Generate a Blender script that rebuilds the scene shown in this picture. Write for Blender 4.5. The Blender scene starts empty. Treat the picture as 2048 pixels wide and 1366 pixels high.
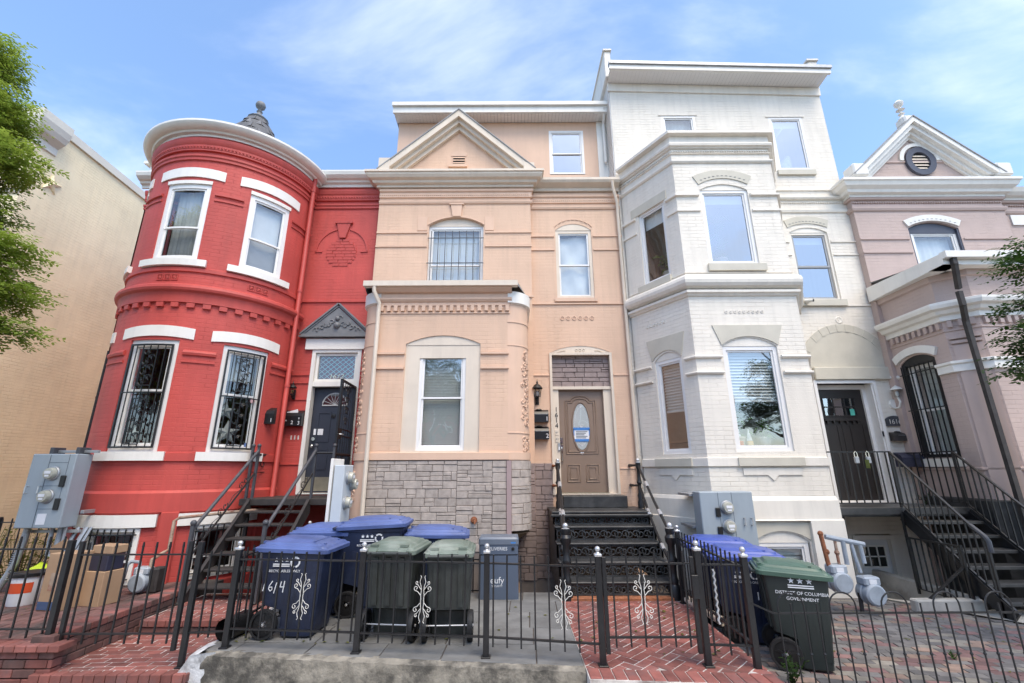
import bpy, math, random
import numpy as np
from mathutils import Vector, Matrix
random.seed(7)
R = math.radians
sc = bpy.context.scene
col = sc.collection

# ------------------------------------------------------------------ camera, sky, sun, exposure
cam_d = bpy.data.cameras.new('camera')
cam = bpy.data.objects.new('camera', cam_d); col.objects.link(cam); sc.camera = cam
cam_d.sensor_width = 36.0; cam_d.lens = 895.0 / 2048 * 36; cam_d.clip_start = 0.05; cam_d.clip_end = 3000
cam.location = (0, 0, 1.70)
cam.rotation_mode = 'XYZ'
cam.matrix_world = Matrix.Translation((0, 0, 1.70)) @ Matrix.Rotation(R(90 + 16.0), 4, 'X') @ Matrix.Rotation(R(-0.26), 4, 'Z')

SUN_EL, SUN_AZ = 60.0, 153.0      # azimuth clockwise from +Y (the houses face -Y): high behind the camera, to its right
world = bpy.data.worlds.new('World'); sc.world = world; world.use_nodes = True
wn, wl = world.node_tree.nodes, world.node_tree.links
wn.clear()
def wnode(t, **k):
    n = wn.new(t)
    for a, b in k.items(): setattr(n, a, b)
    return n
w_out = wnode('ShaderNodeOutputWorld'); w_bg = wnode('ShaderNodeBackground'); w_bg.inputs[1].default_value = 0.15
sky = wnode('ShaderNodeTexSky', sky_type='NISHITA', sun_disc=False, sun_elevation=R(SUN_EL), sun_rotation=R(SUN_AZ), altitude=50, air_density=1.0, dust_density=2.0, ozone_density=1.2)
w_tc = wnode('ShaderNodeTexCoord')
# thin clouds: a sheet of noise seen in perspective (direction divided by its height)
w_sep = wnode('ShaderNodeSeparateXYZ'); wl.new(w_tc.outputs['Generated'], w_sep.inputs[0])
w_h = wnode('ShaderNodeMath', operation='MAXIMUM'); w_h.inputs[1].default_value = 0.06; wl.new(w_sep.outputs[2], w_h.inputs[0])
w_dx = wnode('ShaderNodeMath', operation='DIVIDE'); wl.new(w_sep.outputs[0], w_dx.inputs[0]); wl.new(w_h.outputs[0], w_dx.inputs[1])
w_dy = wnode('ShaderNodeMath', operation='DIVIDE'); wl.new(w_sep.outputs[1], w_dy.inputs[0]); wl.new(w_h.outputs[0], w_dy.inputs[1])
w_cmb = wnode('ShaderNodeCombineXYZ'); wl.new(w_dx.outputs[0], w_cmb.inputs[0]); wl.new(w_dy.outputs[0], w_cmb.inputs[1]); w_cmb.inputs[2].default_value = 3.3
w_map = wnode('ShaderNodeMapping'); w_map.inputs['Rotation'].default_value = (0, 0, R(24)); w_map.inputs['Scale'].default_value = (0.8, 1.5, 1); wl.new(w_cmb.outputs[0], w_map.inputs[0])
w_n = wnode('ShaderNodeTexNoise'); w_n.inputs['Scale'].default_value = 1.15; w_n.inputs['Detail'].default_value = 7; w_n.inputs['Roughness'].default_value = 0.56; w_n.inputs['Distortion'].default_value = 0.35
wl.new(w_map.outputs[0], w_n.inputs['Vector'])
w_r = wnode('ShaderNodeMapRange'); w_r.interpolation_type = 'SMOOTHSTEP'
w_r.inputs[1].default_value = 0.46; w_r.inputs[2].default_value = 0.86; w_r.inputs[3].default_value = 0.0; w_r.inputs[4].default_value = 0.8; wl.new(w_n.outputs[0], w_r.inputs[0])
w_mix = wnode('ShaderNodeMix', data_type='RGBA'); w_mix.inputs['B'].default_value = (5.6, 5.9, 6.4, 1)
w_tint = wnode('ShaderNodeMix', data_type='RGBA', blend_type='MULTIPLY'); w_tint.inputs['Factor'].default_value = 1.0; w_tint.inputs['B'].default_value = (1.16, 1.30, 1.40, 1)
wl.new(sky.outputs[0], w_tint.inputs['A']); wl.new(w_r.outputs[0], w_mix.inputs['Factor']); wl.new(w_tint.outputs['Result'], w_mix.inputs['A'])
wl.new(w_mix.outputs['Result'], w_bg.inputs[0]); wl.new(w_bg.outputs[0], w_out.inputs[0])

sun_d = bpy.data.lights.new('sun', 'SUN'); sun_d.energy = 1.5; sun_d.angle = R(34); sun_d.color = (1, 0.82, 0.60)
sun = bpy.data.objects.new('sun', sun_d); col.objects.link(sun)
az, el = R(SUN_AZ), R(SUN_EL)
sdir = Vector((math.sin(az) * math.cos(el), math.cos(az) * math.cos(el), math.sin(el)))
sun.rotation_euler = sdir.to_track_quat('Z', 'Y').to_euler(); sun.location = sdir * 40

vs = sc.view_settings
sc.display_settings.display_device = 'sRGB'
vs.view_transform = 'Standard'; vs.look = 'None'; vs.gamma = 1.0; vs.exposure = 0.86; vs.use_curve_mapping = False
sc.render.engine = 'CYCLES'
cy = sc.cycles
cy.use_denoising = True; cy.max_bounces = 6; cy.diffuse_bounces = 3; cy.glossy_bounces = 3; cy.transparent_max_bounces = 8; cy.transmission_bounces = 3
cy.caustics_reflective = False; cy.caustics_refractive = False; cy.sample_clamp_indirect = 6

# ------------------------------------------------------------------ materials
MATS = {}
def mk(name, color, rough=0.6, var=0.10, vscale=2.5, bump=0.0, bscale=60.0, metal=0.0, brick=None, brick_h=0.0025, streak=0.0,
       spots=None, objvar=0.0, spec=0.5, col2=None, c2scale=3.0, c2lo=0.45, c2hi=0.65, bdist=0.004):
    m = bpy.data.materials.new(name); m.use_nodes = True; MATS[name] = m
    nt = m.node_tree; N, L = nt.nodes, nt.links
    b = N['Principled BSDF']
    b.inputs['Roughness'].default_value = rough; b.inputs['Metallic'].default_value = metal; b.inputs['Specular IOR Level'].default_value = spec
    geo = N.new('ShaderNodeNewGeometry'); pos = geo.outputs['Position']
    rgb = N.new('ShaderNodeRGB'); rgb.outputs[0].default_value = (*color, 1); cur = rgb.outputs[0]
    def mult(cur, fac_out, lo, hi, inlo=0.3, inhi=0.7):
        mr = N.new('ShaderNodeMapRange'); mr.inputs[1].default_value = inlo; mr.inputs[2].default_value = inhi
        mr.inputs[3].default_value = lo; mr.inputs[4].default_value = hi; L.new(fac_out, mr.inputs[0])
        mx = N.new('ShaderNodeMix'); mx.data_type = 'RGBA'; mx.blend_type = 'MULTIPLY'; mx.inputs['Factor'].default_value = 1
        L.new(cur, mx.inputs['A']); L.new(mr.outputs[0], mx.inputs['B']); return mx.outputs['Result']
    def noise(scale, detail=4, vec=None, rough_=0.55):
        n = N.new('ShaderNodeTexNoise'); n.inputs['Scale'].default_value = scale; n.inputs['Detail'].default_value = detail; n.inputs['Roughness'].default_value = rough_
        L.new(vec or pos, n.inputs['Vector']); return n.outputs[0]
    if col2 is not None:
        mr = N.new('ShaderNodeMapRange'); mr.interpolation_type = 'SMOOTHSTEP'; mr.inputs[1].default_value = c2lo; mr.inputs[2].default_value = c2hi; L.new(noise(c2scale, 8, None, 0.65), mr.inputs[0])
        mx = N.new('ShaderNodeMix'); mx.data_type = 'RGBA'; mx.inputs['B'].default_value = (*col2, 1)
        L.new(mr.outputs[0], mx.inputs['Factor']); L.new(cur, mx.inputs['A']); cur = mx.outputs['Result']
    if var: cur = mult(cur, noise(vscale, 6), 1 - var, 1 + var)
    if streak:
        mp = N.new('ShaderNodeMapping'); mp.inputs['Scale'].default_value = (9, 9, 0.8); L.new(pos, mp.inputs[0])
        cur = mult(cur, noise(1.0, 5, mp.outputs[0]), 1 - streak, 1.0, 0.3, 0.55)
    if objvar:
        oi = N.new('ShaderNodeObjectInfo'); cur = mult(cur, oi.outputs['Random'], 1 - objvar, 1 + objvar, 0, 1)
    if spots:
        (sc_, thr, scol, stretch) = spots
        mp = N.new('ShaderNodeMapping'); mp.inputs['Scale'].default_value = stretch; L.new(pos, mp.inputs[0])
        mr = N.new('ShaderNodeMapRange'); mr.inputs[1].default_value = thr; mr.inputs[2].default_value = thr + 0.02
        L.new(noise(sc_, 3, mp.outputs[0]), mr.inputs[0])
        mx = N.new('ShaderNodeMix'); mx.data_type = 'RGBA'; mx.inputs['B'].default_value = (*scol, 1)
        L.new(mr.outputs[0], mx.inputs['Factor']); L.new(cur, mx.inputs['A']); cur = mx.outputs['Result']
    height = None
    if brick:
        uv = N.new('ShaderNodeUVMap')
        # mortar lines wander a little, some joints are painted shut
        nz = N.new('ShaderNodeTexNoise'); nz.inputs['Scale'].default_value = 7; L.new(pos, nz.inputs['Vector'])
        av = N.new('ShaderNodeVectorMath'); av.operation = 'MULTIPLY_ADD'; av.inputs[1].default_value = (0.010, 0.010, 0); L.new(nz.outputs['Color'], av.inputs[0]); L.new(uv.outputs[0], av.inputs[2])
        bt = N.new('ShaderNodeTexBrick'); bt.inputs['Scale'].default_value = 1.0
        bt.inputs['Brick Width'].default_value = brick[0]; bt.inputs['Row Height'].default_value = brick[1]
        bt.inputs['Mortar Size'].default_value = 0.005; bt.inputs['Mortar Smooth'].default_value = 0.8; bt.offset = 0.5
        L.new(av.outputs[0], bt.inputs['Vector'])
        inv = N.new('ShaderNodeMath'); inv.operation = 'SUBTRACT'; inv.inputs[0].default_value = 1; L.new(bt.outputs['Fac'], inv.inputs[1])
        fade = N.new('ShaderNodeMapRange'); fade.inputs[1].default_value = 0.35; fade.inputs[2].default_value = 0.62; fade.inputs[3].default_value = 0.1; fade.inputs[4].default_value = 1.0
        L.new(noise(1.7, 5), fade.inputs[0])
        mm = N.new('ShaderNodeMath'); mm.operation = 'MULTIPLY'; L.new(inv.outputs[0], mm.inputs[0]); L.new(fade.outputs[0], mm.inputs[1])
        height = mm.outputs[0]
        bp = N.new('ShaderNodeBump'); bp.inputs['Strength'].default_value = 1.0; bp.inputs['Distance'].default_value = brick_h; L.new(height, bp.inputs['Height'])
        last = bp.outputs[0]
    else: last = None
    if bump:
        bp2 = N.new('ShaderNodeBump'); bp2.inputs['Strength'].default_value = bump; bp2.inputs['Distance'].default_value = bdist
        L.new(noise(bscale, 5), bp2.inputs['Height'])
        if last: L.new(last, bp2.inputs['Normal'])
        last = bp2.outputs[0]
    if last: L.new(last, b.inputs['Normal'])
    L.new(cur, b.inputs['Base Color'])
    return m
BR = (0.30, 0.075)
mk('red_paint', (0.50, 0.068, 0.054), 0.62, 0.13, 0.9, 0.45, 45, brick=BR, brick_h=0.0048, streak=0.11, spots=(2.6, 0.80, (0.62, 0.16, 0.14), (1, 1, 1)))
mk('red_trim', (0.485, 0.066, 0.052), 0.58, 0.10, 1.5, 0.3, 50, streak=0.12)
mk('peach_paint', (0.69, 0.465, 0.325), 0.65, 0.07, 0.9, 0.35, 45, brick=BR, brick_h=0.0036, streak=0.07)
mk('peach_trim', (0.69, 0.465, 0.33), 0.6, 0.06, 1.5, 0.2, 50, streak=0.05)
mk('cream_trim', (0.69, 0.59, 0.475), 0.55, 0.06, 2.0, 0.15, 60, streak=0.08)
mk('white_paint', (0.78, 0.72, 0.625), 0.65, 0.06, 0.9, 0.5, 40, brick=BR, brick_h=0.0065, streak=0.07, spots=(5.5, 0.775, (0.30, 0.26, 0.23), (1, 1, 3.5)))
mk('white_trim', (0.78, 0.725, 0.635), 0.6, 0.06, 1.5, 0.3, 40, streak=0.08)
mk('bright_white', (0.79, 0.76, 0.70), 0.45, 0.04, 2.0, 0.12, 60, streak=0.06)
mk('stone_lintel', (0.56, 0.52, 0.43), 0.7, 0.08, 3, 0.3, 60)
mk('mauve_paint', (0.50, 0.385, 0.34), 0.65, 0.09, 0.9, 0.4, 45, brick=BR, brick_h=0.0055, streak=0.05)
mk('mauve_trim', (0.49, 0.375, 0.33), 0.6, 0.06, 1.5, 0.2, 50)
mk('yellow_paint', (0.92, 0.78, 0.51), 0.65, 0.10, 0.7, 0.5, 40, brick=BR, brick_h=0.006, streak=0.06, spots=(3.0, 0.765, (0.30, 0.12, 0.08), (1, 1, 2.2)))
mk('yellow_trim', (0.70, 0.66, 0.56), 0.6, 0.06, 1.5, 0.2, 50)
mk('navy_paint', (0.055, 0.06, 0.085), 0.5, 0.1, 3, 0.1, 60)
mk('slate', (0.13, 0.13, 0.135), 0.7, 0.2, 6, 0.4, 60, objvar=0.25)
mk('lead', (0.17, 0.175, 0.18), 0.6, 0.15, 5, 0.25, 60)
mk('roofing', (0.30, 0.30, 0.30), 0.8, 0.1, 3)
mk('vinyl', (0.80, 0.78, 0.75), 0.35, 0.02, 2)
mk('vinyl_dark', (0.33, 0.335, 0.34), 0.45, 0.04, 2)
mk('stone_veneer', (0.40, 0.34, 0.295), 0.8, 0.20, 11, 0.9, 42, objvar=0.10, bdist=0.006)
mk('stone_brown', (0.28, 0.22, 0.205), 0.8, 0.15, 9, 0.7, 38, objvar=0.10, bdist=0.005)
mk('stone_grout', (0.20, 0.17, 0.155), 0.9, 0.1, 9)
mk('pink_strip', (0.36, 0.26, 0.25), 0.7, 0.06, 4)
mk('black_iron', (0.012, 0.012, 0.013), 0.42, 0.25, 12, 0.25, 90)
mk('grey_iron', (0.062, 0.064, 0.072), 0.5, 0.2, 10, 0.3, 90)
mk('dark_brown_iron', (0.035, 0.03, 0.028), 0.7, 0.3, 10, 0.4, 90)
mk('black_stair', (0.030, 0.031, 0.032), 0.45, 0.3, 7, 0.3, 80, col2=(0.05, 0.05, 0.05), c2scale=4)
mk('silver', (0.55, 0.55, 0.55), 0.35, 0.08, 9, 0.2, 80, metal=0.6)
mk('scroll_white', (0.62, 0.60, 0.55), 0.5, 0.08, 9)
mk('brass', (0.55, 0.42, 0.18), 0.3, 0.1, 9, metal=1.0)
mk('chrome', (0.7, 0.7, 0.68), 0.2, 0.05, 9, metal=1.0)
mk('rust', (0.27, 0.10, 0.045), 0.85, 0.35, 20, 0.6, 80)
mk('galv', (0.36, 0.37, 0.38), 0.45, 0.12, 9, 0.1, 80, metal=0.5)
mk('pipe_tan', (0.36, 0.27, 0.20), 0.7, 0.25, 9, 0.3, 80, col2=(0.24, 0.09, 0.05), c2scale=6)
mk('meter_blue', (0.31, 0.355, 0.385), 0.45, 0.05, 3, 0.05, 80, streak=0.05)
mk('meter_pale', (0.52, 0.56, 0.58), 0.45, 0.05, 3, 0.05, 80)
mk('meter_seam', (0.10, 0.12, 0.14), 0.6, 0.05)
mk('meter_glass', (0.42, 0.41, 0.34), 0.10, 0.15, 14)
mk('gas_grey', (0.33, 0.37, 0.41), 0.5, 0.15, 8, 0.2, 60)
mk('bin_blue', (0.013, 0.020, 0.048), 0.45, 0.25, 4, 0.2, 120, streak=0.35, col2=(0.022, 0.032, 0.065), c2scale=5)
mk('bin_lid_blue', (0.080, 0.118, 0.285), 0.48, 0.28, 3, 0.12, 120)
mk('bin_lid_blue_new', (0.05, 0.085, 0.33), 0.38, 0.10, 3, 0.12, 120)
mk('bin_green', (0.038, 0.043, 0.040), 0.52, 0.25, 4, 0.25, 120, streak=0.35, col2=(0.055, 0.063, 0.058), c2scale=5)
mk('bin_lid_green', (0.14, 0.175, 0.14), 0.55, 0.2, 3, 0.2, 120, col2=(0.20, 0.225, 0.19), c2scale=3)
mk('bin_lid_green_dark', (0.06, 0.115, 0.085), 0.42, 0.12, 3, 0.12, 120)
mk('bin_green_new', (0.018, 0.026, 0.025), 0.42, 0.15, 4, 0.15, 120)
mk('rubber', (0.013, 0.013, 0.014), 0.6, 0.2, 9, 0.2, 90)
mk('print_white', (0.72, 0.74, 0.76), 0.55, 0.10, 14)
mk('print_faint', (0.30, 0.33, 0.38), 0.6, 0.2, 14)
mk('box_slate', (0.085, 0.11, 0.155), 0.4, 0.06, 3)
mk('box_slate_top', (0.13, 0.155, 0.195), 0.4, 0.06, 3)
mk('black_plastic', (0.010, 0.010, 0.011), 0.35, 0.1, 8)
mk('navy_box', (0.03, 0.032, 0.055), 0.4, 0.1, 8)
mk('paper', (0.74, 0.74, 0.75), 0.7, 0.04, 9)
mk('tape_blue', (0.05, 0.20, 0.52), 0.6, 0.08, 20)
mk('lime', (0.55, 0.68, 0.03), 0.6, 0.1, 9)
mk('cardboard', (0.36, 0.235, 0.14), 0.8, 0.1, 5, 0.15, 60)
mk('cardboard_print', (0.05, 0.08, 0.16), 0.8, 0.1, 5)
mk('bucket_white', (0.72, 0.73, 0.74), 0.4, 0.05, 5)
mk('bucket_red', (0.62, 0.09, 0.03), 0.45, 0.06, 8)
mk('taupe_door', (0.235, 0.165, 0.12), 0.42, 0.06, 3, 0.05, 60)
mk('navy_door', (0.030, 0.034, 0.050), 0.4, 0.12, 3, 0.05, 60)
mk('brown_door', (0.022, 0.017, 0.015), 0.42, 0.12, 6, 0.1, 60)
mk('kick_plate', (0.30, 0.27, 0.20), 0.35, 0.15, 6, metal=0.5)
mk('grey_door', (0.66, 0.66, 0.65), 0.5, 0.06, 3)
mk('dark_room', (0.10, 0.10, 0.10), 0.9, 0.1, 3)
mk('curtain', (0.78, 0.79, 0.80), 0.85, 0.05, 4)
mk('curtain_grey', (0.50, 0.51, 0.50), 0.85, 0.08, 4)
mk('blind', (0.74, 0.76, 0.72), 0.6, 0.04, 4)
mk('brick_red', (0.225, 0.078, 0.063), 0.85, 0.22, 8, 0.5, 70, objvar=0.28, col2=(0.17, 0.085, 0.078), c2scale=2.2)
mk('brick_dark', (0.145, 0.072, 0.062), 0.9, 0.25, 8, 0.5, 70, objvar=0.25, col2=(0.07, 0.055, 0.05), c2scale=1.6)
mk('mortar', (0.56, 0.52, 0.48), 0.95, 0.2, 9, 0.4, 60, col2=(0.24, 0.20, 0.18), c2scale=3)
mk('mortar_dark', (0.10, 0.085, 0.075), 0.95, 0.25, 9, 0.4, 60)
for i, c in enumerate([(0.155, 0.145, 0.138), (0.20, 0.115, 0.108), (0.235, 0.165, 0.13), (0.115, 0.108, 0.105), (0.215, 0.195, 0.165), (0.145, 0.085, 0.082)]):
    mk('paver%d' % i, c, 0.85, 0.22, 9, 0.5, 70, objvar=0.18)
mk('bluestone', (0.165, 0.165, 0.16), 0.8, 0.22, 3.5, 0.35, 30, objvar=0.12, col2=(0.135, 0.135, 0.13), c2scale=1.8)
mk('concrete', (0.40, 0.38, 0.34), 0.9, 0.2, 3, 0.5, 40, col2=(0.27, 0.25, 0.22), c2scale=2.5)
mk('concrete_old', (0.27, 0.245, 0.20), 0.95, 0.3, 7, 0.9, 26, col2=(0.085, 0.078, 0.066), c2scale=3.4, c2lo=0.40, c2hi=0.60, bdist=0.012)
mk('whitewash', (0.60, 0.61, 0.62), 0.9, 0.2, 8, 0.8, 30, col2=(0.28, 0.28, 0.28), c2scale=5, bdist=0.01)
mk('asphalt', (0.05, 0.05, 0.052), 0.9, 0.2, 5, 0.5, 120)
mk('earth', (0.09, 0.075, 0.055), 0.95, 0.25, 5, 0.6, 30)
mk('sidewalk', (0.50, 0.47, 0.43), 0.9, 0.1, 2, 0.3, 80)
mk('far_brick', (0.32, 0.07, 0.05), 0.9, 0.15, 3)
mk('bark', (0.10, 0.075, 0.055), 0.9, 0.2, 8, 0.8, 30)
mk('terracotta', (0.55, 0.50, 0.42), 0.7, 0.08, 8)
mk('plaid', (0.34, 0.38, 0.46), 0.8, 0.25, 14)
mk('green_sticker', (0.08, 0.42, 0.33), 0.5, 0.05)
mk('pink_sticker', (0.70, 0.45, 0.47), 0.5, 0.05)
mk('blue_sticker', (0.13, 0.20, 0.42), 0.5, 0.05)
mk('amber', (0.75, 0.5, 0.22), 0.25, 0.1, 30)

def leafmat(name, c, c2):
    m = mk(name, c, 0.5, 0.25, 3, objvar=0.0, col2=c2, c2scale=1.6)
    nt = m.node_tree; N, L = nt.nodes, nt.links
    b = N['Principled BSDF']; out = N['Material Output']
    tr = N.new('ShaderNodeBsdfTranslucent'); mx = N.new('ShaderNodeMixShader'); mx.inputs[0].default_value = 0.52
    src = b.inputs['Base Color'].links[0].from_socket; L.new(src, tr.inputs[0])
    L.new(b.outputs[0], mx.inputs[1]); L.new(tr.outputs[0], mx.inputs[2]); L.new(mx.outputs[0], out.inputs[0])
leafmat('leaf_lime', (0.27, 0.36, 0.055), (0.15, 0.235, 0.035))
leafmat('leaf_mid', (0.055, 0.115, 0.02), (0.035, 0.075, 0.015))
leafmat('leaf_house', (0.13, 0.26, 0.04), (0.07, 0.16, 0.03))
leafmat('leaf_yellow', (0.20, 0.20, 0.035), (0.10, 0.13, 0.025))

def glassmat(name, tint, refl, wav=0.35):
    m = bpy.data.materials.new(name); m.use_nodes = True; MATS[name] = m
    nt = m.node_tree; N, L = nt.nodes, nt.links; N.clear()
    o = N.new('ShaderNodeOutputMaterial'); t = N.new('ShaderNodeBsdfTransparent'); t.inputs[0].default_value = (*tint, 1)
    g = N.new('ShaderNodeBsdfGlossy'); g.inputs['Roughness'].default_value = 0.015; g.inputs[0].default_value = (0.93, 0.96, 1, 1)
    lw = N.new('ShaderNodeLayerWeight'); lw.inputs[0].default_value = 0.5
    pw = N.new('ShaderNodeMath'); pw.operation = 'POWER'; pw.inputs[1].default_value = 4.0; L.new(lw.outputs['Facing'], pw.inputs[0])
    f = N.new('ShaderNodeMapRange'); f.inputs[3].default_value = refl; f.inputs[4].default_value = 1.0; L.new(pw.outputs[0], f.inputs[0])   # Fresnel, the same from both sides
    n = N.new('ShaderNodeTexNoise'); n.inputs['Scale'].default_value = 2.2; n.inputs['Detail'].default_value = 1
    ge = N.new('ShaderNodeNewGeometry'); L.new(ge.outputs['Position'], n.inputs['Vector'])
    bp = N.new('ShaderNodeBump'); bp.inputs['Strength'].default_value = wav; bp.inputs['Distance'].default_value = 0.012; L.new(n.outputs[0], bp.inputs['Height'])
    L.new(bp.outputs[0], g.inputs['Normal'])
    mx = N.new('ShaderNodeMixShader'); L.new(f.outputs[0], mx.inputs[0]); L.new(t.outputs[0], mx.inputs[1]); L.new(g.outputs[0], mx.inputs[2]); L.new(mx.outputs[0], o.inputs[0])
glassmat('glass', (0.86, 0.89, 0.88), 0.14)
glassmat('glass_bright', (0.90, 0.92, 0.92), 0.26, 0.5)
glassmat('glass_sky', (0.60, 0.66, 0.70), 0.36)
glassmat('glass_screen', (0.60, 0.62, 0.63), 0.08)

# ------------------------------------------------------------------ mesh helpers
def lk(o, parent=None):
    col.objects.link(o)
    if parent is not None: o.parent = parent
    return o
def tag(o, label=None, cat=None, group=None, kind=None):
    if label: o['label'] = label
    if cat: o['category'] = cat
    if group: o['group'] = group
    if kind: o['kind'] = kind
    return o
def thing(name, label, cat, loc=(0, 0, 0), rz=0.0, group=None):
    o = bpy.data.objects.new(name, None); o.empty_display_size = 0.1; col.objects.link(o)
    o.location = loc; o.rotation_euler = (0, 0, rz)
    return tag(o, label, cat, group)

class MB:
    def __init__(s): s.v = []; s.f = []; s.uv = []
    def face(s, pts, uvs=None):
        n = len(s.v); s.v.extend([tuple(p) for p in pts]); s.f.append(tuple(range(n, n + len(pts)))); s.uv.append(uvs); return s
    def box(s, x0, x1, y0, y1, z0, z1):
        p = [(x0, y0, z0), (x1, y0, z0), (x1, y1, z0), (x0, y1, z0), (x0, y0, z1), (x1, y0, z1), (x1, y1, z1), (x0, y1, z1)]
        for f in ((0, 1, 5, 4), (1, 2, 6, 5), (2, 3, 7, 6), (3, 0, 4, 7), (4, 5, 6, 7), (3, 2, 1, 0)): s.face([p[i] for i in f])
        return s
    def cbox(s, x0, x1, y0, y1, z0, z1, b=0.01):                    # box with chamfered edges
        c = []
        for X, sx in ((x0, 1), (x1, -1)):
            for Y, sy in ((y0, 1), (y1, -1)):
                for Z, sz in ((z0, 1), (z1, -1)):
                    c.append(((X, Y + sy * b, Z + sz * b), (X + sx * b, Y, Z + sz * b), (X + sx * b, Y + sy * b, Z)))
        cc = Vector(((x0 + x1) / 2, (y0 + y1) / 2, (z0 + z1) / 2))
        def add(pts):
            a, b_, c_ = Vector(pts[0]), Vector(pts[1]), Vector(pts[2])
            nrm = (b_ - a).cross(c_ - a); ctr = sum((Vector(p) for p in pts), Vector()) / len(pts)
            s.face(pts if nrm.dot(ctr - cc) > 0 else pts[::-1])
        I = lambda x, y, z: x * 4 + y * 2 + z
        for k in (0, 1):
            add([c[I(k, 0, 0)][0], c[I(k, 1, 0)][0], c[I(k, 1, 1)][0], c[I(k, 0, 1)][0]])
            add([c[I(0, k, 0)][1], c[I(1, k, 0)][1], c[I(1, k, 1)][1], c[I(0, k, 1)][1]])
            add([c[I(0, 0, k)][2], c[I(1, 0, k)][2], c[I(1, 1, k)][2], c[I(0, 1, k)][2]])
        for a in (0, 1):
            for d in (0, 1):
                add([c[I(a, d, 0)][0], c[I(a, d, 1)][0], c[I(a, d, 1)][1], c[I(a, d, 0)][1]])
                add([c[I(a, 0, d)][0], c[I(a, 1, d)][0], c[I(a, 1, d)][2], c[I(a, 0, d)][2]])
                add([c[I(0, a, d)][1], c[I(1, a, d)][1], c[I(1, a, d)][2], c[I(0, a, d)][2]])
        for i in range(8): add(list(c[i]))
        return s
    def bar(s, a, b, w, h=None, up=(0, 0, 1)):                      # rectangular bar from a to b
        a, b = Vector(a), Vector(b); h = h or w; d = (b - a).normalized()
        up = Vector(up)
        if abs(d.dot(up)) > 0.97: up = Vector((0, 1, 0))
        x = d.cross(up).normalized() * w / 2; z = x.cross(d).normalized() * h / 2
        A = [a - x - z, a + x - z, a + x + z, a - x + z]; B = [p + (b - a) for p in A]
        for i in range(4): s.face([A[i], B[i], B[(i + 1) % 4], A[(i + 1) % 4]])
        s.face(A); s.face(B[::-1]); return s
    def tube(s, pts, r, n=8, caps=True):
        P = [Vector(p) for p in pts]; rings = []
        rr = r if isinstance(r, (list, tuple)) else [r] * len(P)
        nrm = None
        for i, p in enumerate(P):
            d = (P[min(i + 1, len(P) - 1)] - P[max(i - 1, 0)]).normalized()
            if nrm is None:
                t = Vector((0, 0, 1)) if abs(d.z) < 0.9 else Vector((0, 1, 0)); nrm = d.cross(t).normalized()
            else:
                nrm = (nrm - d * nrm.dot(d)).normalized()
            bn = d.cross(nrm)
            rings.append([p + (nrm * math.cos(2 * math.pi * k / n) + bn * math.sin(2 * math.pi * k / n)) * rr[i] for k in range(n)])
        for i in range(len(P) - 1):
            for k in range(n): s.face([rings[i][k], rings[i][(k + 1) % n], rings[i + 1][(k + 1) % n], rings[i + 1][k]])
        if caps: s.face(rings[0][::-1]); s.face(rings[-1])
        return s
    def lathe(s, prof, c=(0, 0, 0), n=16, axis='Z', a0=0.0, a1=360.0):  # prof [(r, h)]
        c = Vector(c); rows = []
        full = abs(a1 - a0) >= 360
        m = n if full else n + 1
        for r, h in prof:
            row = []
            for k in range(m):
                t = R(a0 + (a1 - a0) * k / n); x, y = r * math.cos(t), r * math.sin(t)
                row.append(c + (Vector((x, y, h)) if axis == 'Z' else Vector((x, h, y)) if axis == 'Y' else Vector((h, x, y))))
            rows.append(row)
        for i in range(len(rows) - 1):
            for k in range(n):
                k2 = (k + 1) % m
                s.face([rows[i][k], rows[i][k2], rows[i + 1][k2], rows[i + 1][k]])
        return s
    def loft(s, secs, cap0=True, cap1=True):
        for a, b in zip(secs, secs[1:]):
            n = len(a)
            for k in range(n): s.face([a[k], a[(k + 1) % n], b[(k + 1) % n], b[k]])
        if cap0: s.face(secs[0][::-1])
        if cap1: s.face(secs[-1])
        return s
    def build(s, name, m, parent=None, smooth=None, loc=None):
        V, idx = [], {}
        F = []
        UV = []
        for f, uv in zip(s.f, s.uv):
            g = []
            for i in f:
                p = s.v[i]; k = (round(p[0], 4), round(p[1], 4), round(p[2], 4))
                if k not in idx: idx[k] = len(V); V.append(p)
                g.append(idx[k])
            if len(set(g)) < 3: continue
            if len(set(g)) < len(g):
                h, hu = [], []
                for q_, i in enumerate(g):
                    if i not in h: h.append(i); hu.append(uv[q_] if uv else None)
                g = h; uv = hu if uv else None
            F.append(g); UV.append(uv)
        me = bpy.data.meshes.new(name); me.from_pydata(V, [], F)
        ul = me.uv_layers.new(name='UVMap'); dat = []
        for p, uv in zip(me.polygons, UV):
            if uv: dat.extend([c for q_ in uv for c in q_])
            else:
                n = p.normal; ax = max(range(3), key=lambda i: abs(n[i]))
                for i in p.vertices:
                    x = me.vertices[i].co; dat.extend((x[1], x[2]) if ax == 0 else (x[0], x[2]) if ax == 1 else (x[0], x[1]))
        ul.data.foreach_set('uv', dat)
        me.materials.append(MATS[m])
        if smooth:
            me.polygons.foreach_set('use_smooth', [True] * len(me.polygons)); me.set_sharp_from_angle(angle=R(smooth))
        o = bpy.data.objects.new(name, me); lk(o, parent)
        if loc: o.location = loc
        return o

def rrect(cx, cy, lx, ly, r, z, n=4):
    pts = []
    for qx, qy, a in ((1, -1, -90), (1, 1, 0), (-1, 1, 90), (-1, -1, 180)):
        for k in range(n + 1):
            t = R(a + 90 * k / n); pts.append((cx + qx * (lx / 2 - r) + r * math.cos(t), cy + qy * (ly / 2 - r) + r * math.sin(t), z))
    return pts

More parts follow.
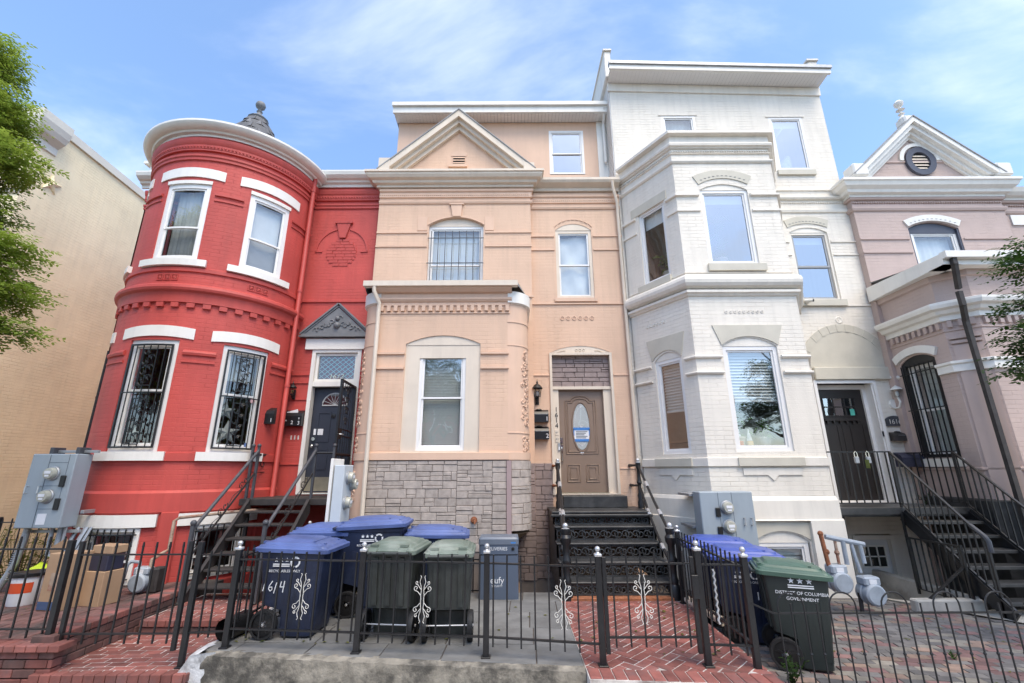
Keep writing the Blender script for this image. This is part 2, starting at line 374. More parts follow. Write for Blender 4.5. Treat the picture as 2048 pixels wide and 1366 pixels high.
# ---- surfaces with coordinates u (along), w (out towards the street), v (up)
class Flat:
    deg = False
    def __init__(s, ox, oy, tx=1.0, ty=0.0):
        l = math.hypot(tx, ty); s.o = (ox, oy); s.t = (tx / l, ty / l); s.n = (ty / l, -tx / l)
    def P(s, u, w, v): return (s.o[0] + u * s.t[0] + w * s.n[0], s.o[1] + u * s.t[1] + w * s.n[1], v)
    def s(s, u): return u
    def cuts(s, u0, u1): return [u0, u1]
class Cyl:                                                          # u in degrees, 0 faces the street
    deg = True
    def __init__(s, cx, cy, r, step=5.0): s.c = (cx, cy); s.r = r; s.st = step
    def P(s, u, w, v): return (s.c[0] + (s.r + w) * math.sin(R(u)), s.c[1] - (s.r + w) * math.cos(R(u)), v)
    def s(s, u): return R(u) * s.r
    def cuts(s, u0, u1):
        n = max(1, math.ceil(abs(u1 - u0) / s.st)); return [u0 + (u1 - u0) * i / n for i in range(n + 1)]

def m_quad(mb, M, pts):                                            # pts [(u,w,v)]
    mb.face([M.P(*p) for p in pts], [(M.s(p[0]), p[2]) for p in pts])
def m_sweep(mb, M, u0, u1, prof, caps=True):                        # prof [(w,v)] bottom -> top
    us = M.cuts(u0, u1)
    for a, b in zip(us, us[1:]):
        for (w0, v0), (w1, v1) in zip(prof, prof[1:]):
            mb.face([M.P(a, w0, v0), M.P(b, w0, v0), M.P(b, w1, v1), M.P(a, w1, v1)], [(M.s(a), v0 + w0), (M.s(b), v0 + w0), (M.s(b), v1 + w1), (M.s(a), v1 + w1)])
    if caps:
        mb.face([M.P(u0, w, v) for w, v in prof][::-1]); mb.face([M.P(u1, w, v) for w, v in prof])
def m_box(mb, M, u0, u1, w0, w1, v0, v1, back=False):
    m_sweep(mb, M, u0, u1, [(w0, v0), (w1, v0), (w1, v1), (w0, v1)] + ([(w0, v0)] if back else []))
def m_poly(mb, M, out, w0, w1):                                     # prism on a flat surface, outline [(u,v)] counter-clockwise from the street
    mb.face([M.P(u, w1, v) for u, v in out], [(M.s(u), v) for u, v in out])
    for (a, b), (c, d) in zip(out, out[1:] + out[:1]): mb.face([M.P(c, w1, d), M.P(a, w1, b), M.P(a, w0, b), M.P(c, w0, d)])
def arc(u0, u1, v, rise, n=10):                                     # segmental arch points left -> right
    a = (u1 - u0) / 2; uc = (u0 + u1) / 2; rad = (a * a + rise * rise) / (2 * rise)
    return [(u0 + (u1 - u0) * i / n, v + math.sqrt(max(0, rad * rad - (u0 + (u1 - u0) * i / n - uc) ** 2)) - (rad - rise)) for i in range(n + 1)]
def m_wall(mb, M, u0, u1, v0, v1, holes=(), depth=0.12, w=0.0):
    """wall face with rectangular or arched openings (u0,u1,v0,v1[,rise]) and their reveals"""
    H = [(h[0], h[1], h[2], h[3] + (h[4] if len(h) > 4 else 0)) for h in holes]
    us = sorted({u0, u1, *[x for h in H for x in h[:2] if u0 < x < u1]}); vsn = sorted({v0, v1, *[x for h in H for x in h[2:4] if v0 < x < v1]})
    for a, b in zip(us, us[1:]):
        for c, d in zip(vsn, vsn[1:]):
            mu, mv = (a + b) / 2, (c + d) / 2
            if any(h[0] < mu < h[1] and h[2] < mv < h[3] for h in H): continue
            cu = M.cuts(a, b)
            for p, q_ in zip(cu, cu[1:]): m_quad(mb, M, [(p, w, c), (q_, w, c), (q_, w, d), (p, w, d)])
    for h in holes:
        a, b, c, d = h[:4]; rise = h[4] if len(h) > 4 else 0
        m_quad(mb, M, [(a, w, c), (a, w, d), (a, w - depth, d), (a, w - depth, c)]); m_quad(mb, M, [(b, w, d), (b, w, c), (b, w - depth, c), (b, w - depth, d)])
        cu = M.cuts(a, b)
        for p, q_ in zip(cu, cu[1:]): m_quad(mb, M, [(q_, w, c), (p, w, c), (p, w - depth, c), (q_, w - depth, c)])
        if rise:
            A = arc(a, b, d, rise)
            for (p, pv), (q_, qv) in zip(A, A[1:]):
                m_quad(mb, M, [(p, w, pv), (q_, w, qv), (q_, w, d + rise), (p, w, d + rise)])
                m_quad(mb, M, [(p, w, pv), (p, w - depth, pv), (q_, w - depth, qv), (q_, w, qv)])
        else:
            for p, q_ in zip(cu, cu[1:]): m_quad(mb, M, [(p, w, d), (q_, w, d), (q_, w - depth, d), (p, w - depth, d)])

def frame4(mb, M, a, b, c, d, t, w0, w1, tb=None):                  # four bars round an opening
    tb = tb or t; tu = math.degrees(t / M.r) if M.deg else t
    m_box(mb, M, a, a + tu, w0, w1, c, d); m_box(mb, M, b - tu, b, w0, w1, c, d)
    m_box(mb, M, a + tu, b - tu, w0, w1, d - t, d); m_box(mb, M, a + tu, b - tu, w0, w1, c, c + tb)
def cloth(mb, M, a, b, c, d, w, amp, n, seed=0):                    # hanging cloth with folds
    rnd = random.Random(seed); ph = [rnd.uniform(0, 6.3) for _ in range(4)]
    off = lambda t: amp * (math.sin(t * 21 + ph[0]) * 0.5 + math.sin(t * 47 + ph[1]) * 0.35 + math.sin(t * 9 + ph[2]) * 0.4)
    for i in range(n):
        t0, t1 = i / n, (i + 1) / n
        m_quad(mb, M, [(a + (b - a) * t0, w + off(t0), c), (a + (b - a) * t1, w + off(t1), c), (a + (b - a) * t1, w + off(t1) * 0.6, d), (a + (b - a) * t0, w + off(t0) * 0.6, d)])

def window(M, house, a, b, c, d, w=-0.06, t=0.05, rise=0.0, frame='vinyl', kind='double', glass='glass', inside=None, mid=None, screen=False, seed=0, sash_m=None, head='vinyl', thin=None):
    """sash window filling a..b, c..d (d = spring line if arched); house > window > head, sash, pane, blind"""
    mb = MB(); frame4(mb, M, a, b, c, d, t, w - 0.06, w, t); win = mb.build('window', frame, house)
    if rise:
        mb = MB(); A = arc(a, b, d, rise)
        m_poly(mb, M, [(a, d), (b, d)] + A[1:-1][::-1], w - 0.06, w + 0.01); mb.build('window_head', head, win)
    tu = math.degrees(t / M.r) if M.deg else t
    ia, ib, ic, id_ = a + tu, b - tu, c + t, d - t
    s = thin or 0.034; su = math.degrees(s / M.r) if M.deg else s
    sm = sash_m or frame
    if kind == 'double':
        mid = mid or (ic + id_) / 2
        mb = MB(); frame4(mb, M, ia, ib, mid - 0.02, id_, s, w - 0.045, w - 0.02); mb.build('sash', sm, win)
        mb = MB(); frame4(mb, M, ia, ib, ic, mid + 0.012, s, w - 0.062, w - 0.038); mb.build('sash', sm, win)
        mb = MB(); m_quad(mb, M, [(ia + su, w - 0.034, mid), (ib - su, w - 0.034, mid), (ib - su, w - 0.034, id_ - s), (ia + su, w - 0.034, id_ - s)]); mb.build('pane', glass, win)
        mb = MB(); m_quad(mb, M, [(ia + su, w - 0.050, ic + s), (ib - su, w - 0.050, ic + s), (ib - su, w - 0.050, mid - 0.02), (ia + su, w - 0.050, mid - 0.02)]); mb.build('pane', 'glass_screen' if screen else glass, win)
    else:
        mb = MB(); frame4(mb, M, ia, ib, ic, id_, s, w - 0.05, w - 0.02); mb.build('sash', sm, win)
        mb = MB(); m_quad(mb, M, [(ia + su, w - 0.036, ic + s), (ib - su, w - 0.036, ic + s), (ib - su, w - 0.036, id_ - s), (ia + su, w - 0.036, id_ - s)]); mb.build('pane', glass, win)
    if inside:
        what, frac = inside; v0 = id_ - (id_ - ic) * frac
        mb = MB()
        if what in ('curtain', 'curtain_grey'):
            cloth(mb, M, ia, ib, v0, id_, w - 0.16, 0.02, 40, seed); mb.build('curtain', what, win, smooth=60)
        elif what == 'shade':
            m_quad(mb, M, [(ia, w - 0.12, v0), (ib, w - 0.12, v0), (ib, w - 0.12, id_), (ia, w - 0.12, id_)]); mb.build('shade', 'curtain', win)
        else:                                                       # slatted blind
            sp = 0.028 if what == 'mini' else 0.055; z = id_ - sp
            while z > v0:
                o_ = 0.56; m_sweep(mb, M, ia, ib, [(w - 0.13 - sp * 0.42, z + sp * o_), (w - 0.13 + sp * 0.42, z - sp * o_ * 0.9)], caps=False); z -= sp
            m_box(mb, M, ia, ib, w - 0.15, w - 0.11, v0 - 0.03, v0)
            o = mb.build('blind', 'blind', win)
    return win

def grille(M, house, a, b, c, d, w, n, mids=(), r=0.008, mat='black_iron', frame=True, over=0.0, name='window_grille', scroll=None):
    mb = MB(); rr = r
    ru = math.degrees(rr / M.r) if M.deg else rr
    for i in range(n):
        u = a + (b - a) * (i + 0.5) / n if not frame else a + (b - a) * (i + 1) / (n + 1)
        m_box(mb, M, u - ru, u + ru, w, w + 2 * rr, c, d + over, True)
    if frame:
        frame4(mb, M, a, b, c, d, 0.028, w - 0.01, w + 0.02)
    for v in mids: m_box(mb, M, a, b, w + 2 * rr, w + 2 * rr + 0.012, v - 0.009, v + 0.009, True)
    if scroll:
        for (uc, v0, v1, hw) in scroll:
            k = (1 / R(1) / M.r) if M.deg else 1
            n_ = int((v1 - v0) / 0.085)
            for i in range(n_):
                vc = v0 + (i + 0.5) * (v1 - v0) / n_; sgn = 1 if i % 2 else -1
                pts = []
                for j in range(16):
                    t = j / 15 * 4.6 + (0 if sgn > 0 else 3.14); rad = 0.055 * (1 - j / 20)
                    pts.append(M.P(uc + k * (sgn * hw * 0.35 + rad * math.cos(t)), w + 0.012, vc + rad * math.sin(t)))
                mb.tube(pts, 0.009, 5)
                for q_ in range(3):
                    t = q_ * 2.1 + i; mb.tube([M.P(uc + k * (sgn * hw * 0.3), w + 0.012, vc), M.P(uc + k * (sgn * hw * 0.3 + 0.05 * math.cos(t)), w + 0.012, vc + 0.05 * math.sin(t))], [0.012, 0.003], 5)
            m_box(mb, M, uc - k * hw - ru, uc - k * hw + ru, w, w + 0.014, v0, v1, True); m_box(mb, M, uc + k * hw - ru, uc + k * hw + ru, w, w + 0.014, v0, v1, True)
            m_box(mb, M, uc - k * hw, uc + k * hw, w, w + 0.014, v0 - 0.008, v0 + 0.008, True); m_box(mb, M, uc - k * hw, uc + k * hw, w, w + 0.014, v1 - 0.008, v1 + 0.008, True)
    return mb.build(name, mat, house)

def text(parent, name, s, size, loc, rot, mat, ext=0.001, align='CENTER', sx=1.0, shear=0.0):
    cu = bpy.data.curves.new(name, 'FONT'); cu.body = s; cu.size = size; cu.extrude = ext; cu.align_x = align; cu.align_y = 'CENTER'; cu.shear = shear; cu.resolution_u = 3
    t = bpy.data.objects.new(name, cu); col.objects.link(t)
    me = bpy.data.meshes.new_from_object(t.evaluated_get(bpy.context.evaluated_depsgraph_get())); me.name = name
    bpy.data.objects.remove(t); bpy.data.curves.remove(cu)
    me.materials.clear(); me.materials.append(MATS[mat])
    o = bpy.data.objects.new(name, me); lk(o, parent); o.location = loc; o.rotation_euler = rot; o.scale = (sx, 1, 1)
    return o
FRONT = (R(90), 0, 0)

def balls(mb, c, r, n=8):
    m = max(4, n // 2); mb.lathe([(r * math.sin(math.pi * i / m), -r * math.cos(math.pi * i / m)) for i in range(m + 1)], c, n)
def copy_tree(o, parent=None, label=None):
    c = o.copy(); col.objects.link(c); c.parent = parent
    if label: c['label'] = label
    for ch in list(o.children): copy_tree(ch, c)
    return c

def psweep(mb, path, prof, caps=True, back=False):
    """sweep a profile [(w, v)] along a plan polyline [(x, y)] running left -> right as seen from the street, mitred"""
    n = len(path); nm = []
    seg = []
    for (a, b), (c, d) in zip(path, path[1:]):
        l = math.hypot(c - a, d - b); seg.append(((d - b) / l, -(c - a) / l, l))
    for i in range(n):
        if i == 0: m = seg[0][:2]
        elif i == n - 1: m = seg[-1][:2]
        else:
            p, q_ = seg[i - 1], seg[i]; mx, my = p[0] + q_[0], p[1] + q_[1]; k = 2 / (mx * mx + my * my); m = (mx * k, my * k)
        nm.append(m)
    s_ = [0]
    for g in seg: s_.append(s_[-1] + g[2])
    Q = lambda i, w, v: (path[i][0] + nm[i][0] * w, path[i][1] + nm[i][1] * w, v)
    for i in range(n - 1):
        for (w0, v0), (w1, v1) in zip(prof, prof[1:]):
            mb.face([Q(i, w0, v0), Q(i + 1, w0, v0), Q(i + 1, w1, v1), Q(i, w1, v1)], [(s_[i], v0 + w0), (s_[i + 1], v0 + w0), (s_[i + 1], v1 + w1), (s_[i], v1 + w1)])
    if caps: mb.face([Q(0, w, v) for w, v in prof][::-1]); mb.face([Q(n - 1, w, v) for w, v in prof])
def rect_prof(w0, w1, v0, v1): return [(w0, v0), (w1, v0), (w1, v1), (w0, v1)]
def beads(mb, pts, r):
    for p in pts: mb.lathe([(0, -r), (r * .8, -r * .55), (r, 0), (r * .8, r * .55), (0, r)], p, 6)

# ------------------------------------------------------------------ ground
def struct(mb, name, m, parent=None, smooth=None):
    o = mb.build(name, m, parent, smooth)
    if parent is None: tag(o, kind='structure')
    return o
struct(MB().face([(-900, -900, -0.66), (900, -900, -0.66), (900, 900, -0.66), (-900, 900, -0.66)]), 'ground', 'earth')
struct(MB().face([(-120, -9.5, -0.53), (120, -9.5, -0.53), (120, 0.6, -0.53), (-120, 0.6, -0.53)]), 'road', 'asphalt')
mb = MB(); mb.cbox(-60, 60, 0.6, 4.45, -0.66, -0.40, 0.015); struct(mb, 'sidewalk', 'sidewalk')
mb = MB(); mb.cbox(-60, 60, -13.5, -9.5, -0.66, -0.40, 0.015); struct(mb, 'sidewalk', 'sidewalk')

# ------------------------------------------------------------------ red rowhouse with the round tower
red = thing('red_rowhouse', 'red painted brick rowhouse with a round corner tower and white window trim', 'house', (-5.7, 9, 0))
red.location = (0, 0, 0)
MW = Flat(0, 9.0); T = Cyl(-6.1, 8.9, 1.6)
PW, PT = (-93, 93), None
wins = [(0, 15), (52.4, 14), (-56, 14)]
holes = []
for c_, h_ in wins: holes += [(c_ - h_, c_ + h_, 5.35, 7.0), (c_ - h_, c_ + h_, 2.0, 3.86), (c_ - h_, c_ + h_, 0.10, 0.88)]
mb = MB(); m_wall(mb, T, -92, 92, -0.6, 8.05, holes, 0.14); mb.build('tower_wall', 'red_paint', red, smooth=30)
mb = MB(); m_wall(mb, MW, -8.4, -7.66, -0.6, 8.1); m_wall(mb, MW, -4.6, -3.0, -0.6, 8.1, [(-4.10, -3.15, 1.27, 4.13)], 0.18)
mb.box(-8.4, -8.1, 9.0, 19, -0.6, 8.45); mb.box(-8.1, -3.0, 18.8, 19, -0.6, 8.4); mb.build('wall', 'red_paint', red)
mb = MB(); mb.box(-8.38, -3.02, 9.05, 18.9, 8.2, 8.3); mb.build('roof', 'roofing', red)
def tb(prof, m='red_trim', a=-91, b=91, name='string_course'):
    mb = MB(); m_sweep(mb, T, a, b, prof); return mb.build(name, m, red, smooth=30)
def wb(prof, m='red_trim', a=-4.62, b=-3.0, name='string_course'):
    mb = MB(); m_sweep(mb, MW, a, b, prof); return mb.build(name, m, red)
head = [(0, 7.44), (0.03, 7.45), (0.03, 7.50), (0.05, 7.52), (0.05, 7.56), (0, 7.57)]
head2 = [(0, 7.64), (0.045, 7.65), (0.045, 7.68), (0.055, 7.69), (0.055, 7.77), (0.075, 7.80), (0.095, 7.87), (0.095, 7.90), (0, 7.93)]
crown = [(0.0, 8.0), (0.04, 8.0), (0.05, 8.06), (0.11, 8.08), (0.13, 8.12), (0.19, 8.14), (0.255, 8.19), (0.28, 8.26), (0.28, 8.29), (0.255, 8.29), (0.24, 8.24), (0, 8.26)]
crown_t = [(0.0, 7.97), (0.04, 7.97), (0.05, 8.01), (0.11, 8.02), (0.13, 8.05), (0.19, 8.06), (0.255, 8.10), (0.28, 8.14), (0.28, 8.18), (0.255, 8.18), (0.24, 8.15), (0, 8.17)]
for f in (tb, wb): f(head); f(head2); f(crown_t if f is tb else crown, 'bright_white', name='cornice')
wb(head2, a=-8.4, b=-7.66); wb(head, a=-8.4, b=-7.66); wb(crown, 'bright_white', -8.55, -7.66, name='cornice')
mb = MB(); m_box(mb, MW, -8.4, -7.7, 0.0, 0.12, 8.25, 8.62); m_box(mb, MW, -8.5, -7.7, 0, 0.2, 8.55, 8.62); mb.build('parapet_end', 'bright_white', red)
mb = MB(); m_box(mb, MW, -4.6, -3.02, -0.1, 0.05, 8.27, 8.45); mb.build('flashing', 'galv', red)
mb = MB()
beads(mb, [T.P(a / 10, 0.052, 7.72) for a in range(-880, 890, 21)] + [MW.P(-4.55 + i * 0.06, 0.052, 7.72) for i in range(26)], 0.022); mb.build('bead_course', 'red_trim', red, smooth=60)
for a, b in ((-38, -18), (18, 35), (69, 91), (-91, -74)):
    tb([(0, 6.70), (0.035, 6.71), (0.035, 6.75), (0, 6.77)], a=a, b=b); tb([(0, 6.59), (0.02, 6.60), (0.02, 6.63), (0, 6.64)], a=a, b=b)
    tb([(0, 3.60), (0.03, 3.61), (0.04, 3.65), (0.03, 3.68), (0, 3.70)], a=a, b=b); tb([(0, 3.47), (0.02, 3.48), (0.02, 3.51), (0, 3.52)], a=a, b=b)
tb([(0, 5.12), (0.03, 5.13), (0.03, 5.20), (0, 5.22)])
tb([(0, 4.53), (0.045, 4.54), (0.045, 4.68), (0.06, 4.72), (0.105, 4.75), (0.12, 4.79), (0.11, 4.84), (0.07, 4.87), (0.03, 4.89), (0.03, 4.92), (0, 4.93)])
tb([(0, 1.85), (0.03, 1.86), (0.03, 1.985), (0, 1.995)]); tb([(0, -0.55), (0.055, -0.55), (0.055, 1.08), (0.035, 1.09), (0.035, 1.37), (0, 1.41)], a=-91, b=-23.5, name='plinth')
for a, b in ((23.5, 31.5), (74, 91)): tb([(0, -0.55), (0.055, -0.55), (0.055, 1.08), (0.035, 1.09), (0.035, 1.37), (0, 1.41)], a=a, b=b, name='plinth')
for a, b in ((-23.5, 23.5), (31.5, 74)): tb([(0, 1.08), (0.035, 1.09), (0.035, 1.37), (0, 1.41)], a=a, b=b, name='plinth'); tb([(0, -0.55), (0.055, -0.55), (0.055, 0.02), (0, 0.04)], a=a, b=b, name='plinth')
for i in range(21):                                                 # dentils of the tower belt
    a = -86 + i * 8.6; mb = MB(); m_box(mb, T, a - 2.1, a + 2.1, 0, 0.045, 4.45, 4.53); mb.build('dentil', 'red_trim', red)
for c_, h_ in wins:                                                 # window trim and rosette panels
    for (v0, v1, e) in ((7.03, 7.23, 7.2), (3.88, 4.07, 7.2)):
        mb = MB(); us = T.cuts(c_ - h_ - e, c_ + h_ + e); n_ = len(us) - 1
        for k in range(n_):
            r0, r1 = [0.045 * (1 - ((u - c_) / (h_ + e)) ** 2) for u in (us[k], us[k + 1])]
            m_quad(mb, T, [(us[k], 0.022, v0 + r0), (us[k + 1], 0.022, v0 + r1), (us[k + 1], 0.022, v1 + r1), (us[k], 0.022, v1 + r0)])
            for (va, vb, up) in ((v1 + r0, v1 + r1, 1), (v0 + r0, v0 + r1, 0)):
                q4 = [(us[k], 0.022, va), (us[k + 1], 0.022, vb), (us[k + 1], 0, vb), (us[k], 0, va)]; m_quad(mb, T, q4 if up else q4[::-1])
        for u, s_ in ((us[0], 1), (us[-1], -1)):
            q4 = [(u, 0, v0), (u, 0.022, v0), (u, 0.022, v1), (u, 0, v1)]; m_quad(mb, T, q4 if s_ > 0 else q4[::-1])
        mb.build('lintel', 'bright_white', red, smooth=30)
    mb = MB(); m_box(mb, T, c_ - h_ - 6, c_ + h_ + 6, 0, 0.07, 5.23, 5.355); mb.build('sill', 'bright_white', red)
    mb = MB(); m_box(mb, T, c_ - h_ - 4.5, c_ + h_ + 4.5, 0, 0.07, 1.865, 2.005); mb.build('sill', 'bright_white', red)
    mb = MB(); m_box(mb, T, c_ - h_ - 7, c_ + h_ + 7, 0, 0.065, 0.88, 1.06); mb.build('lintel', 'bright_white', red)
    for k in (-1, 0, 1):
        mb = MB(); uc = c_ + k * 4.6; frame4(mb, T, uc - 2.0, uc + 2.0, 4.955, 5.07, 0.014, 0, 0.014)
        for j in range(8):
            t = j * math.pi / 4; mb.tube([T.P(uc, 0.006, 5.012), T.P(uc + 1.35 * math.cos(t), 0.006, 5.012 + 0.038 * math.sin(t))], [0.011, 0.006], 5)
        mb.build('rosette', 'red_trim', red)
up_in = [('curtain_grey', 0.97), ('shade', 0.98), ('curtain', 0.5)]
for i, (c_, h_) in enumerate(wins):
    window(T, red, c_ - h_, c_ + h_, 5.35, 6.93, -0.02, 0.085, inside=up_in[i], mid=6.03, screen=True, seed=i, glass='glass')
    mb = MB(); m_box(mb, T, c_ - h_ - 0.2, c_ + h_ + 0.2, -0.1, 0.015, 6.93, 7.0); mb.build('window_head', 'bright_white', red)
    window(T, red, c_ - h_, c_ + h_, 2.0, 3.86, -0.03, 0.11, inside=('curtain_grey', 0.3 if i else 0.0) if i == 1 else None, mid=3.0, glass='glass', seed=9 + i)
    k = math.degrees(1 / T.r)
    grille(T, red, c_ - h_ + 2.2, c_ + h_ - 2.2, 2.06, 3.78, 0.01, 5, (2.95,), 0.006, 'black_iron', scroll=[(c_ + 0.5, 3.07, 3.68, 0.11), (c_ + 0.5, 2.12, 2.85, 0.11)])
    window(T, red, c_ - h_, c_ + h_, 0.10, 0.88, -0.03, 0.07, kind='double', mid=0.40)
    mb = MB(); frame4(mb, T, c_ - h_ - 0.3, c_ + h_ + 0.3, 0.09, 0.88, 0.06, -0.05, 0.03); mb.build('window_surround', 'bright_white', red)
    grille(T, red, c_ - h_ + 0.5, c_ + h_ - 0.5, 0.10, 0.86, 0.04, 8, (0.17, 0.78), 0.007, 'black_iron', frame=False)
# stickers and star ornaments in the lower right tower window
mb = MB(); m_box(mb, T, 60.0, 61.6, -0.05, -0.045, 2.10, 2.18); mb.build('sticker', 'blue_sticker', red)
p = T.P(61, -0.05, 2.93); mb = MB(); mb.lathe([(0, -0.004), (0.045, -0.004), (0.045, 0)], p, 14, 'Y'); mb.build('sticker', 'pink_sticker', red)
for (u, v, s_) in ((47, 2.72, 0.17), (50, 2.35, 0.22), (-6, 2.3, 0.12)):
    mb = MB(); pts = []
    for j in range(10):
        t = math.pi / 2 + j * math.pi / 5; r_ = s_ * (1 if j % 2 == 0 else 0.42); pts.append((r_ * math.cos(t), r_ * math.sin(t)))
    c0 = Vector(T.P(u, -0.2, v)); tx = Vector((math.cos(R(u)), math.sin(R(u)), 0))
    for j in range(10):
        A, B = pts[j], pts[(j + 1) % 10]; nrm = Vector((math.sin(R(u)), -math.cos(R(u)), 0)) * 0.05
        mb.face([c0 + nrm, c0 + tx * A[0] + Vector((0, 0, A[1])), c0 + tx * B[0] + Vector((0, 0, B[1]))])
    mb.build('star_ornament', 'curtain_grey', red)
# turret roof: slate pieces and finial
prof = [(1.86, 8.16), (1.22, 8.30), (0.90, 8.62), (0.64, 9.02), (0.42, 9.42), (0.20, 9.80)]
mb = MB(); mb.lathe(prof, (-6.1, 8.9, 0), 32); rf = mb.build('turret_roof', 'slate', red)
for j in range(len(prof) - 1):
    (r0, z0), (r1, z1) = prof[j], prof[j + 1]
    for half in (0, 1):
        ra, za = r0 + (r1 - r0) * half / 2, z0 + (z1 - z0) * half / 2; rb, zb = r0 + (r1 - r0) * (half + 1.12) / 2, z0 + (z1 - z0) * (half + 1.12) / 2
        n_ = max(8, int(ra * 16))
        for k in range(n_):
            if not (-125 < 360 * (k + 0.5) / n_ - 180 < 125): continue
            a0, a1 = [R(360 * (k + 0.5 * (half % 2) + e) / n_ - 180) for e in (0.03, 0.97)]
            if j < 2: continue
            mb = MB(); Pc = lambda r_, a, z_: (-6.1 + r_ * math.sin(a), 8.9 - r_ * math.cos(a), z_)
            A = [Pc(ra + 0.022, a0, za + 0.01), Pc(ra + 0.022, a1, za + 0.01), Pc(rb + 0.006, a1, zb), Pc(rb + 0.006, a0, zb)]
            mb.face(A); mb.face([Pc(ra, a0, za), Pc(ra, a1, za), A[1], A[0]]); mb.build('slate_shingle', 'slate', rf)
mb = MB(); mb.lathe([(0.20, 9.78), (0.23, 9.83), (0.15, 9.91), (0.07, 9.97), (0.05, 10.04), (0.07, 10.07), (0.04, 10.1), (0.05, 10.15), (0.10, 10.20), (0.115, 10.26), (0.09, 10.33), (0.03, 10.37), (0, 10.37)], (-6.1, 8.9, 0), 12); mb.build('finial', 'lead', red, smooth=50)
# blind oculus over the door
mb = MB()
m_poly(mb, MW, [(-3.84, 6.70), (-3.71, 6.70), (-3.62, 7.06), (-3.93, 7.06)], 0, 0.045); m_box(mb, MW, -3.97, -3.58, 0, 0.06, 7.06, 7.11)
mb.build('keystone', 'red_trim', red)
mb = MB()
for r0, r1, w_ in ((0.55, 0.585, 0.02),):
    for k in range(24):
        t0, t1 = math.pi * k / 24, math.pi * (k + 1) / 24
        if 1.32 < (t0 + t1) / 2 < 1.82: continue
        m_poly(mb, MW, [(-3.775 + r0 * math.cos(t0), 6.37 + r0 * math.sin(t0)), (-3.775 + r1 * math.cos(t0), 6.37 + r1 * math.sin(t0)), (-3.775 + r1 * math.cos(t1), 6.37 + r1 * math.sin(t1)), (-3.775 + r0 * math.cos(t1), 6.37 + r0 * math.sin(t1))], 0, w_)
m_box(mb, MW, -4.36, -4.2, 0, 0.02, 6.355, 6.38); m_box(mb, MW, -3.35, -3.19, 0, 0.02, 6.355, 6.38); mb.build('blind_arch', 'red_trim', red)
for j in range(9):
    v0 = 6.02 + j * 0.074; hw = math.sqrt(max(0, 0.335 ** 2 - (v0 + 0.035 - 6.345) ** 2)); u = -3.775 - hw + (0 if j % 2 else -0.06)
    while u < -3.775 + hw - 0.03:
        a, b = max(u, -3.775 - hw), min(u + 0.2, -3.775 + hw)
        if b - a > 0.03: mb = MB(); m_box(mb, MW, a + 0.004, b - 0.004, 0, 0.011 + random.random() * 0.008, v0 + 0.004, v0 + 0.068); mb.build('brick', 'red_trim', red)
        u += 0.205
wb([(0, 5.16), (0.03, 5.17), (0.03, 5.21), (0, 5.23)])
for v in (3.585, 3.42, 3.08, 1.82):
    wb([(0, v - 0.012), (0.02, v - 0.01), (0.02, v + 0.01), (0, v + 0.012)], a=-4.58, b=-4.14); wb([(0, v - 0.012), (0.02, v - 0.01), (0.02, v + 0.01), (0, v + 0.012)], a=-3.10, b=-3.0)
# doorway
mb = MB(); m_poly(mb, MW, [(-4.37, 4.44), (-3.02, 4.44), (-3.67, 5.03)], 0, 0.07); m_box(mb, MW, -4.42, -3.01, 0, 0.13, 4.37, 4.405); m_box(mb, MW, -4.39, -3.01, 0, 0.10, 4.405, 4.445)
for (a, b) in (((-4.41, 4.43), (-3.67, 5.10)), ((-3.67, 5.10), (-3.01, 4.50))):
    dx, dz = b[0] - a[0], b[1] - a[1]; l = math.hypot(dx, dz); nx, nz = -dz / l, dx / l
    for t_, w_ in ((0.03, 0.11), (-0.035, 0.085)):
        A = [(a[0], a[1]), (b[0], b[1]), (b[0] + nx * t_, b[1] + nz * t_), (a[0] + nx * t_, a[1] + nz * t_)]
        m_poly(mb, MW, A if t_ > 0 else A[::-1], 0, w_)
ped = mb.build('pediment', 'lead', red)
mb = MB(); rnd = random.Random(3)
for s_ in (-1, 1):
    for i in range(7):
        u0, v0 = -3.67 + s_ * (0.05 + i * 0.065), 4.50 + max(0, 0.30 - i * 0.05) * rnd.uniform(0.3, 1); pts = []
        for j in range(10):
            t = j * 0.5 + i; r_ = 0.055 * (1 - j / 14); pts.append(MW.P(u0 + r_ * math.cos(t) * s_, 0.078, v0 + 0.03 + r_ * math.sin(t)))
        mb.tube(pts, 0.012, 5)
balls(mb, MW.P(-3.67, 0.07, 4.78), 0.055, 8); balls(mb, MW.P(-3.67, 0.07, 4.63), 0.075, 8)
mb.build('relief', 'lead', ped, smooth=50)
mb = MB(); m_box(mb, MW, -4.29, -3.0, 0, 0.05, 4.12, 4.345); mb.build('lintel', 'bright_white', red)
mb = MB(); frame4(mb, MW, -4.14, -3.12, 1.27, 4.13, 0.075, -0.14, 0.02, 0.02); m_box(mb, MW, -4.065, -3.195, -0.12, 0.0, 3.35, 3.45); mb.build('door_frame', 'bright_white', red)
mb = MB(); frame4(mb, MW, -4.06, -3.20, 3.45, 4.05, 0.055, -0.09, -0.03); tr = mb.build('transom', 'bright_white', red)
mb = MB(); m_quad(mb, MW, [(-4.0, -0.06, 3.5), (-3.25, -0.06, 3.5), (-3.25, -0.06, 4.0), (-4.0, -0.06, 4.0)]); mb.build('pane', 'glass', tr)
mb = MB()
for i in range(-6, 10):
    for s_ in (-1, 1):
        u0 = -4.0 + i * 0.12; t0, t1 = sorted(((-3.99 - u0) / (s_ * 0.55), (-3.26 - u0) / (s_ * 0.55)))
        t0, t1 = max(t0, 0.0), min(t1, 1.0)                         # clipped to the pane
        if t1 - t0 > 0.03: mb.bar(MW.P(u0 + s_ * 0.55 * t0, -0.075, 3.52 + 0.46 * t0), MW.P(u0 + s_ * 0.55 * t1, -0.075, 3.52 + 0.46 * t1), 0.008)
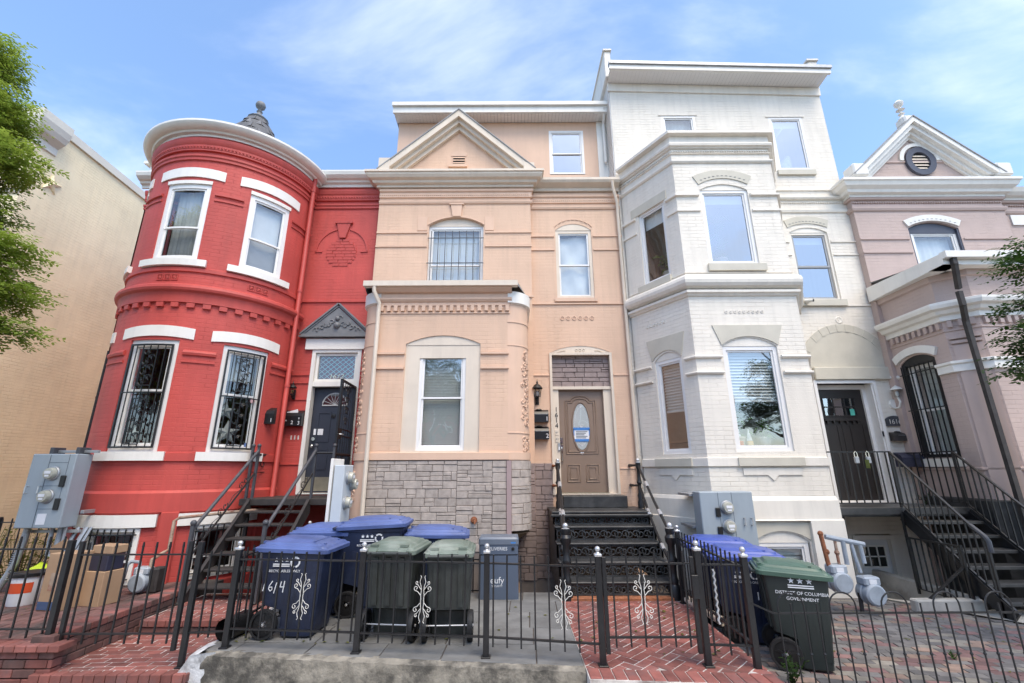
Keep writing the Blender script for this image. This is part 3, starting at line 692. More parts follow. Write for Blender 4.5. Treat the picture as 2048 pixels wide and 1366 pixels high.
mb.build('lattice', 'curtain_grey', tr)
text(tr, 'house_number', '1612', 0.135, (-3.62, 9.045, 3.56), FRONT, 'scroll_white', 0.002, sx=1.15, shear=0.2)
mb = MB(); m_box(mb, MW, -4.07, -3.19, -0.20, -0.155, 1.30, 3.35); dr = mb.build('door', 'navy_door', red)
mb = MB()
for (a, b, c_, d_) in ((-3.95, -3.68, 2.25, 2.85), (-3.58, -3.31, 2.25, 2.85), (-3.95, -3.68, 1.72, 2.12), (-3.58, -3.31, 1.72, 2.12)): frame4(mb, MW, a, b, c_, d_, 0.03, -0.156, -0.143)
mb.build('panel', 'navy_door', dr)
mb = MB(); m_poly(mb, MW, [(-3.635 + 0.24 * math.cos(math.pi * k / 16), 2.98 + 0.24 * math.sin(math.pi * k / 16)) for k in range(17)], -0.156, -0.15); mb.build('fanlight', 'glass_sky', dr)
mb = MB(); A = [(-3.635 + 0.25 * math.cos(math.pi * k / 16), 2.98 + 0.25 * math.sin(math.pi * k / 16)) for k in range(17)]
mb.tube([MW.P(u, -0.148, v) for u, v in A + A[:1]], 0.014, 6)
for k in range(1, 8): mb.tube([MW.P(-3.635, -0.148, 2.99), MW.P(-3.635 + 0.24 * math.cos(math.pi * k / 8), -0.148, 2.98 + 0.24 * math.sin(math.pi * k / 8))], 0.005, 5)
mb.build('fanlight_bars', 'curtain_grey', dr)
mb = MB(); balls(mb, MW.P(-3.98, -0.10, 2.17), 0.035, 10); mb.lathe([(0, -0.03), (0.035, -0.03), (0.035, 0.0)], MW.P(-3.98, -0.14, 2.31), 12, 'Y'); mb.build('door_knob', 'chrome', dr, smooth=40)
mb = MB(); mb.lathe([(0, -0.02), (0.05, -0.012), (0.05, 0.01)], MW.P(-3.63, -0.15, 2.77), 12, 'Y'); mb.build('knocker', 'black_iron', dr)
mb = MB(); m_box(mb, MW, -4.06, -3.2, -0.153, -0.148, 1.32, 1.58); mb.build('kick_plate', 'kick_plate', dr)
nt_ = MB(); m_box(nt_, MW, -4.0, -3.81, -0.154, -0.15, 2.39, 2.51); nt_.build('paper_notice', 'paper', dr)
# open security gate on the doorway
gM = Flat(-3.13, 8.13, 0.0, 1.0)
gM = Flat(-3.14, 8.12, -0.03, 0.85)
mb = MB(); frame4(mb, gM, 0, 0.85, 1.38, 3.33, 0.035, -0.02, 0.02)
for i in range(1, 7): m_box(mb, gM, 0.12 * i - 0.006, 0.12 * i + 0.006, -0.006, 0.006, 1.4, 3.32, True)
for v in (2.30, 2.42, 1.62): m_box(mb, gM, 0, 0.85, -0.01, 0.01, v, v + 0.02, True)
m_box(mb, gM, 0.02, 0.22, -0.02, 0.02, 2.25, 2.42, True)
for v in (1.75, 1.95, 2.6, 2.8, 3.0, 3.15):
    for s_ in (-1, 1): mb.tube([gM.P(0.42 + s_ * (0.05 + 0.05 * math.cos(t * 0.6)), 0.0, v + 0.06 * math.sin(t * 0.6)) for t in range(9)], 0.009, 5)
sg = mb.build('security_gate', 'black_iron', red)
mb = MB(); mb.tube([gM.P(0.06, 0.03, 2.33), gM.P(0.06, 0.07, 2.33), gM.P(0.16, 0.07, 2.33)], 0.012, 6); mb.build('handle', 'silver', sg)
# downpipe
mb = MB(); mb.tube([(-4.43, 8.72, 8.05), (-4.43, 8.70, 7.9), (-4.43, 8.70, 0.9), (-4.45, 8.6, 0.75)], 0.047, 10); dp = mb.build('downpipe', 'red_trim', red, smooth=40)
for z_ in (7.7, 5.3, 3.3): mb = MB(); mb.lathe([(0.05, -0.02), (0.056, -0.02), (0.056, 0.02), (0.05, 0.02)], (-4.43, 8.70, z_), 12); mb.build('pipe_collar', 'red_trim', dp)
for i, x in enumerate((-4.36, -4.29, -4.22)): mb = MB(); m_box(mb, MW, x - 0.011, x + 0.011, 0, 0.012, 2.29, 2.37); mb.build('doorbell', 'scroll_white', red)

# ------------------------------------------------------------------ peach rowhouse
def stones(M, house, a, b, c, d, mat, rh=0.105, seed=1, proud=0.022, wmin=0.14, wmax=0.42, stuff=None, vary=True):
    """random ashlar facing: every stone a piece of its own; lengths in metres of run"""
    rnd = random.Random(seed); k = (1 / R(1) / M.r) if M.deg else 1.0
    v = c
    while v < d - 0.03:
        h = min(rh * rnd.choice((0.8, 1.0, 1.0, 1.15, 1.3)), d - v)
        if d - v - h < 0.05: h = d - v
        u = a
        while u < b - 1e-4:
            l = rnd.uniform(wmin, wmax) * k
            if b - u - l < wmin * 0.6 * k: l = b - u
            parts = [(v, v + h)]
            if vary and h > 0.09 and rnd.random() < 0.3: s_ = rnd.uniform(0.35, 0.6); parts = [(v, v + h * s_), (v + h * s_, v + h)]
            for (p, q_) in parts:
                g = 0.0022; e = 0.007; pr = proud + rnd.uniform(-0.004, 0.006); gk, ek = g * k, e * k
                mb = MB(); cu = M.cuts(u + gk + ek, u + l - gk - ek)
                mid = [(x, pr + rnd.uniform(-0.004, 0.004)) for x in cu]
                lo, hi = p + g, q_ - g
                rim = lambda x, vv: M.P(x, 0.004, vv)
                for (x0, w0), (x1, w1) in zip(mid, mid[1:]):
                    m_quad(mb, M, [(x0, w0, lo + e), (x1, w1, lo + e), (x1, w1, hi - e), (x0, w0, hi - e)])
                    m_quad(mb, M, [(x0, 0.004, lo), (x1, 0.004, lo), (x1, w1, lo + e), (x0, w0, lo + e)])
                    m_quad(mb, M, [(x0, w0, hi - e), (x1, w1, hi - e), (x1, 0.004, hi), (x0, 0.004, hi)])
                m_quad(mb, M, [(u + gk, 0.004, lo), (mid[0][0], mid[0][1], lo + e), (mid[0][0], mid[0][1], hi - e), (u + gk, 0.004, hi)])
                m_quad(mb, M, [(mid[-1][0], mid[-1][1], lo + e), (u + l - gk, 0.004, lo), (u + l - gk, 0.004, hi), (mid[-1][0], mid[-1][1], hi - e)])
                mb.build('stone', mat, house)
            u += l
        v += h

peach = thing('peach_rowhouse', 'peach painted rowhouse with gable, stone faced bay and taupe oval glass door', 'house')
MG, MR, M3, MBY = Flat(0, 8.85), Flat(0, 9.0), Flat(0, 9.6), Flat(0, 7.8)
CR, CL = Cyl(-0.08, 8.18, 0.38, 10), Cyl(-2.42, 8.15, 0.35, 10)
mb = MB()
m_wall(mb, MG, -2.98, 0.43, -0.6, 8.1, [(-1.83, -0.62, 5.50, 6.93, 0.2), (-2.5, -0.0, 1.5, 4.2)], 0.16); mb.face([(0.43, 8.85, -0.6), (0.43, 9.0, -0.6), (0.43, 9.0, 8.1), (0.43, 8.85, 8.1)])
m_wall(mb, MR, 0.43, 2.47, -0.6, 8.1, [(0.98, 1.79, 5.24, 6.88, 0.16), (0.77, 2.06, 1.24, 4.03, 0.15)], 0.2)
m_poly(mb, MG, [(-2.9, 8.1), (0.36, 8.1), (-1.23, 9.72)], -0.25, 0.0)
mb.build('wall', 'peach_paint', peach)
mb = MB(); m_wall(mb, M3, -2.9, 2.45, 7.9, 10.36, [(0.97, 1.85, 8.8, 10.1)], 0.1); mb.face([(-2.9, 9.6, 7.9), (-2.9, 9.6, 10.4), (-2.9, 19, 9.9), (-2.9, 19, 7.9)][::-1]); mb.build('upper_wall', 'peach_trim', peach)
mb = MB(); mb.box(-3.0, 2.45, 18.8, 19, -0.6, 9.9); mb.face([(-2.98, 9.3, 10.45), (2.44, 9.3, 10.45), (2.44, 19, 9.9), (-2.98, 19, 9.9)]); mb.box(-2.95, 2.4, 8.9, 9.6, 8.05, 8.12); mb.build('roof', 'roofing', peach)
# eave of the third floor
mb = MB(); mb.box(-2.98, 2.43, 9.26, 9.31, 10.38, 10.56); mb.box(-3.0, 2.45, 9.20, 9.32, 10.56, 10.66); mb.build('gutter', 'bright_white', peach)
for i in range(62): x = -2.95 + i * 0.087; mb = MB(); mb.box(x, x + 0.081, 9.31, 9.6, 10.365, 10.38); mb.build('soffit_board', 'vinyl', peach)
mb = MB(); m_box(mb, M3, 2.2, 2.45, 0, 0.02, 7.95, 10.36); mb.build('corner_board', 'bright_white', peach)
mb = MB(); mb.tube([(2.36, 9.25, 10.5), (2.36, 9.4, 10.3), (2.36, 9.5, 10.2), (2.36, 9.5, 9.05)], 0.035, 8); mb.build('downpipe', 'bright_white', peach, smooth=40)
window(M3, peach, 0.97, 1.85, 8.78, 10.1, -0.0, 0.06, inside=None, glass='glass_sky', mid=9.42)
# gable
AP, FL, FR = (-1.22, 9.83), (-3.02, 8.20), (0.55, 8.20)
for a, b in ((FL, AP), (AP, FR)):
    dx, dz = b[0] - a[0], b[1] - a[1]; l = math.hypot(dx, dz); nx, nz = dz / l, -dx / l
    for (t0, t1, w_, m_, nm_) in ((0.0, 0.13, 0.26, 'cream_trim', 'raking_cornice'), (0.13, 0.21, 0.17, 'cream_trim', 'raking_moulding'), (0.21, 0.30, 0.08, 'cream_trim', 'raking_moulding'), (-0.02, 0.0, 0.28, 'roofing', 'coping')):
        A = [(a[0] + nx * t0, a[1] + nz * t0), (b[0] + nx * t0, b[1] + nz * t0), (b[0] + nx * t1, b[1] + nz * t1), (a[0] + nx * t1, a[1] + nz * t1)]
        # trim both ends on the vertical centre line and on the base
        def cut(p, q_):
            if abs(p[0] - AP[0]) < 0.35 and p[1] > 9:                # move to the centre line
                s_ = (AP[0] - p[0]) / (q_[0] - p[0]); return (AP[0], p[1] + (q_[1] - p[1]) * s_)
            if p[1] < 8.22:
                s_ = (8.22 - p[1]) / (q_[1] - p[1]); return (p[0] + (q_[0] - p[0]) * s_, 8.22)
            return p
        A = [cut(A[0], A[1]), cut(A[1], A[0]), cut(A[2], A[3]), cut(A[3], A[2])]
        mb = MB(); m_poly(mb, MG, A[::-1], -0.02, w_); mb.build(nm_, m_, peach)
for a, b in ((-2.99, -2.74), (0.28, 0.52)):
    mb = MB(); m_box(mb, MG, a, b, -0.1, 0.27, 8.18, 8.50 if a < -1 else 8.36); mb.build('end_block', 'cream_trim', peach)
mb = MB(); m_box(mb, MG, -1.45, -1.02, 0, 0.05, 8.43, 8.50)
A = arc(-1.40, -1.04, 8.80, 0.05, 8); m_poly(mb, MG, [(-1.40, 8.74), (-1.04, 8.74)] + [(u, v + 0.03) for u, v in A][::-1], 0, 0.012); gv = mb.build('vent', 'peach_trim', peach)
mb = MB(); m_box(mb, MG, -1.35, -1.08, 0.001, 0.003, 8.50, 8.76); mb.build('vent_opening', 'dark_brown_iron', gv)
for z_ in (8.53, 8.60, 8.67): mb = MB(); m_sweep(mb, MG, -1.35, -1.08, [(0.004, z_ + 0.045), (0.03, z_), (0.03, z_ + 0.008), (0.004, z_ + 0.052)]); mb.build('louvre', 'peach_trim', gv)
# cornices: one run round the projecting gable section and over the right part
def pb(path, prof, m='peach_trim', name='string_course', **k):
    mb = MB(); psweep(mb, path, prof, **k); return mb.build(name, m, peach)
run1 = [(-2.98, 8.85), (0.43, 8.85), (0.43, 8.99)]; run2 = [(0.44, 9.0), (2.47, 9.0)]
pb([(-2.98, 8.99)] + run1, [(0.02, 7.86), (0.07, 7.87), (0.07, 7.92), (0.14, 7.94), (0.16, 7.99), (0.23, 8.02), (0.27, 8.08), (0.27, 8.12), (0.30, 8.13), (0.30, 8.18), (0, 8.22)], 'cream_trim', 'cornice')
pb(run2, [(0.02, 7.86), (0.05, 7.87), (0.05, 7.94), (0.12, 7.97), (0.19, 8.0), (0.225, 8.05), (0.225, 8.11), (0.2, 8.11), (0, 8.14)], 'cream_trim', 'cornice')
for rn, dz in ((run1, 0.0), (run2, -0.06)):
    pb(rn, [(0, 7.62 + dz), (0.03, 7.63 + dz), (0.03, 7.75 + dz), (0.06, 7.77 + dz), (0.07, 7.82 + dz), (0.02, 7.84 + dz)])
    pb(rn, [(0, 7.46 + dz), (0.025, 7.47 + dz), (0.04, 7.51 + dz), (0.04, 7.54 + dz), (0, 7.55 + dz)])
mb = MB(); beads(mb, [MG.P(-2.95 + i * 0.045, 0.03, 7.68) for i in range(75)] + [MR.P(0.48 + i * 0.045, 0.03, 7.62) for i in range(44)], 0.016); mb.build('bead_course', 'peach_trim', peach, smooth=60)
def seg(M, m, name, a, b, v0, v1, w_=0.025):
    mb = MB(); m_sweep(mb, M, a, b, [(0, v0), (w_, v0 + 0.008), (w_, v1 - 0.008), (0, v1)]); return mb.build(name, m, peach)
for v in (6.755, 6.42):
    seg(MG, 'peach_trim', 'string_course', -2.98, -1.86, v - 0.03, v + 0.02); seg(MG, 'peach_trim', 'string_course', -0.58, 0.44, v - 0.03, v + 0.02)
    seg(MR, 'peach_trim', 'string_course', 0.43, 0.95, v - 0.05, v); seg(MR, 'peach_trim', 'string_course', 1.82, 2.47, v - 0.05, v)
seg(MR, 'peach_trim', 'string_course', 0.43, 2.47, 5.09, 5.13, 0.03); seg(MG, 'peach_trim', 'string_course', 0.2, 0.46, 5.2, 5.26, 0.03)
for (a, b) in ((0.43, 0.76), (2.08, 2.47)): seg(MR, 'peach_trim', 'string_course', a, b, 3.54, 3.58, 0.02)
seg(MR, 'peach_trim', 'string_course', 2.08, 2.47, 1.70, 1.73, 0.015)
mb = MB(); m_poly(mb, MG, [(-1.31, 7.14), (-1.13, 7.14), (-1.10, 7.43), (-1.36, 7.43)], 0, 0.04); m_box(mb, MG, -1.39, -1.07, 0, 0.055, 7.43, 7.46); mb.build('keystone', 'peach_trim', peach)
A = arc(-1.86, -0.6, 6.93, 0.2, 12)
for a, b in ((-2.08, -1.87), (-0.59, -0.39)): mb = MB(); m_box(mb, MG, a, b, 0, 0.014, 6.80, 7.14); mb.build('label_stop', 'peach_trim', peach)
mb = MB()
for (p, pv), (q_, qv) in zip(A, A[1:]): m_poly(mb, MG, [(p, pv), (q_, qv), (q_, qv + 0.025), (p, pv + 0.025)], 0, 0.02)
mb.build('arch_moulding', 'peach_trim', peach)
w_ = window(MG, peach, -1.83, -0.62, 5.48, 6.93, -0.07, 0.06, rise=0.2, head='cream_trim', inside=('curtain', 1.0), mid=6.0, seed=3)
grille(MG, peach, -1.84, -0.61, 5.52, 6.78, 0.01, 8, (6.0, 6.60), 0.007, 'grey_iron', frame=False)
w_ = window(MR, peach, 0.98, 1.79, 5.24, 6.88, -0.02, 0.07, rise=0.16, frame='cream_trim', head='cream_trim', inside=None, mid=6.04, seed=5, sash_m='vinyl')
# plastic sheet bunched behind the right window
mb = MB(); rnd = random.Random(4)
N_ = 16; gx = [[0] * (N_ + 1) for _ in range(N_ + 1)]
P_ = {}
for i in range(N_ + 1):
    for j in range(N_ + 1):
        u, v = 1.06 + 0.66 * i / N_, 5.32 + 1.45 * j / N_
        P_[i, j] = MR.P(u, -0.16 + 0.02 * math.sin(4 * u * 3 + 5 * v) + 0.012 * math.sin(9 * v - 11 * u) + rnd.uniform(-0.005, 0.005), v)
for i in range(N_):
    for j in range(N_): mb.face([P_[i, j], P_[i + 1, j], P_[i + 1, j + 1], P_[i, j + 1]])
mb.build('curtain', 'curtain', w_, smooth=50)
A = arc(0.95, 1.82, 6.90, 0.19, 9)
for (p, pv), (q_, qv) in zip(A, A[1:]): mb = MB(); m_poly(mb, MR, [(p + 0.012, pv + 0.05), (q_ - 0.012, qv + 0.05), (q_ - 0.012, qv + 0.075), (p + 0.012, pv + 0.075)], 0, 0.016); mb.build('arch_brick', 'peach_trim', peach)
mb = MB(); m_box(mb, MR, 0.93, 1.84, 0, 0.04, 5.16, 5.24); mb.build('sill', 'peach_trim', peach)
for i in range(6):
    mb = MB(); c_ = MR.P(1.07 + i * 0.126, 0.0, 4.79)
    mb.lathe([(0.030, -0.0), (0.034, -0.014), (0.046, -0.014), (0.05, 0.0)], c_, 14, 'Y'); mb.lathe([(0, -0.01), (0.012, -0.008), (0.014, 0)], c_, 8, 'Y'); mb.build('ring_ornament', 'peach_trim', peach)
# doorway
mb = MB(); frame4(mb, MR, 0.77, 2.06, 1.24, 4.03, 0.05, -0.19, 0.03, 0.02); m_box(mb, MR, 0.82, 2.01, -0.19, -0.02, 3.27, 3.33); m_box(mb, MR, 0.82, 0.94, -0.19, -0.05, 1.25, 3.27); m_box(mb, MR, 1.85, 2.01, -0.19, -0.05, 1.25, 3.27)
A = arc(0.77, 2.06, 4.03, 0.15); m_poly(mb, MR, [(0.77, 4.0), (2.06, 4.0)] + A[::-1], -0.1, -0.01); df = mb.build('door_frame', 'cream_trim', peach)
mb = MB()
for i in (-1, 0, 1): mb.lathe([(0.018, -0.008), (0.026, -0.012), (0.034, 0)], MR.P(1.415 + i * 0.075, -0.01, 4.09), 10, 'Y')
for s_ in (-1, 1): mb.tube([MR.P(1.415 + s_ * (0.3 + 0.05 * j), 0.0, 4.075 - 0.006 * j + 0.012 * math.sin(j * 1.3)) for j in range(6)], 0.007, 5)
mb.build('carved_ornament', 'cream_trim', df)
mb = MB(); m_quad(mb, MR, [(0.82, -0.10, 3.33), (2.01, -0.10, 3.33), (2.01, -0.10, 3.98), (0.82, -0.10, 3.98)]); st_ = mb.build('transom_panel', 'stone_grout', peach)
stones(Flat(0, 9.10), st_, 0.82, 2.01, 3.33, 3.98, 'stone_brown', 0.085, 5, 0.02, 0.14, 0.36)
mb = MB(); m_box(mb, MR, 0.94, 1.85, -0.17, -0.125, 1.27, 3.27); dr = mb.build('door', 'taupe_door', peach)
mb = MB(); wd = -0.126
def molded(outl, wd_, t=0.03, h=0.014):
    C_ = [MR.P(u, wd_, v) for u, v in outl]; mb.tube(C_ + C_[:1], [h] * (len(C_) + 1), 6, caps=False)
top = [(1.07, 2.0), (1.69, 2.0), (1.69, 3.05), (1.60, 3.05)] + [(1.38 + 0.19 * math.cos(t * math.pi / 8), 3.05 + 0.09 * math.sin(t * math.pi / 8)) for t in range(9)] + [(1.16, 3.05), (1.07, 3.05)]
molded(top, wd); molded([(1.38 + (u - 1.38) * 0.86, 2.53 + (v - 2.53) * 0.92) for u, v in top], wd)
for a, b in ((1.08, 1.32), (1.45, 1.69)):
    molded([(a, 1.47), (b, 1.47), (b, 1.79), (a, 1.79)], wd); molded([(a + 0.05, 1.52), (b - 0.05, 1.52), (b - 0.05, 1.74), (a + 0.05, 1.74)], wd)
ov = lambda s_: [(1.385 + 0.165 * s_ * math.cos(2 * math.pi * k / 28), 2.53 + 0.455 * s_ * math.sin(2 * math.pi * k / 28)) for k in range(28)]
molded(ov(1.08), wd, h=0.018); mb.build('panel_moulding', 'taupe_door', dr, smooth=60)
mb = MB(); m_poly(mb, MR, ov(1.02), wd + 0.003, wd + 0.005); mb.build('pane', 'glass', dr)
mb = MB(); m_poly(mb, MR, ov(1.0), wd, wd + 0.0022); mb.build('pane_backing', 'curtain', dr)
mb = MB()
for v in (2.53, 2.93, 2.17):
    for j in range(-2, 3): mb.tube([MR.P(1.385, wd + 0.006, v - 0.03), MR.P(1.385 + 0.03 * j, wd + 0.006, v + 0.06 - 0.012 * abs(j))], 0.004, 4)
mb.tube([MR.P(u, wd + 0.005, v) for u, v in ov(0.82) + ov(0.82)[:1]], 0.004, 4); mb.build('etched_lines', 'paper', dr)
mb = MB(); m_box(mb, MR, 1.225, 1.545, wd + 0.007, wd + 0.010, 2.25, 2.50); nt_ = mb.build('paper_notice', 'paper', dr)
mb = MB(); m_box(mb, MR, 1.215, 1.555, wd + 0.011, wd + 0.014, 2.455, 2.51); m_box(mb, MR, 1.225, 1.545, wd + 0.011, wd + 0.014, 2.235, 2.285); m_box(mb, MR, 1.215, 1.24, wd + 0.011, wd + 0.014, 2.35, 2.48); m_box(mb, MR, 1.53, 1.555, wd + 0.011, wd + 0.014, 2.35, 2.48); mb.build('tape', 'tape_blue', nt_)
mb = MB()
for j in range(5): m_box(mb, MR, 1.27, 1.50 - 0.03 * (j % 3), wd + 0.010, wd + 0.012, 2.42 - j * 0.03, 2.435 - j * 0.03)
mb.build('lettering', 'meter_seam', nt_)
mb = MB(); mb.lathe([(0, -0.008), (0.032, -0.008), (0.032, 0.0)], MR.P(1.38, wd, 2.02), 14, 'Y'); mb.build('sticker', 'paper', dr)
mb = MB(); m_box(mb, MR, 0.955, 1.0, wd, wd + 0.02, 2.21, 2.31); mb.lathe([(0, -0.03), (0.02, -0.03), (0.022, 0)], MR.P(0.978, wd + 0.02, 2.28), 10, 'Y')
mb.tube([MR.P(0.975, wd, 2.12), MR.P(0.975, wd + 0.06, 2.10), MR.P(0.975, wd + 0.065, 1.98), MR.P(0.985, wd + 0.05, 1.87), MR.P(0.985, wd, 1.85)], 0.012, 6); m_box(mb, MR, 0.955, 1.0, wd, wd + 0.015, 2.03, 2.17); mb.build('door_handle', 'chrome', dr, smooth=40)
mb = MB(); m_box(mb, MR, 0.94, 1.85, -0.15, 0.0, 1.245, 1.275); mb.build('threshold', 'kick_plate', peach)
for s_, z_ in (('1', 2.86), ('6', 2.75), ('1', 2.645), ('4', 2.54)): text(peach, 'house_number', s_, 0.13, (0.885, 9.046, z_), FRONT, 'black_plastic', 0.003)
for z_ in (2.41, 2.28):
    mb = MB(); m_box(mb, MR, 0.85, 0.925, -0.049, -0.04, z_ - 0.055, z_ + 0.055); o_ = mb.build('small_plate', 'cream_trim', peach); text(o_, 'lettering', '61' if z_ > 2.3 else '62', 0.06, (0.887, 9.039, z_), FRONT, 'meter_seam', 0.001)
mb = MB(); m_box(mb, MR, 0.895, 0.94, -0.049, -0.025, 2.06, 2.2); lb = mb.build('doorbell', 'galv', peach); mb = MB(); m_box(mb, MR, 0.905, 0.93, -0.024, -0.02, 2.07, 2.13); mb.build('button', 'paper', lb)
# the bay: rounded corners, frieze, stone facing
arcR = [CR.P(a, 0, 0)[:2] for a in range(0, 91, 10)]; arcL = [CL.P(a, 0, 0)[:2] for a in range(-90, 1, 10)]
bayp = [(-2.77, 8.84)] + arcL + arcR + [(0.30, 8.84)]
mb = MB(); m_wall(mb, MBY, -2.42, -0.08, -0.6, 4.72, [(-1.92, -0.57, 1.99, 3.9, 0.16), (-0.9, -0.35, -0.35, 0.42)], 0.16)
mb.build('bay_wall', 'peach_paint', peach)
for pth, k_ in ((arcR + [(0.30, 8.84)], 0.38), ([(-2.77, 8.84)] + arcL, 0.33)):
    mb = MB(); psweep(mb, pth, [(-0.3, 0.72), (-0.02, 0.74), (0, 0.74), (0, 4.66)], caps=False); mb.build('rounded_corner', 'peach_trim', peach, smooth=40)
    mb = MB(); psweep(mb, pth, [(-k_, 0.60), (-0.2, 0.58), (-0.02, 0.70), (-k_, 0.74)]); mb.build('corbel', 'cardboard', peach)
    mb = MB(); psweep(mb, pth, [(0, 4.66), (0.05, 4.68), (0.05, 4.90), (0, 4.92)]); mb.build('corner_cap', 'bright_white', peach, smooth=40)
for pth in (arcR + [(0.30, 8.84)], [(-2.77, 8.84)] + arcL):
    for (v0, v1, e) in ((4.30, 4.33, 0.012), (1.86, 1.99, 0.02), (3.86, 3.885, 0.01), (2.30, 2.325, 0.01)):
        mb = MB(); psweep(mb, pth, [(0, v0), (e, v0 + 0.004), (e, v1 - 0.004), (0, v1)]); mb.build('string_course', 'peach_trim', peach, smooth=40)
rnd = random.Random(12)
for C_, sg_ in ((CR, 1), (CL, -1)):                                 # cast floral panels on the rounded corners
    for (v0, v1) in ((2.42, 3.80), (1.99, 2.26)) + (((1.2, 1.7),) if sg_ < 0 else ()):
        mb = MB(); n_ = max(3, int((v1 - v0) / 0.095))
        for i in range(n_):
            vc = v0 + (i + 0.5) * (v1 - v0) / n_
            for q_ in range(3):
                uc = sg_ * (56 + rnd.uniform(-12, 14)); s_ = rnd.choice((-1, 1)); ph = rnd.uniform(0, 6.3); pts = []
                for j in range(9):
                    t = ph + s_ * j * 0.62; r_ = 0.048 * (1 - j / 12); pts.append(C_.P(uc + r_ * math.cos(t) / C_.r * 57.3, 0.003, vc + rnd.uniform(-0.003, 0.003) + r_ * math.sin(t)))
                mb.tube(pts, [0.004 + 0.011 * math.sin(math.pi * (j + 0.6) / 9.4) for j in range(9)], 5)
            uc = sg_ * (58 + 8 * math.sin(i * 1.4)); b_ = [0.022, 0.012]; mb.lathe([(0, -0.02), (0.02, -0.012), (0.026, 0)], C_.P(uc, 0.012, vc), 7)
        mb.build('floral_relief', 'peach_trim', peach, smooth=60)
mb = MB(); m_sweep(mb, MBY, -2.46, -0.04, [(0, 4.47), (0.02, 4.475), (0.02, 4.50), (0.0, 4.51)]); m_box(mb, MBY, -2.46, -0.04, 0, 0.02, 4.63, 4.70); m_sweep(mb, MBY, -2.50, 0.0, [(0, 4.69), (0.04, 4.70), (0.07, 4.74), (0.07, 4.77), (0.04, 4.79), (0.04, 4.86), (0.10, 4.87), (0.16, 4.92), (0.18, 4.97), (0, 5.0)]); mb.build('frieze', 'peach_trim', peach)
for i in range(19): x = -2.43 + i * 0.1285; mb = MB(); m_box(mb, MBY, x, x + 0.066, 0.0, 0.05, 4.52, 4.63); mb.build('dentil', 'peach_trim', peach)
mb = MB(); mb.box(-2.72, 0.11, 7.58, 7.70, 4.95, 5.05); mb.build('gutter', 'cream_trim', peach)
mb = MB(); mb.face([(-2.72, 7.66, 5.04), (0.11, 7.66, 5.04), (0.33, 8.85, 5.2), (-2.8, 8.85, 5.2)]); mb.face([(0.11, 7.66, 4.98), (0.34, 8.2, 4.9), (0.33, 8.85, 5.2), (0.11, 7.66, 5.04)]); mb.face([(-2.72, 7.66, 5.04), (-2.8, 8.85, 5.2), (-2.8, 8.2, 4.9), (-2.72, 7.66, 4.98)]); mb.box(-2.75, 0.28, 8.1, 8.8, 4.85, 4.92); mb.build('bay_roof', 'roofing', peach)
for v in (3.72, 3.45):
    for a, b in ((-2.44, -1.93), (-0.56, -0.06)): seg(MBY, 'peach_trim', 'string_course', a, b, v - 0.025, v + 0.025, 0.035)
seg(MBY, 'peach_trim', 'sill_band', -2.44, -0.06, 1.86, 1.99, 0.035)
mb = MB(); frame4(mb, MBY, -1.92, -0.57, 1.99, 3.9, 0.26, -0.12, -0.03, 0.03); A = arc(-1.92, -0.57, 3.9, 0.16); m_poly(mb, MBY, [(-1.92, 3.88), (-0.57, 3.88)] + A[::-1], -0.12, -0.02); mb.build('window_surround', 'cream_trim', peach)
window(MBY, peach, -1.665, -0.82, 2.02, 3.86, -0.05, 0.06, inside=('mini', 1.0), mid=2.93, glass='glass_bright')
mb = MB(); mb.tube([(-2.52, 7.62, 4.97), (-2.52, 7.62, 4.86), (-2.44, 7.72, 4.66), (-2.44, 7.72, 4.5), (-2.44, 7.73, 0.0)], 0.038, 8); dp = mb.build('downpipe', 'cream_trim', peach, smooth=40)
mb = MB(); mb.tube([(2.30, 8.78, 8.0), (2.30, 8.80, 7.9), (2.40, 8.9, 7.5), (2.40, 8.92, 7.3), (2.42, 8.93, 1.3), (2.42, 8.9, 0.4)], 0.036, 8); mb.build('downpipe', 'cream_trim', peach, smooth=40)
mb = MB(); m_box(mb, MBY, -2.44, -0.06, 0, 0.006, -0.6, 1.86); fc = mb.build('stone_facing', 'stone_grout', peach)
stones(Flat(0, 7.794), fc, -2.42, -0.93, -0.10, 1.85, 'stone_veneer', 0.112, 11, 0.014, 0.13, 0.36); stones(Flat(0, 7.794), fc, -0.93, -0.34, 0.44, 1.85, 'stone_veneer', 0.112, 12, 0.014, 0.13, 0.36); stones(Flat(0, 7.794), fc, -0.34, -0.10, -0.1, 1.85, 'stone_veneer', 0.112, 13, 0.014, 0.13, 0.36)
mb = MB(); m_box(mb, MBY, -0.10, -0.02, 0.0, 0.04, 0.0, 1.85); mb.build('corner_strip', 'pink_strip', peach)
stones(Cyl(-0.08, 8.18, 0.383, 10), fc, 8, 90, 0.74, 1.85, 'stone_veneer', 0.125, 14, 0.016, 0.15, 0.4)
mb = MB(); m_box(mb, MR, 0.30, 0.77, 0, 0.006, -0.6, 1.82); m_box(mb, MG, 0.15, 0.43, 0, 0.006, -0.6, 0.8); fc2 = mb.build('stone_facing', 'stone_grout', peach)
stones(Flat(0, 8.994), fc2, 0.43, 0.77, -0.2, 1.82, 'stone_brown', 0.125, 15, 0.02, 0.12, 0.3); stones(Flat(0, 8.844), fc2, -0.05, 0.43, -0.2, 0.8, 'stone_brown', 0.125, 16, 0.02, 0.15, 0.35)
stones(Flat(0, 8.844), fc2, 0.30, 0.43, 0.8, 1.82, 'stone_brown', 0.125, 17, 0.02, 0.12, 0.3)
window(MBY, peach, -0.9, -0.35, -0.33, 0.42, -0.06, 0.05, kind='double'); grille(MBY, peach, -0.9, -0.35, -0.35, 0.42, 0.03, 5, (-0.1, 0.34), 0.008, 'black_iron', frame=False)
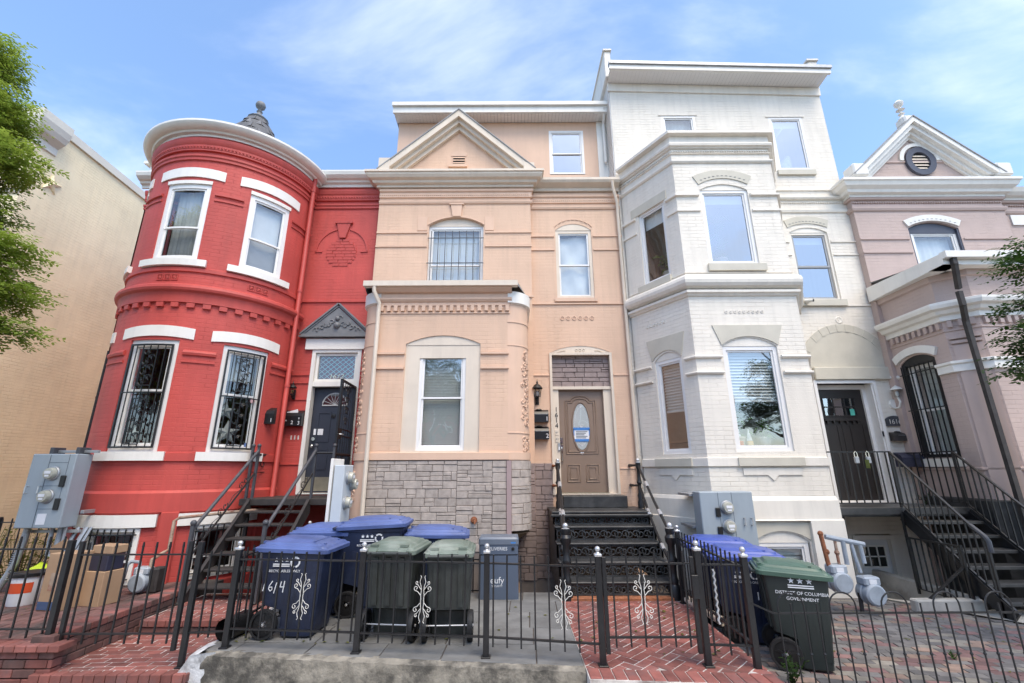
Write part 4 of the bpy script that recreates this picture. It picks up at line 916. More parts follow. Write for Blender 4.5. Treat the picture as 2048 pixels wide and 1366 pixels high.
mb = MB(); mb.lathe([(0, -0.06), (0.03, -0.06), (0.035, -0.01), (0.055, -0.01), (0.055, 0.02)], (-0.63, 7.76, 0.92), 10, 'Y'); mb.tube([(-0.61, 7.70, 0.92), (-0.61, 7.66, 0.91), (-0.61, 7.65, 0.87)], 0.014, 6); mb.build('hose_spigot', 'rust', peach)

# ------------------------------------------------------------------ white rowhouse with the tall angled bay
white = thing('white_rowhouse', 'tall white painted brick rowhouse with a three storey angled bay', 'house')
WM, WF, WA = Flat(0, 9.0), Flat(0, 7.75), Flat(2.52, 8.95, 0.75, -1.2)
WB = Flat(5.27, 7.75, 0.75, 1.2); LA = 1.415
bay = [(2.52, 8.95), (3.27, 7.75), (5.27, 7.75), (6.02, 8.95)]
def wbd(prof, m='white_trim', name='string_course', path=None, **k):
    mb = MB(); psweep(mb, path or bay, prof, **k); return mb.build(name, m, white)
mb = MB()
m_wall(mb, WM, 2.45, 7.85, -0.7, 7.95, [(6.24, 7.09, 5.17, 6.80, 0.12), (6.14, 7.36, 1.06, 3.42), (6.36, 7.02, -0.70, 0.52), (2.7, 5.9, 0.2, 7.6)], 0.26)
m_wall(mb, WM, 2.45, 7.65, 7.95, 10.9, [(3.66, 4.48, 9.2, 10.0), (6.27, 7.08, 8.42, 9.94)], 0.12)
m_wall(mb, WF, 3.27, 5.27, -0.7, 8.36, [(3.75, 4.70, 5.42, 7.05, 0.13), (3.77, 4.75, 1.98, 3.82, 0.16), (3.88, 4.74, -0.25, 0.58, 0.14)], 0.16)
m_wall(mb, WA, 0, LA, -0.7, 8.36, [(0.43, 1.10, 5.33, 6.98), (0.50, 1.12, 1.96, 3.70, 0.14)], 0.16)
m_wall(mb, WB, 0, LA, -0.7, 8.36)
mb.face([(7.85, 9, -0.7), (7.85, 19, -0.7), (7.85, 19, 7.9), (7.85, 9, 7.9)]); mb.face([(7.65, 9, 7.9), (7.65, 19, 7.9), (7.65, 19, 10.9), (7.65, 9, 10.9)])
mb.build('wall', 'white_paint', white)
mb = MB()
for i in range(34):                                                 # lap siding of the side wall above the lower roof
    z_ = 8.0 + i * 0.115
    if z_ > 11.75: break
    mb.face([(2.43, 9.02, z_), (2.43, 9.02, z_ + 0.115), (2.455, 9.02, z_ + 0.115), (2.455, 9.02, z_)][::-1]); mb.face([(2.425, 19, z_), (2.425, 9.02, z_), (2.445, 9.02, z_ + 0.115), (2.445, 19, z_ + 0.115)]); mb.face([(2.425, 9.02, z_), (2.425, 19, z_), (2.445, 19, z_), (2.445, 9.02, z_)])
mb.build('side_siding', 'vinyl', white)
mb = MB(); mb.box(2.45, 7.85, 18.8, 19, -0.7, 10.9); mb.face([(2.45, 8.6, 11.20), (7.68, 8.6, 11.02), (7.68, 19, 10.7), (2.45, 19, 10.9)]); mb.box(7.6, 7.85, 9.02, 18.9, 7.85, 7.95); mb.build('roof', 'roofing', white)
mb = MB(); mb.face([(3.27, 7.76, 8.34), (5.27, 7.76, 8.34), (6.02, 8.99, 8.36), (2.52, 8.99, 8.36)]); mb.build('bay_roof', 'roofing', white)
# eave
for i in range(58): x = 2.42 + i * 0.0905; mb = MB(); mb.face([(x, 8.62, 11.02), (x + 0.084, 8.62, 11.02), (x + 0.084, 8.99, 10.98), (x, 8.99, 10.98)][::-1]); mb.face([(x + 0.084, 8.62, 11.025), (x + 0.0905, 8.62, 11.025), (x + 0.0905, 8.99, 10.985), (x + 0.084, 8.99, 10.985)][::-1]); mb.build('soffit_board', 'vinyl', white)
mb = MB(); mb.box(2.38, 7.70, 8.56, 8.62, 11.0, 11.13); mb.build('fascia', 'bright_white', white)
mb = MB(); mb.box(2.37, 7.72, 8.52, 8.66, 11.13, 11.21); mb.build('gutter', 'galv', white)
mb = MB(); m_box(mb, WM, 2.42, 7.68, 0.0, 0.035, 10.74, 10.97); mb.build('frieze', 'white_trim', white)
for a, b, z_ in ((2.36, 2.52, 11.9), (7.46, 7.70, 11.55)): mb = MB(); mb.cbox(a, b, 8.9, 9.3 if a > 5 else 13, 11.1, z_, 0.015); mb.cbox(a - 0.03, b + 0.03, 8.86, 9.34 if a > 5 else 13, z_, z_ + 0.06, 0.01); mb.build('parapet_pier', 'white_trim', white)
TILT = Matrix.Translation((2.4, 0, 11.1)) @ Matrix.Rotation(R(1.9), 4, 'Y') @ Matrix.Translation((-2.4, 0, -11.1))
for o in white.children:                                            # the old eave has settled towards the right
    if o.name.split('.')[0] in ('soffit_board', 'fascia', 'gutter', 'frieze'): o.matrix_local = TILT
window(WM, white, 3.66, 4.48, 9.2, 10.0, -0.0, 0.06, kind='single', inside=('curtain_grey', 1.0), glass='glass')
window(WM, white, 6.27, 7.08, 8.42, 9.94, -0.0, 0.06, kind='single', inside=('shade', 0.12), glass='glass_sky')
mb = MB(); m_box(mb, WM, 3.60, 4.54, 0, 0.02, 10.0, 10.03); m_box(mb, WM, 6.21, 7.14, 0, 0.02, 9.94, 9.97); mb.build('window_drip', 'white_trim', white)
mb = MB(); m_box(mb, WM, 6.24, 7.12, 0, 0.05, 8.29, 8.42); mb.build('sill', 'stone_lintel', white)
# bay bands, from the parapet down
wbd([(0, 8.14), (0.03, 8.15), (0.03, 8.30), (0.13, 8.31), (0.13, 8.37), (0, 8.39)], name='parapet')
wbd([(0, 8.0), (0.035, 8.01), (0.045, 8.03), (0.08, 8.045), (0.09, 8.09), (0.07, 8.12), (0.03, 8.15)])
wbd([(0, 7.88), (0.03, 7.89), (0.03, 7.90), (0.0, 7.91)]); wbd([(0, 7.66), (0.025, 7.67), (0.045, 7.70), (0.045, 7.73), (0, 7.74)])
mb = MB(); beads(mb, [WF.P(3.29 + i * 0.05, 0.012, 7.945) for i in range(40)] + [WA.P(0.03 + i * 0.05, 0.012, 7.945) for i in range(28)], 0.021); mb.build('bead_course', 'white_trim', white, smooth=60)
def cutp(a, b):                                                     # part of the bay outline: run lengths a..b along the three faces
    pts = []; L = [0, LA, LA + 2.0, 2 * LA + 2.0]
    def at(s_):
        for i in range(3):
            if s_ <= L[i + 1] + 1e-6: f = (s_ - L[i]) / (L[i + 1] - L[i]); return (bay[i][0] + (bay[i + 1][0] - bay[i][0]) * f, bay[i][1] + (bay[i + 1][1] - bay[i][1]) * f)
    return [at(a)] + [bay[i] for i in (1, 2) if a < L[i] < b] + [at(b)]
for v, e in ((6.925, 0.05), (6.585, 0.03)):
    for a, b in ((0, 0.36), (1.17, LA + 0.44), (LA + 1.46, 2 * LA + 2)): wbd([(0, v - 0.035), (e, v - 0.02), (e, v + 0.02), (0, v + 0.03)], path=cutp(a, b))
for v in (3.62, 3.335):
    for a, b in ((0, 0.43), (1.2, LA + 0.46), (LA + 1.52, 2 * LA + 2)): wbd([(0, v - 0.03), (0.045, v - 0.02), (0.055, v), (0.045, v + 0.02), (0, v + 0.03)], path=cutp(a, b))
wbd([(0, 5.24), (0.02, 5.245), (0.02, 5.26), (0, 5.27)])
wbd([(0, 4.92), (0.05, 4.93), (0.11, 4.95), (0.145, 5.0), (0.155, 5.06), (0.14, 5.12), (0.10, 5.165), (0.05, 5.18), (0.05, 5.20), (0, 5.21)], name='torus_band')
wbd([(0, 4.77), (0.03, 4.78), (0.05, 4.81), (0.085, 4.83), (0.085, 4.875), (0.05, 4.89), (0, 4.92)])
wbd([(0, 1.74), (0.03, 1.745), (0.03, 1.875), (0, 1.885)], name='sill_band')
wbd([(0, -0.7), (0.07, -0.7), (0.07, 0.90), (0.045, 0.91), (0.045, 1.20), (0.02, 1.25), (0, 1.26)], name='plinth', path=cutp(0, LA + 0.55)); wbd([(0, -0.7), (0.07, -0.7), (0.07, 0.90), (0.045, 0.91), (0.045, 1.20), (0.02, 1.25), (0, 1.26)], name='plinth', path=cutp(LA + 1.50, 2 * LA + 2))
wbd([(0, 0.89), (0.07, 0.895), (0.07, 0.90), (0.045, 0.91), (0.045, 1.20), (0.02, 1.25), (0, 1.26)], name='plinth', path=cutp(LA + 0.55, LA + 1.50))
def sill(M, a, b, v0, v1, e=0.06): mb = MB(); m_box(mb, M, a, b, 0, e, v0, v1); mb.build('sill', 'stone_lintel', white)
sill(WF, 3.71, 4.80, 5.28, 5.42); sill(WA, 0.30, 1.12, 5.20, 5.33); sill(WF, 3.76, 4.86, 1.745, 1.88); sill(WA, 0.34, 1.13, 1.745, 1.88); sill(WM, 6.10, 7.15, 5.03, 5.17, 0.07)
for M, a, b in ((WF, 3.83, 4.81), (WA, 0.39, 1.10)):
    c_ = (a + b) / 2; mb = MB(); m_poly(mb, M, [(a, 1.60), (c_ - 0.09, 1.60), (c_, 1.51), (c_ + 0.09, 1.60), (b, 1.60), (b, 1.71), (a, 1.71)], 0, 0.02); mb.build('apron_panel', 'white_trim', white)
def arch_lintel(M, a, b, v, rise, top, ext, m='stone_lintel', flat=True, e=0.018, dent=False, parent=None):
    A = arc(a, b, v, rise, 12); mb = MB()
    if flat: B = [(a - ext + (b - a + 2 * ext) * i / 12, top) for i in range(13)]
    else: B = arc(a - ext, b + ext, top - rise * 1.05, rise * 1.05, 12)
    for i in range(12):
        q4 = [A[i], A[i + 1], B[i + 1], B[i]]; mb.face([M.P(u, e, w) for u, w in q4], q4)
        for p, q_ in ((A[i + 1], A[i]), (B[i], B[i + 1])): mb.face([M.P(p[0], e, p[1]), M.P(q_[0], e, q_[1]), M.P(q_[0], 0, q_[1]), M.P(p[0], 0, p[1])])
    for p, q_ in ((A[0], B[0]), (B[-1], A[-1])): mb.face([M.P(p[0], e, p[1]), M.P(q_[0], e, q_[1]), M.P(q_[0], 0, q_[1]), M.P(p[0], 0, p[1])])
    o = mb.build('arch_lintel', m, parent or white)
    if dent:
        mb = MB()
        for i in range(1, 12): p, q_ = A[i], B[i]; f = 0.28; mb.bar(M.P(p[0] + (q_[0] - p[0]) * f - 0.022, e + 0.001, p[1] + (q_[1] - p[1]) * f), M.P(p[0] + (q_[0] - p[0]) * f + 0.022, e + 0.001, p[1] + (q_[1] - p[1]) * f), 0.012, 0.004)
        mb.build('vent_slots', 'meter_seam', o)
    return o
arch_lintel(WF, 3.74, 4.72, 7.17, 0.14, 7.50, 0.10, flat=False, dent=True); arch_lintel(WM, 6.21, 7.11, 6.92, 0.10, 7.20, 0.05, flat=False, dent=True)
arch_lintel(WF, 3.76, 4.77, 3.84, 0.16, 4.21, 0.13); arch_lintel(WA, 0.45, 1.14, 3.72, 0.16, 4.15, 0.10); arch_lintel(WF, 3.86, 4.76, 0.60, 0.14, 0.86, 0.05)
mb = MB(); m_box(mb, WA, 0.24, 1.19, 0, 0.018, 6.98, 7.18); mb.build('lintel', 'stone_lintel', white)
def pot_plant(parent, M, u, w, v, h, n, seed, m='leaf_house', pot=True):
    rnd = random.Random(seed); c0 = Vector(M.P(u, w, v))
    if pot: mb = MB(); mb.lathe([(0, 0), (0.09, 0), (0.12, 0.16), (0.13, 0.16), (0.13, 0.19), (0.10, 0.19)], c0, 12); mb.build('plant_pot', 'terracotta', parent)
    mb = MB()
    for i in range(n):
        b = c0 + Vector((rnd.gauss(0, 0.07), rnd.gauss(0, 0.05), 0.2 + rnd.random() * h)); a = rnd.uniform(0, 6.3); e = rnd.uniform(-0.5, 0.7); l = rnd.uniform(0.12, 0.24)
        d = Vector((math.cos(a) * math.cos(e), math.sin(a) * math.cos(e) * 0.5, math.sin(e))); sd = d.cross(Vector((0, 0, 1))).normalized() * l * 0.22; up = Vector((0, 0, 1))
        p1, p2 = b + d * l * 0.5 + up * 0.02, b + d * l - up * 0.05
        mb.face([b, p1 - sd, p2]); mb.face([b, p2, p1 + sd])
    mb.tube([c0, c0 + Vector((0.02, 0, h * 0.6)), c0 + Vector((0, 0, h + 0.15))], 0.01, 5); mb.build('house_plant', m, parent)
w1 = window(WF, white, 3.75, 4.70, 5.42, 7.05, -0.03, 0.06, rise=0.13, kind='single', glass='glass_sky', inside=('shade', 0.12), head='white_trim'); pot_plant(w1, WF, 4.15, -0.35, 5.5, 0.95, 60, 1)
w2 = window(WA, white, 0.43, 1.10, 5.33, 6.98, -0.03, 0.05, kind='single', glass='glass', inside=('shade', 0.2)); pot_plant(w2, WA, 0.8, -0.35, 5.4, 0.4, 26, 2)
w3 = window(WF, white, 3.77, 4.75, 1.98, 3.82, -0.03, 0.07, rise=0.16, kind='single', glass='glass_bright', inside=('wide', 0.52), head='white_trim'); pot_plant(w3, WF, 3.98, -0.3, 2.05, 0.62, 60, 3)
pot_plant(w3, WF, 4.45, -0.35, 2.05, 0.3, 20, 5)
for u in (3.95, 4.12):
    mb = MB(); c0 = WF.P(u, -0.2, 2.06); mb.cbox(c0[0] - 0.05, c0[0] + 0.05, c0[1] - 0.03, c0[1] + 0.03, 2.06, 2.16, 0.01); mb.build('toy_hull', 'bucket_red' if u < 4 else 'amber', w3); mb = MB(); mb.face([(c0[0] - 0.05, c0[1], 2.17), (c0[0] + 0.05, c0[1], 2.17), (c0[0], c0[1], 2.38)]); mb.build('toy_sail', 'curtain', w3)
window(WA, white, 0.50, 1.12, 1.96, 3.70, -0.03, 0.06, rise=0.14, kind='single', glass='glass_bright', inside=('wide', 0.55), head='white_trim')
window(WF, white, 3.90, 4.72, -0.25, 0.57, -0.03, 0.07, kind='single', glass='glass', inside=('wide', 0.35)); mb = MB(); A = arc(3.88, 4.74, 0.58, 0.14); m_poly(mb, WF, [(3.88, 0.56), (4.74, 0.56)] + A[::-1], -0.08, -0.02); mb.build('window_head', 'white_trim', white)
window(WM, white, 6.24, 7.09, 5.17, 6.80, -0.03, 0.05, rise=0.12, frame='white_trim', sash_m='vinyl_dark', glass='glass_sky', inside=('shade', 0.12), mid=5.98, thin=0.045, head='white_trim')
# folded plaid cloth in the top right window
mb = MB(); mb.tube([WM.P(6.55, -0.2, 8.5), WM.P(6.62, -0.2, 8.75), WM.P(6.70, -0.2, 8.95)], [0.17, 0.12, 0.04], 9); mb.build('plaid_cloth', 'plaid', white, smooth=60)
# blind ornament rows
for M, u0, n_, v in ((WF, 3.93, 9, 4.47), (WA, 0.42, 6, 4.45)):
    for i in range(n_): mb = MB(); mb.lathe([(0.012, -0.012), (0.026, -0.014), (0.036, 0)], M.P(u0 + i * 0.082, 0.0, v), 8, 'Y'); mb.build('ring_ornament', 'white_trim', white)
mb = MB(); mb.lathe([(0, -0.01), (0.03, -0.012), (0.035, -0.002), (0.05, -0.012), (0.07, -0.014), (0.085, 0)], WM.P(6.93, 0, 4.72), 14, 'Y'); mb.build('rosette', 'white_trim', white)
# right part strings
for prof in ([(0, 7.86), (0.03, 7.87), (0.03, 7.93), (0, 7.95)], [(0, 7.62), (0.05, 7.63), (0.07, 7.66), (0.07, 7.69), (0.03, 7.71), (0, 7.72)], [(0, 7.29), (0.03, 7.30), (0.045, 7.35), (0, 7.37)]):
    mb = MB(); m_sweep(mb, WM, 6.02, 7.72, prof); mb.build('string_course', 'white_trim', white)
mb = MB(); beads(mb, [WM.P(6.05 + i * 0.05, 0.01, 7.55) for i in range(33)], 0.021); mb.build('bead_course', 'white_trim', white, smooth=60)
for v in (6.56, 6.24):
    for a, b in ((6.02, 6.2), (7.12, 7.74)): mb = MB(); m_sweep(mb, WM, a, b, [(0, v - 0.02), (0.025, v - 0.012), (0.025, v + 0.012), (0, v + 0.02)]); mb.build('string_course', 'white_trim', white)
mb = MB(); m_box(mb, WM, 7.15, 7.85, 0, 0.025, 5.03, 5.07); mb.build('string_course', 'white_trim', white)
# doorway with blind arch
A = arc(6.10, 7.74, 3.70, 0.76, 20); mb = MB(); mb.face([WM.P(u, 0.006, v) for u, v in [(6.10, 3.70), (7.74, 3.70)] + A[::-1]]); mb.build('blind_arch', 'stone_lintel', white)
for i in range(20):
    u0, v0 = A[i]; u1, v1 = A[i + 1]; c_ = (6.92, 3.5); f = lambda p, k: (p[0] + (p[0] - c_[0]) * k, p[1] + (p[1] - c_[1]) * k)
    mb = MB(); q4 = [(u0, v0), (u1, v1), f((u1, v1), 0.17), f((u0, v0), 0.17)]; m_poly(mb, WM, [q4[0], q4[1], q4[2], q4[3]], 0, 0.010 + 0.006 * (i % 2)); mb.build('voussoir', 'stone_lintel', white)
mb = MB(); mb.cbox(6.16, 7.74, 8.93, 9.05, 3.43, 3.69, 0.012); mb.build('door_beam', 'stone_lintel', white)
mb = MB(); frame4(mb, WM, 6.12, 7.38, 1.06, 3.42, 0.06, -0.02, 0.025, 0.02); frame4(mb, WM, 6.18, 7.32, 1.06, 3.36, 0.09, -0.255, -0.19, 0.04); m_box(mb, WM, 7.30, 7.36, -0.25, -0.01, 1.08, 3.36); mb.build('door_frame', 'vinyl', white)
mb = MB(); m_box(mb, WM, 6.27, 7.23, -0.28, -0.235, 1.10, 3.27); dr = mb.build('door', 'brown_door', white)
mb = MB(); frame4(mb, WM, 6.39, 7.07, 2.72, 3.11, 0.02, -0.235, -0.222)
for u in (6.61, 6.84): m_box(mb, WM, u - 0.012, u + 0.012, -0.235, -0.225, 2.72, 3.11)
m_box(mb, WM, 6.39, 7.07, -0.235, -0.225, 2.90, 2.925); m_box(mb, WM, 6.36, 7.10, -0.235, -0.19, 2.63, 2.67)
for u in (6.42, 6.55, 6.68, 6.81, 6.94, 7.04): m_box(mb, WM, u - 0.02, u + 0.02, -0.235, -0.20, 2.58, 2.63)
for a, b in ((6.36, 6.60), (6.88, 7.12)): m_box(mb, WM, a - 0.02, a, -0.235, -0.226, 1.2, 2.55); m_box(mb, WM, b, b + 0.02, -0.235, -0.226, 1.2, 2.55)
m_box(mb, WM, 6.70, 6.76, -0.235, -0.228, 1.2, 2.55); mb.build('panel_moulding', 'brown_door', dr)
for a, b in ((6.41, 6.60), (6.62, 6.83), (6.85, 7.05)):
    for c_, d_ in ((2.735, 2.90), (2.925, 3.09)): mb = MB(); m_quad(mb, WM, [(a, -0.232, c_), (b, -0.232, c_), (b, -0.232, d_), (a, -0.232, d_)]); mb.build('pane', 'glass_sky', dr)
mb = MB(); m_box(mb, WM, 6.93, 7.02, -0.231, -0.229, 2.74, 2.87); mb.build('sticker', 'green_sticker', dr)
mb = MB(); m_box(mb, WM, 6.30, 6.35, -0.235, -0.215, 1.95, 2.22); mb.tube([WM.P(6.325, -0.2, 2.02), WM.P(6.325, -0.17, 2.02), WM.P(6.43, -0.17, 2.02)], 0.012, 6); mb.build('door_handle', 'black_iron', dr)
mb = MB(); m_box(mb, WM, 7.305, 7.345, -0.005, 0.02, 2.30, 2.40) ; mb.build('doorbell', 'black_plastic', white)
# basement door below the landing
mb = MB(); frame4(mb, WM, 6.30, 7.06, -0.72, 0.50, 0.07, -0.1, 0.02, 0.02); mb.build('door_frame', 'white_trim', white)
mb = MB(); m_box(mb, WM, 6.36, 7.02, -0.12, -0.07, -0.70, 0.44); dr2 = mb.build('basement_door', 'grey_door', white)
mb = MB(); frame4(mb, WM, 6.44, 6.92, -0.06, 0.32, 0.025, -0.07, -0.055)
for u in (6.60, 6.76): m_box(mb, WM, u - 0.01, u + 0.01, -0.07, -0.055, -0.05, 0.31)
m_box(mb, WM, 6.45, 6.91, -0.07, -0.055, 0.12, 0.14); mb.build('glazing_bars', 'bright_white', dr2)
mb = MB(); m_box(mb, WM, 6.45, 6.91, -0.07, -0.068, -0.05, 0.31); mb.build('pane_backing', 'black_plastic', dr2); mb = MB(); m_quad(mb, WM, [(6.45, -0.066, -0.05), (6.91, -0.066, -0.05), (6.91, -0.066, 0.31), (6.45, -0.066, 0.31)]); mb.build('pane', 'glass', dr2)
mb = MB(); frame4(mb, WM, 6.46, 6.64, -0.62, -0.16, 0.02, -0.07, -0.06); frame4(mb, WM, 6.72, 6.90, -0.62, -0.16, 0.02, -0.07, -0.06); mb.build('panel', 'grey_door', dr2)

# ------------------------------------------------------------------ mauve rowhouse
mauve = thing('mauve_rowhouse', 'dusty mauve brick rowhouse with white gable and oval attic vent', 'house')
VM, VR, VS, VC, VF = Flat(0, 8.85), Flat(0, 9.0), Flat(7.75, 8.85, 0, -1), Flat(7.75, 7.67, 0.33, -0.33), Flat(0, 7.34)
vbay = [(7.75, 8.85), (7.75, 7.67), (8.08, 7.34), (12.2, 7.34)]
def vb(prof, m='mauve_trim', name='string_course', path=None):
    mb = MB(); psweep(mb, path or vbay, prof); return mb.build(name, m, mauve)
mb = MB()
m_wall(mb, VM, 7.67, 11.05, -0.7, 7.75, [(8.78, 9.90, 5.2, 6.80, 0.16)], 0.14); mb.face([(7.67, 9.0, -0.7), (7.67, 8.85, -0.7), (7.67, 8.85, 7.8), (7.67, 9.0, 7.8)]); m_wall(mb, VR, 11.05, 13.5, -0.7, 7.9, [(11.6, 12.4, 5.2, 6.9)])
m_poly(mb, VM, [(7.9, 7.75), (10.85, 7.75), (10.85, 7.9), (9.34, 9.36), (7.9, 7.9)], -0.25, 0)
mb.face([(7.67, 9, 7.6), (7.67, 19, 7.6), (7.67, 19, 7.9), (7.67, 9, 7.9)]); mb.box(7.7, 13.5, 18.8, 19, -0.7, 7.9); mb.build('wall', 'mauve_paint', mauve)
mb = MB(); m_wall(mb, VS, 0, 1.18, -0.7, 5.1, [(0.13, 0.87, 1.88, 3.66, 0.12)], 0.14); m_wall(mb, VC, 0, 0.467, -0.7, 5.1); m_wall(mb, VF, 8.08, 12.2, -0.7, 5.1, [(9.2, 10.4, 2.0, 3.8)]); mb.build('bay_wall', 'mauve_paint', mauve)
mb = MB(); mb.box(7.7, 13.5, 9.0, 18.9, 7.75, 7.85); mb.face([(7.5, 7.1, 5.22), (12.3, 7.1, 5.22), (12.3, 8.85, 5.5), (7.62, 8.85, 5.5)]); mb.build('roof', 'roofing', mauve)
AP, FL, FR = (9.34, 9.57), (7.66, 8.02), (11.05, 8.02)
for a, b in ((FL, AP), (AP, FR)):
    dx, dz = b[0] - a[0], b[1] - a[1]; l = math.hypot(dx, dz); nx, nz = dz / l, -dx / l
    for (t0, t1, w_, m_, nm_) in ((0.0, 0.10, 0.28, 'bright_white', 'raking_cornice'), (0.10, 0.19, 0.21, 'bright_white', 'raking_moulding'), (0.19, 0.27, 0.12, 'bright_white', 'raking_moulding'), (0.27, 0.33, 0.05, 'bright_white', 'raking_moulding'), (-0.02, 0.0, 0.30, 'roofing', 'coping')):
        A = [(a[0] + nx * t0, a[1] + nz * t0), (b[0] + nx * t0, b[1] + nz * t0), (b[0] + nx * t1, b[1] + nz * t1), (a[0] + nx * t1, a[1] + nz * t1)]
        def cut(p, q_):
            if abs(p[0] - AP[0]) < 0.35 and p[1] > 9: s_ = (AP[0] - p[0]) / (q_[0] - p[0]); return (AP[0], p[1] + (q_[1] - p[1]) * s_)
            if p[1] < 8.04: s_ = (8.04 - p[1]) / (q_[1] - p[1]); return (p[0] + (q_[0] - p[0]) * s_, 8.04)
            return p
        A = [cut(A[0], A[1]), cut(A[1], A[0]), cut(A[2], A[3]), cut(A[3], A[2])]
        mb = MB(); m_poly(mb, VM, A[::-1], -0.02, w_); mb.build(nm_, m_, mauve)
for a, b in ((7.66, 8.0), (10.88, 11.22)): mb = MB(); mb.cbox(a, b, 8.56, 8.9, 7.98, 8.30, 0.03); mb.build('end_block', 'bright_white', mauve)
mb = MB(); mb.cbox(9.20, 9.46, 8.62, 8.9, 9.46, 9.66, 0.03); mb.build('apex_block', 'bright_white', mauve)
mb = MB(); mb.lathe([(0.06, 9.6), (0.10, 9.72), (0.05, 9.78), (0.03, 9.83), (0.07, 9.86), (0.03, 9.9), (0.025, 9.96), (0.09, 9.98), (0.03, 10.0), (0.03, 10.05), (0.09, 10.11), (0.10, 10.18), (0.05, 10.24), (0, 10.25)], (9.28, 8.75, -0.08), 10); mb.build('finial', 'bright_white', mauve, smooth=40)
vb([(0, 7.56), (0.06, 7.57), (0.06, 7.62), (0.14, 7.64), (0.16, 7.70), (0.24, 7.76), (0.27, 7.84), (0.30, 7.86), (0.30, 7.92), (0, 8.04)], 'bright_white', 'cornice', [(7.67, 9.0), (7.67, 8.85), (11.05, 8.85), (11.05, 9.0)])
vb([(0, 7.56), (0.06, 7.57), (0.06, 7.62), (0.14, 7.64), (0.2, 7.7), (0.24, 7.8), (0, 7.85)], 'bright_white', 'cornice', [(11.06, 9.0), (13.5, 9.0)])
for pth in ([(7.67, 9.0), (7.67, 8.85), (11.05, 8.85), (11.05, 9.0)], [(11.06, 9.0), (13.5, 9.0)]):
    vb([(0, 7.50), (0.05, 7.51), (0.07, 7.55), (0.02, 7.57)], path=pth); vb([(0, 7.23), (0.03, 7.24), (0.05, 7.29), (0.05, 7.32), (0, 7.33)], path=pth)
mb = MB(); beads(mb, [VM.P(7.70 + i * 0.055, 0.015, 7.445) for i in range(61)] + [VR.P(11.1 + i * 0.055, 0.015, 7.445) for i in range(20)], 0.024); mb.build('bead_course', 'mauve_trim', mauve, smooth=60)
mb = MB(); m_box(mb, VM, 8.3, 10.6, 0, 0.025, 8.50, 8.545); mb.build('string_course', 'mauve_trim', mauve)
mb = MB(); rO, rI = (0.345, 0.37), (0.21, 0.235); c_ = (9.47, 8.52); n_ = 28; pt = lambda r_, k, w_: VM.P(c_[0] + r_[0] * math.cos(2 * math.pi * k / n_), w_, c_[1] + r_[1] * math.sin(2 * math.pi * k / n_))
for k in range(n_):
    mb.face([pt(rI, k, 0.06), pt(rO, k, 0.06), pt(rO, k + 1, 0.06), pt(rI, k + 1, 0.06)]); mb.face([pt(rO, k, 0.06), pt(rO, k, 0), pt(rO, k + 1, 0), pt(rO, k + 1, 0.06)]); mb.face([pt(rI, k, 0.06), pt(rI, k + 1, 0.06), pt(rI, k + 1, -0.08), pt(rI, k, -0.08)])
oc = mb.build('oval_vent', 'navy_paint', mauve)
mb = MB(); mb.face([pt(rI, k, 0.004) for k in range(n_)]); mb.build('vent_opening', 'dark_brown_iron', oc)
for z_ in (8.32, 8.40, 8.48, 8.56, 8.64):
    hw = 0.19 * math.sqrt(max(0, 1 - ((z_ + 0.02 - 8.52) / 0.24) ** 2)); mb = MB(); m_sweep(mb, VM, 9.47 - hw, 9.47 + hw, [(0.006, z_ + 0.05), (0.035, z_), (0.035, z_ + 0.012), (0.006, z_ + 0.062)]); mb.build('louvre', 'cream_trim', oc)
mb = MB()
for k in range(20):
    t0, t1 = [math.pi * (j / 20) for j in (k, k + 1)]; q4 = [(9.47 + 0.375 * math.cos(t0), 8.55 + 0.375 * math.sin(t0)), (9.47 + 0.465 * math.cos(t0), 8.55 + 0.46 * math.sin(t0)), (9.47 + 0.465 * math.cos(t1), 8.55 + 0.46 * math.sin(t1)), (9.47 + 0.375 * math.cos(t1), 8.55 + 0.375 * math.sin(t1))]
    m_poly(mb, VM, q4, 0, 0.045)
mb.build('hood_mould', 'bright_white', mauve)
for v in (6.54, 6.215):
    for a, b in ((7.66, 8.74), (9.94, 11.06)): mb = MB(); m_sweep(mb, VM, a, b, [(0, v - 0.025), (0.03, v - 0.015), (0.03, v + 0.015), (0, v + 0.025)]); mb.build('string_course', 'mauve_trim', mauve)
arch_lintel(VM, 8.78, 9.90, 6.84, 0.14, 7.13, 0.08, 'bright_white', False, 0.03, True, mauve)
window(VM, mauve, 8.84, 9.86, 5.22, 6.74, -0.06, 0.06, inside=('curtain', 1.0), mid=5.95, glass='glass'); mb = MB(); A = arc(8.78, 9.90, 6.80, 0.15); m_poly(mb, VM, [(8.78, 6.70), (9.90, 6.70)] + A[::-1], -0.12, -0.05); m_box(mb, VM, 9.86, 9.90, -0.1, -0.01, 5.2, 6.8); m_box(mb, VM, 8.78, 8.84, -0.1, -0.04, 5.2, 6.8); mb.build('window_head', 'navy_paint', mauve)
mb = MB(); m_poly(mb, VR, [(11.3, 6.95), (12.6, 6.95), (12.6, 7.2), (11.3, 7.2)], 0, 0.03); mb.build('lintel', 'bright_white', mauve); window(VR, mauve, 11.6, 12.4, 5.2, 6.9, -0.05, 0.06)
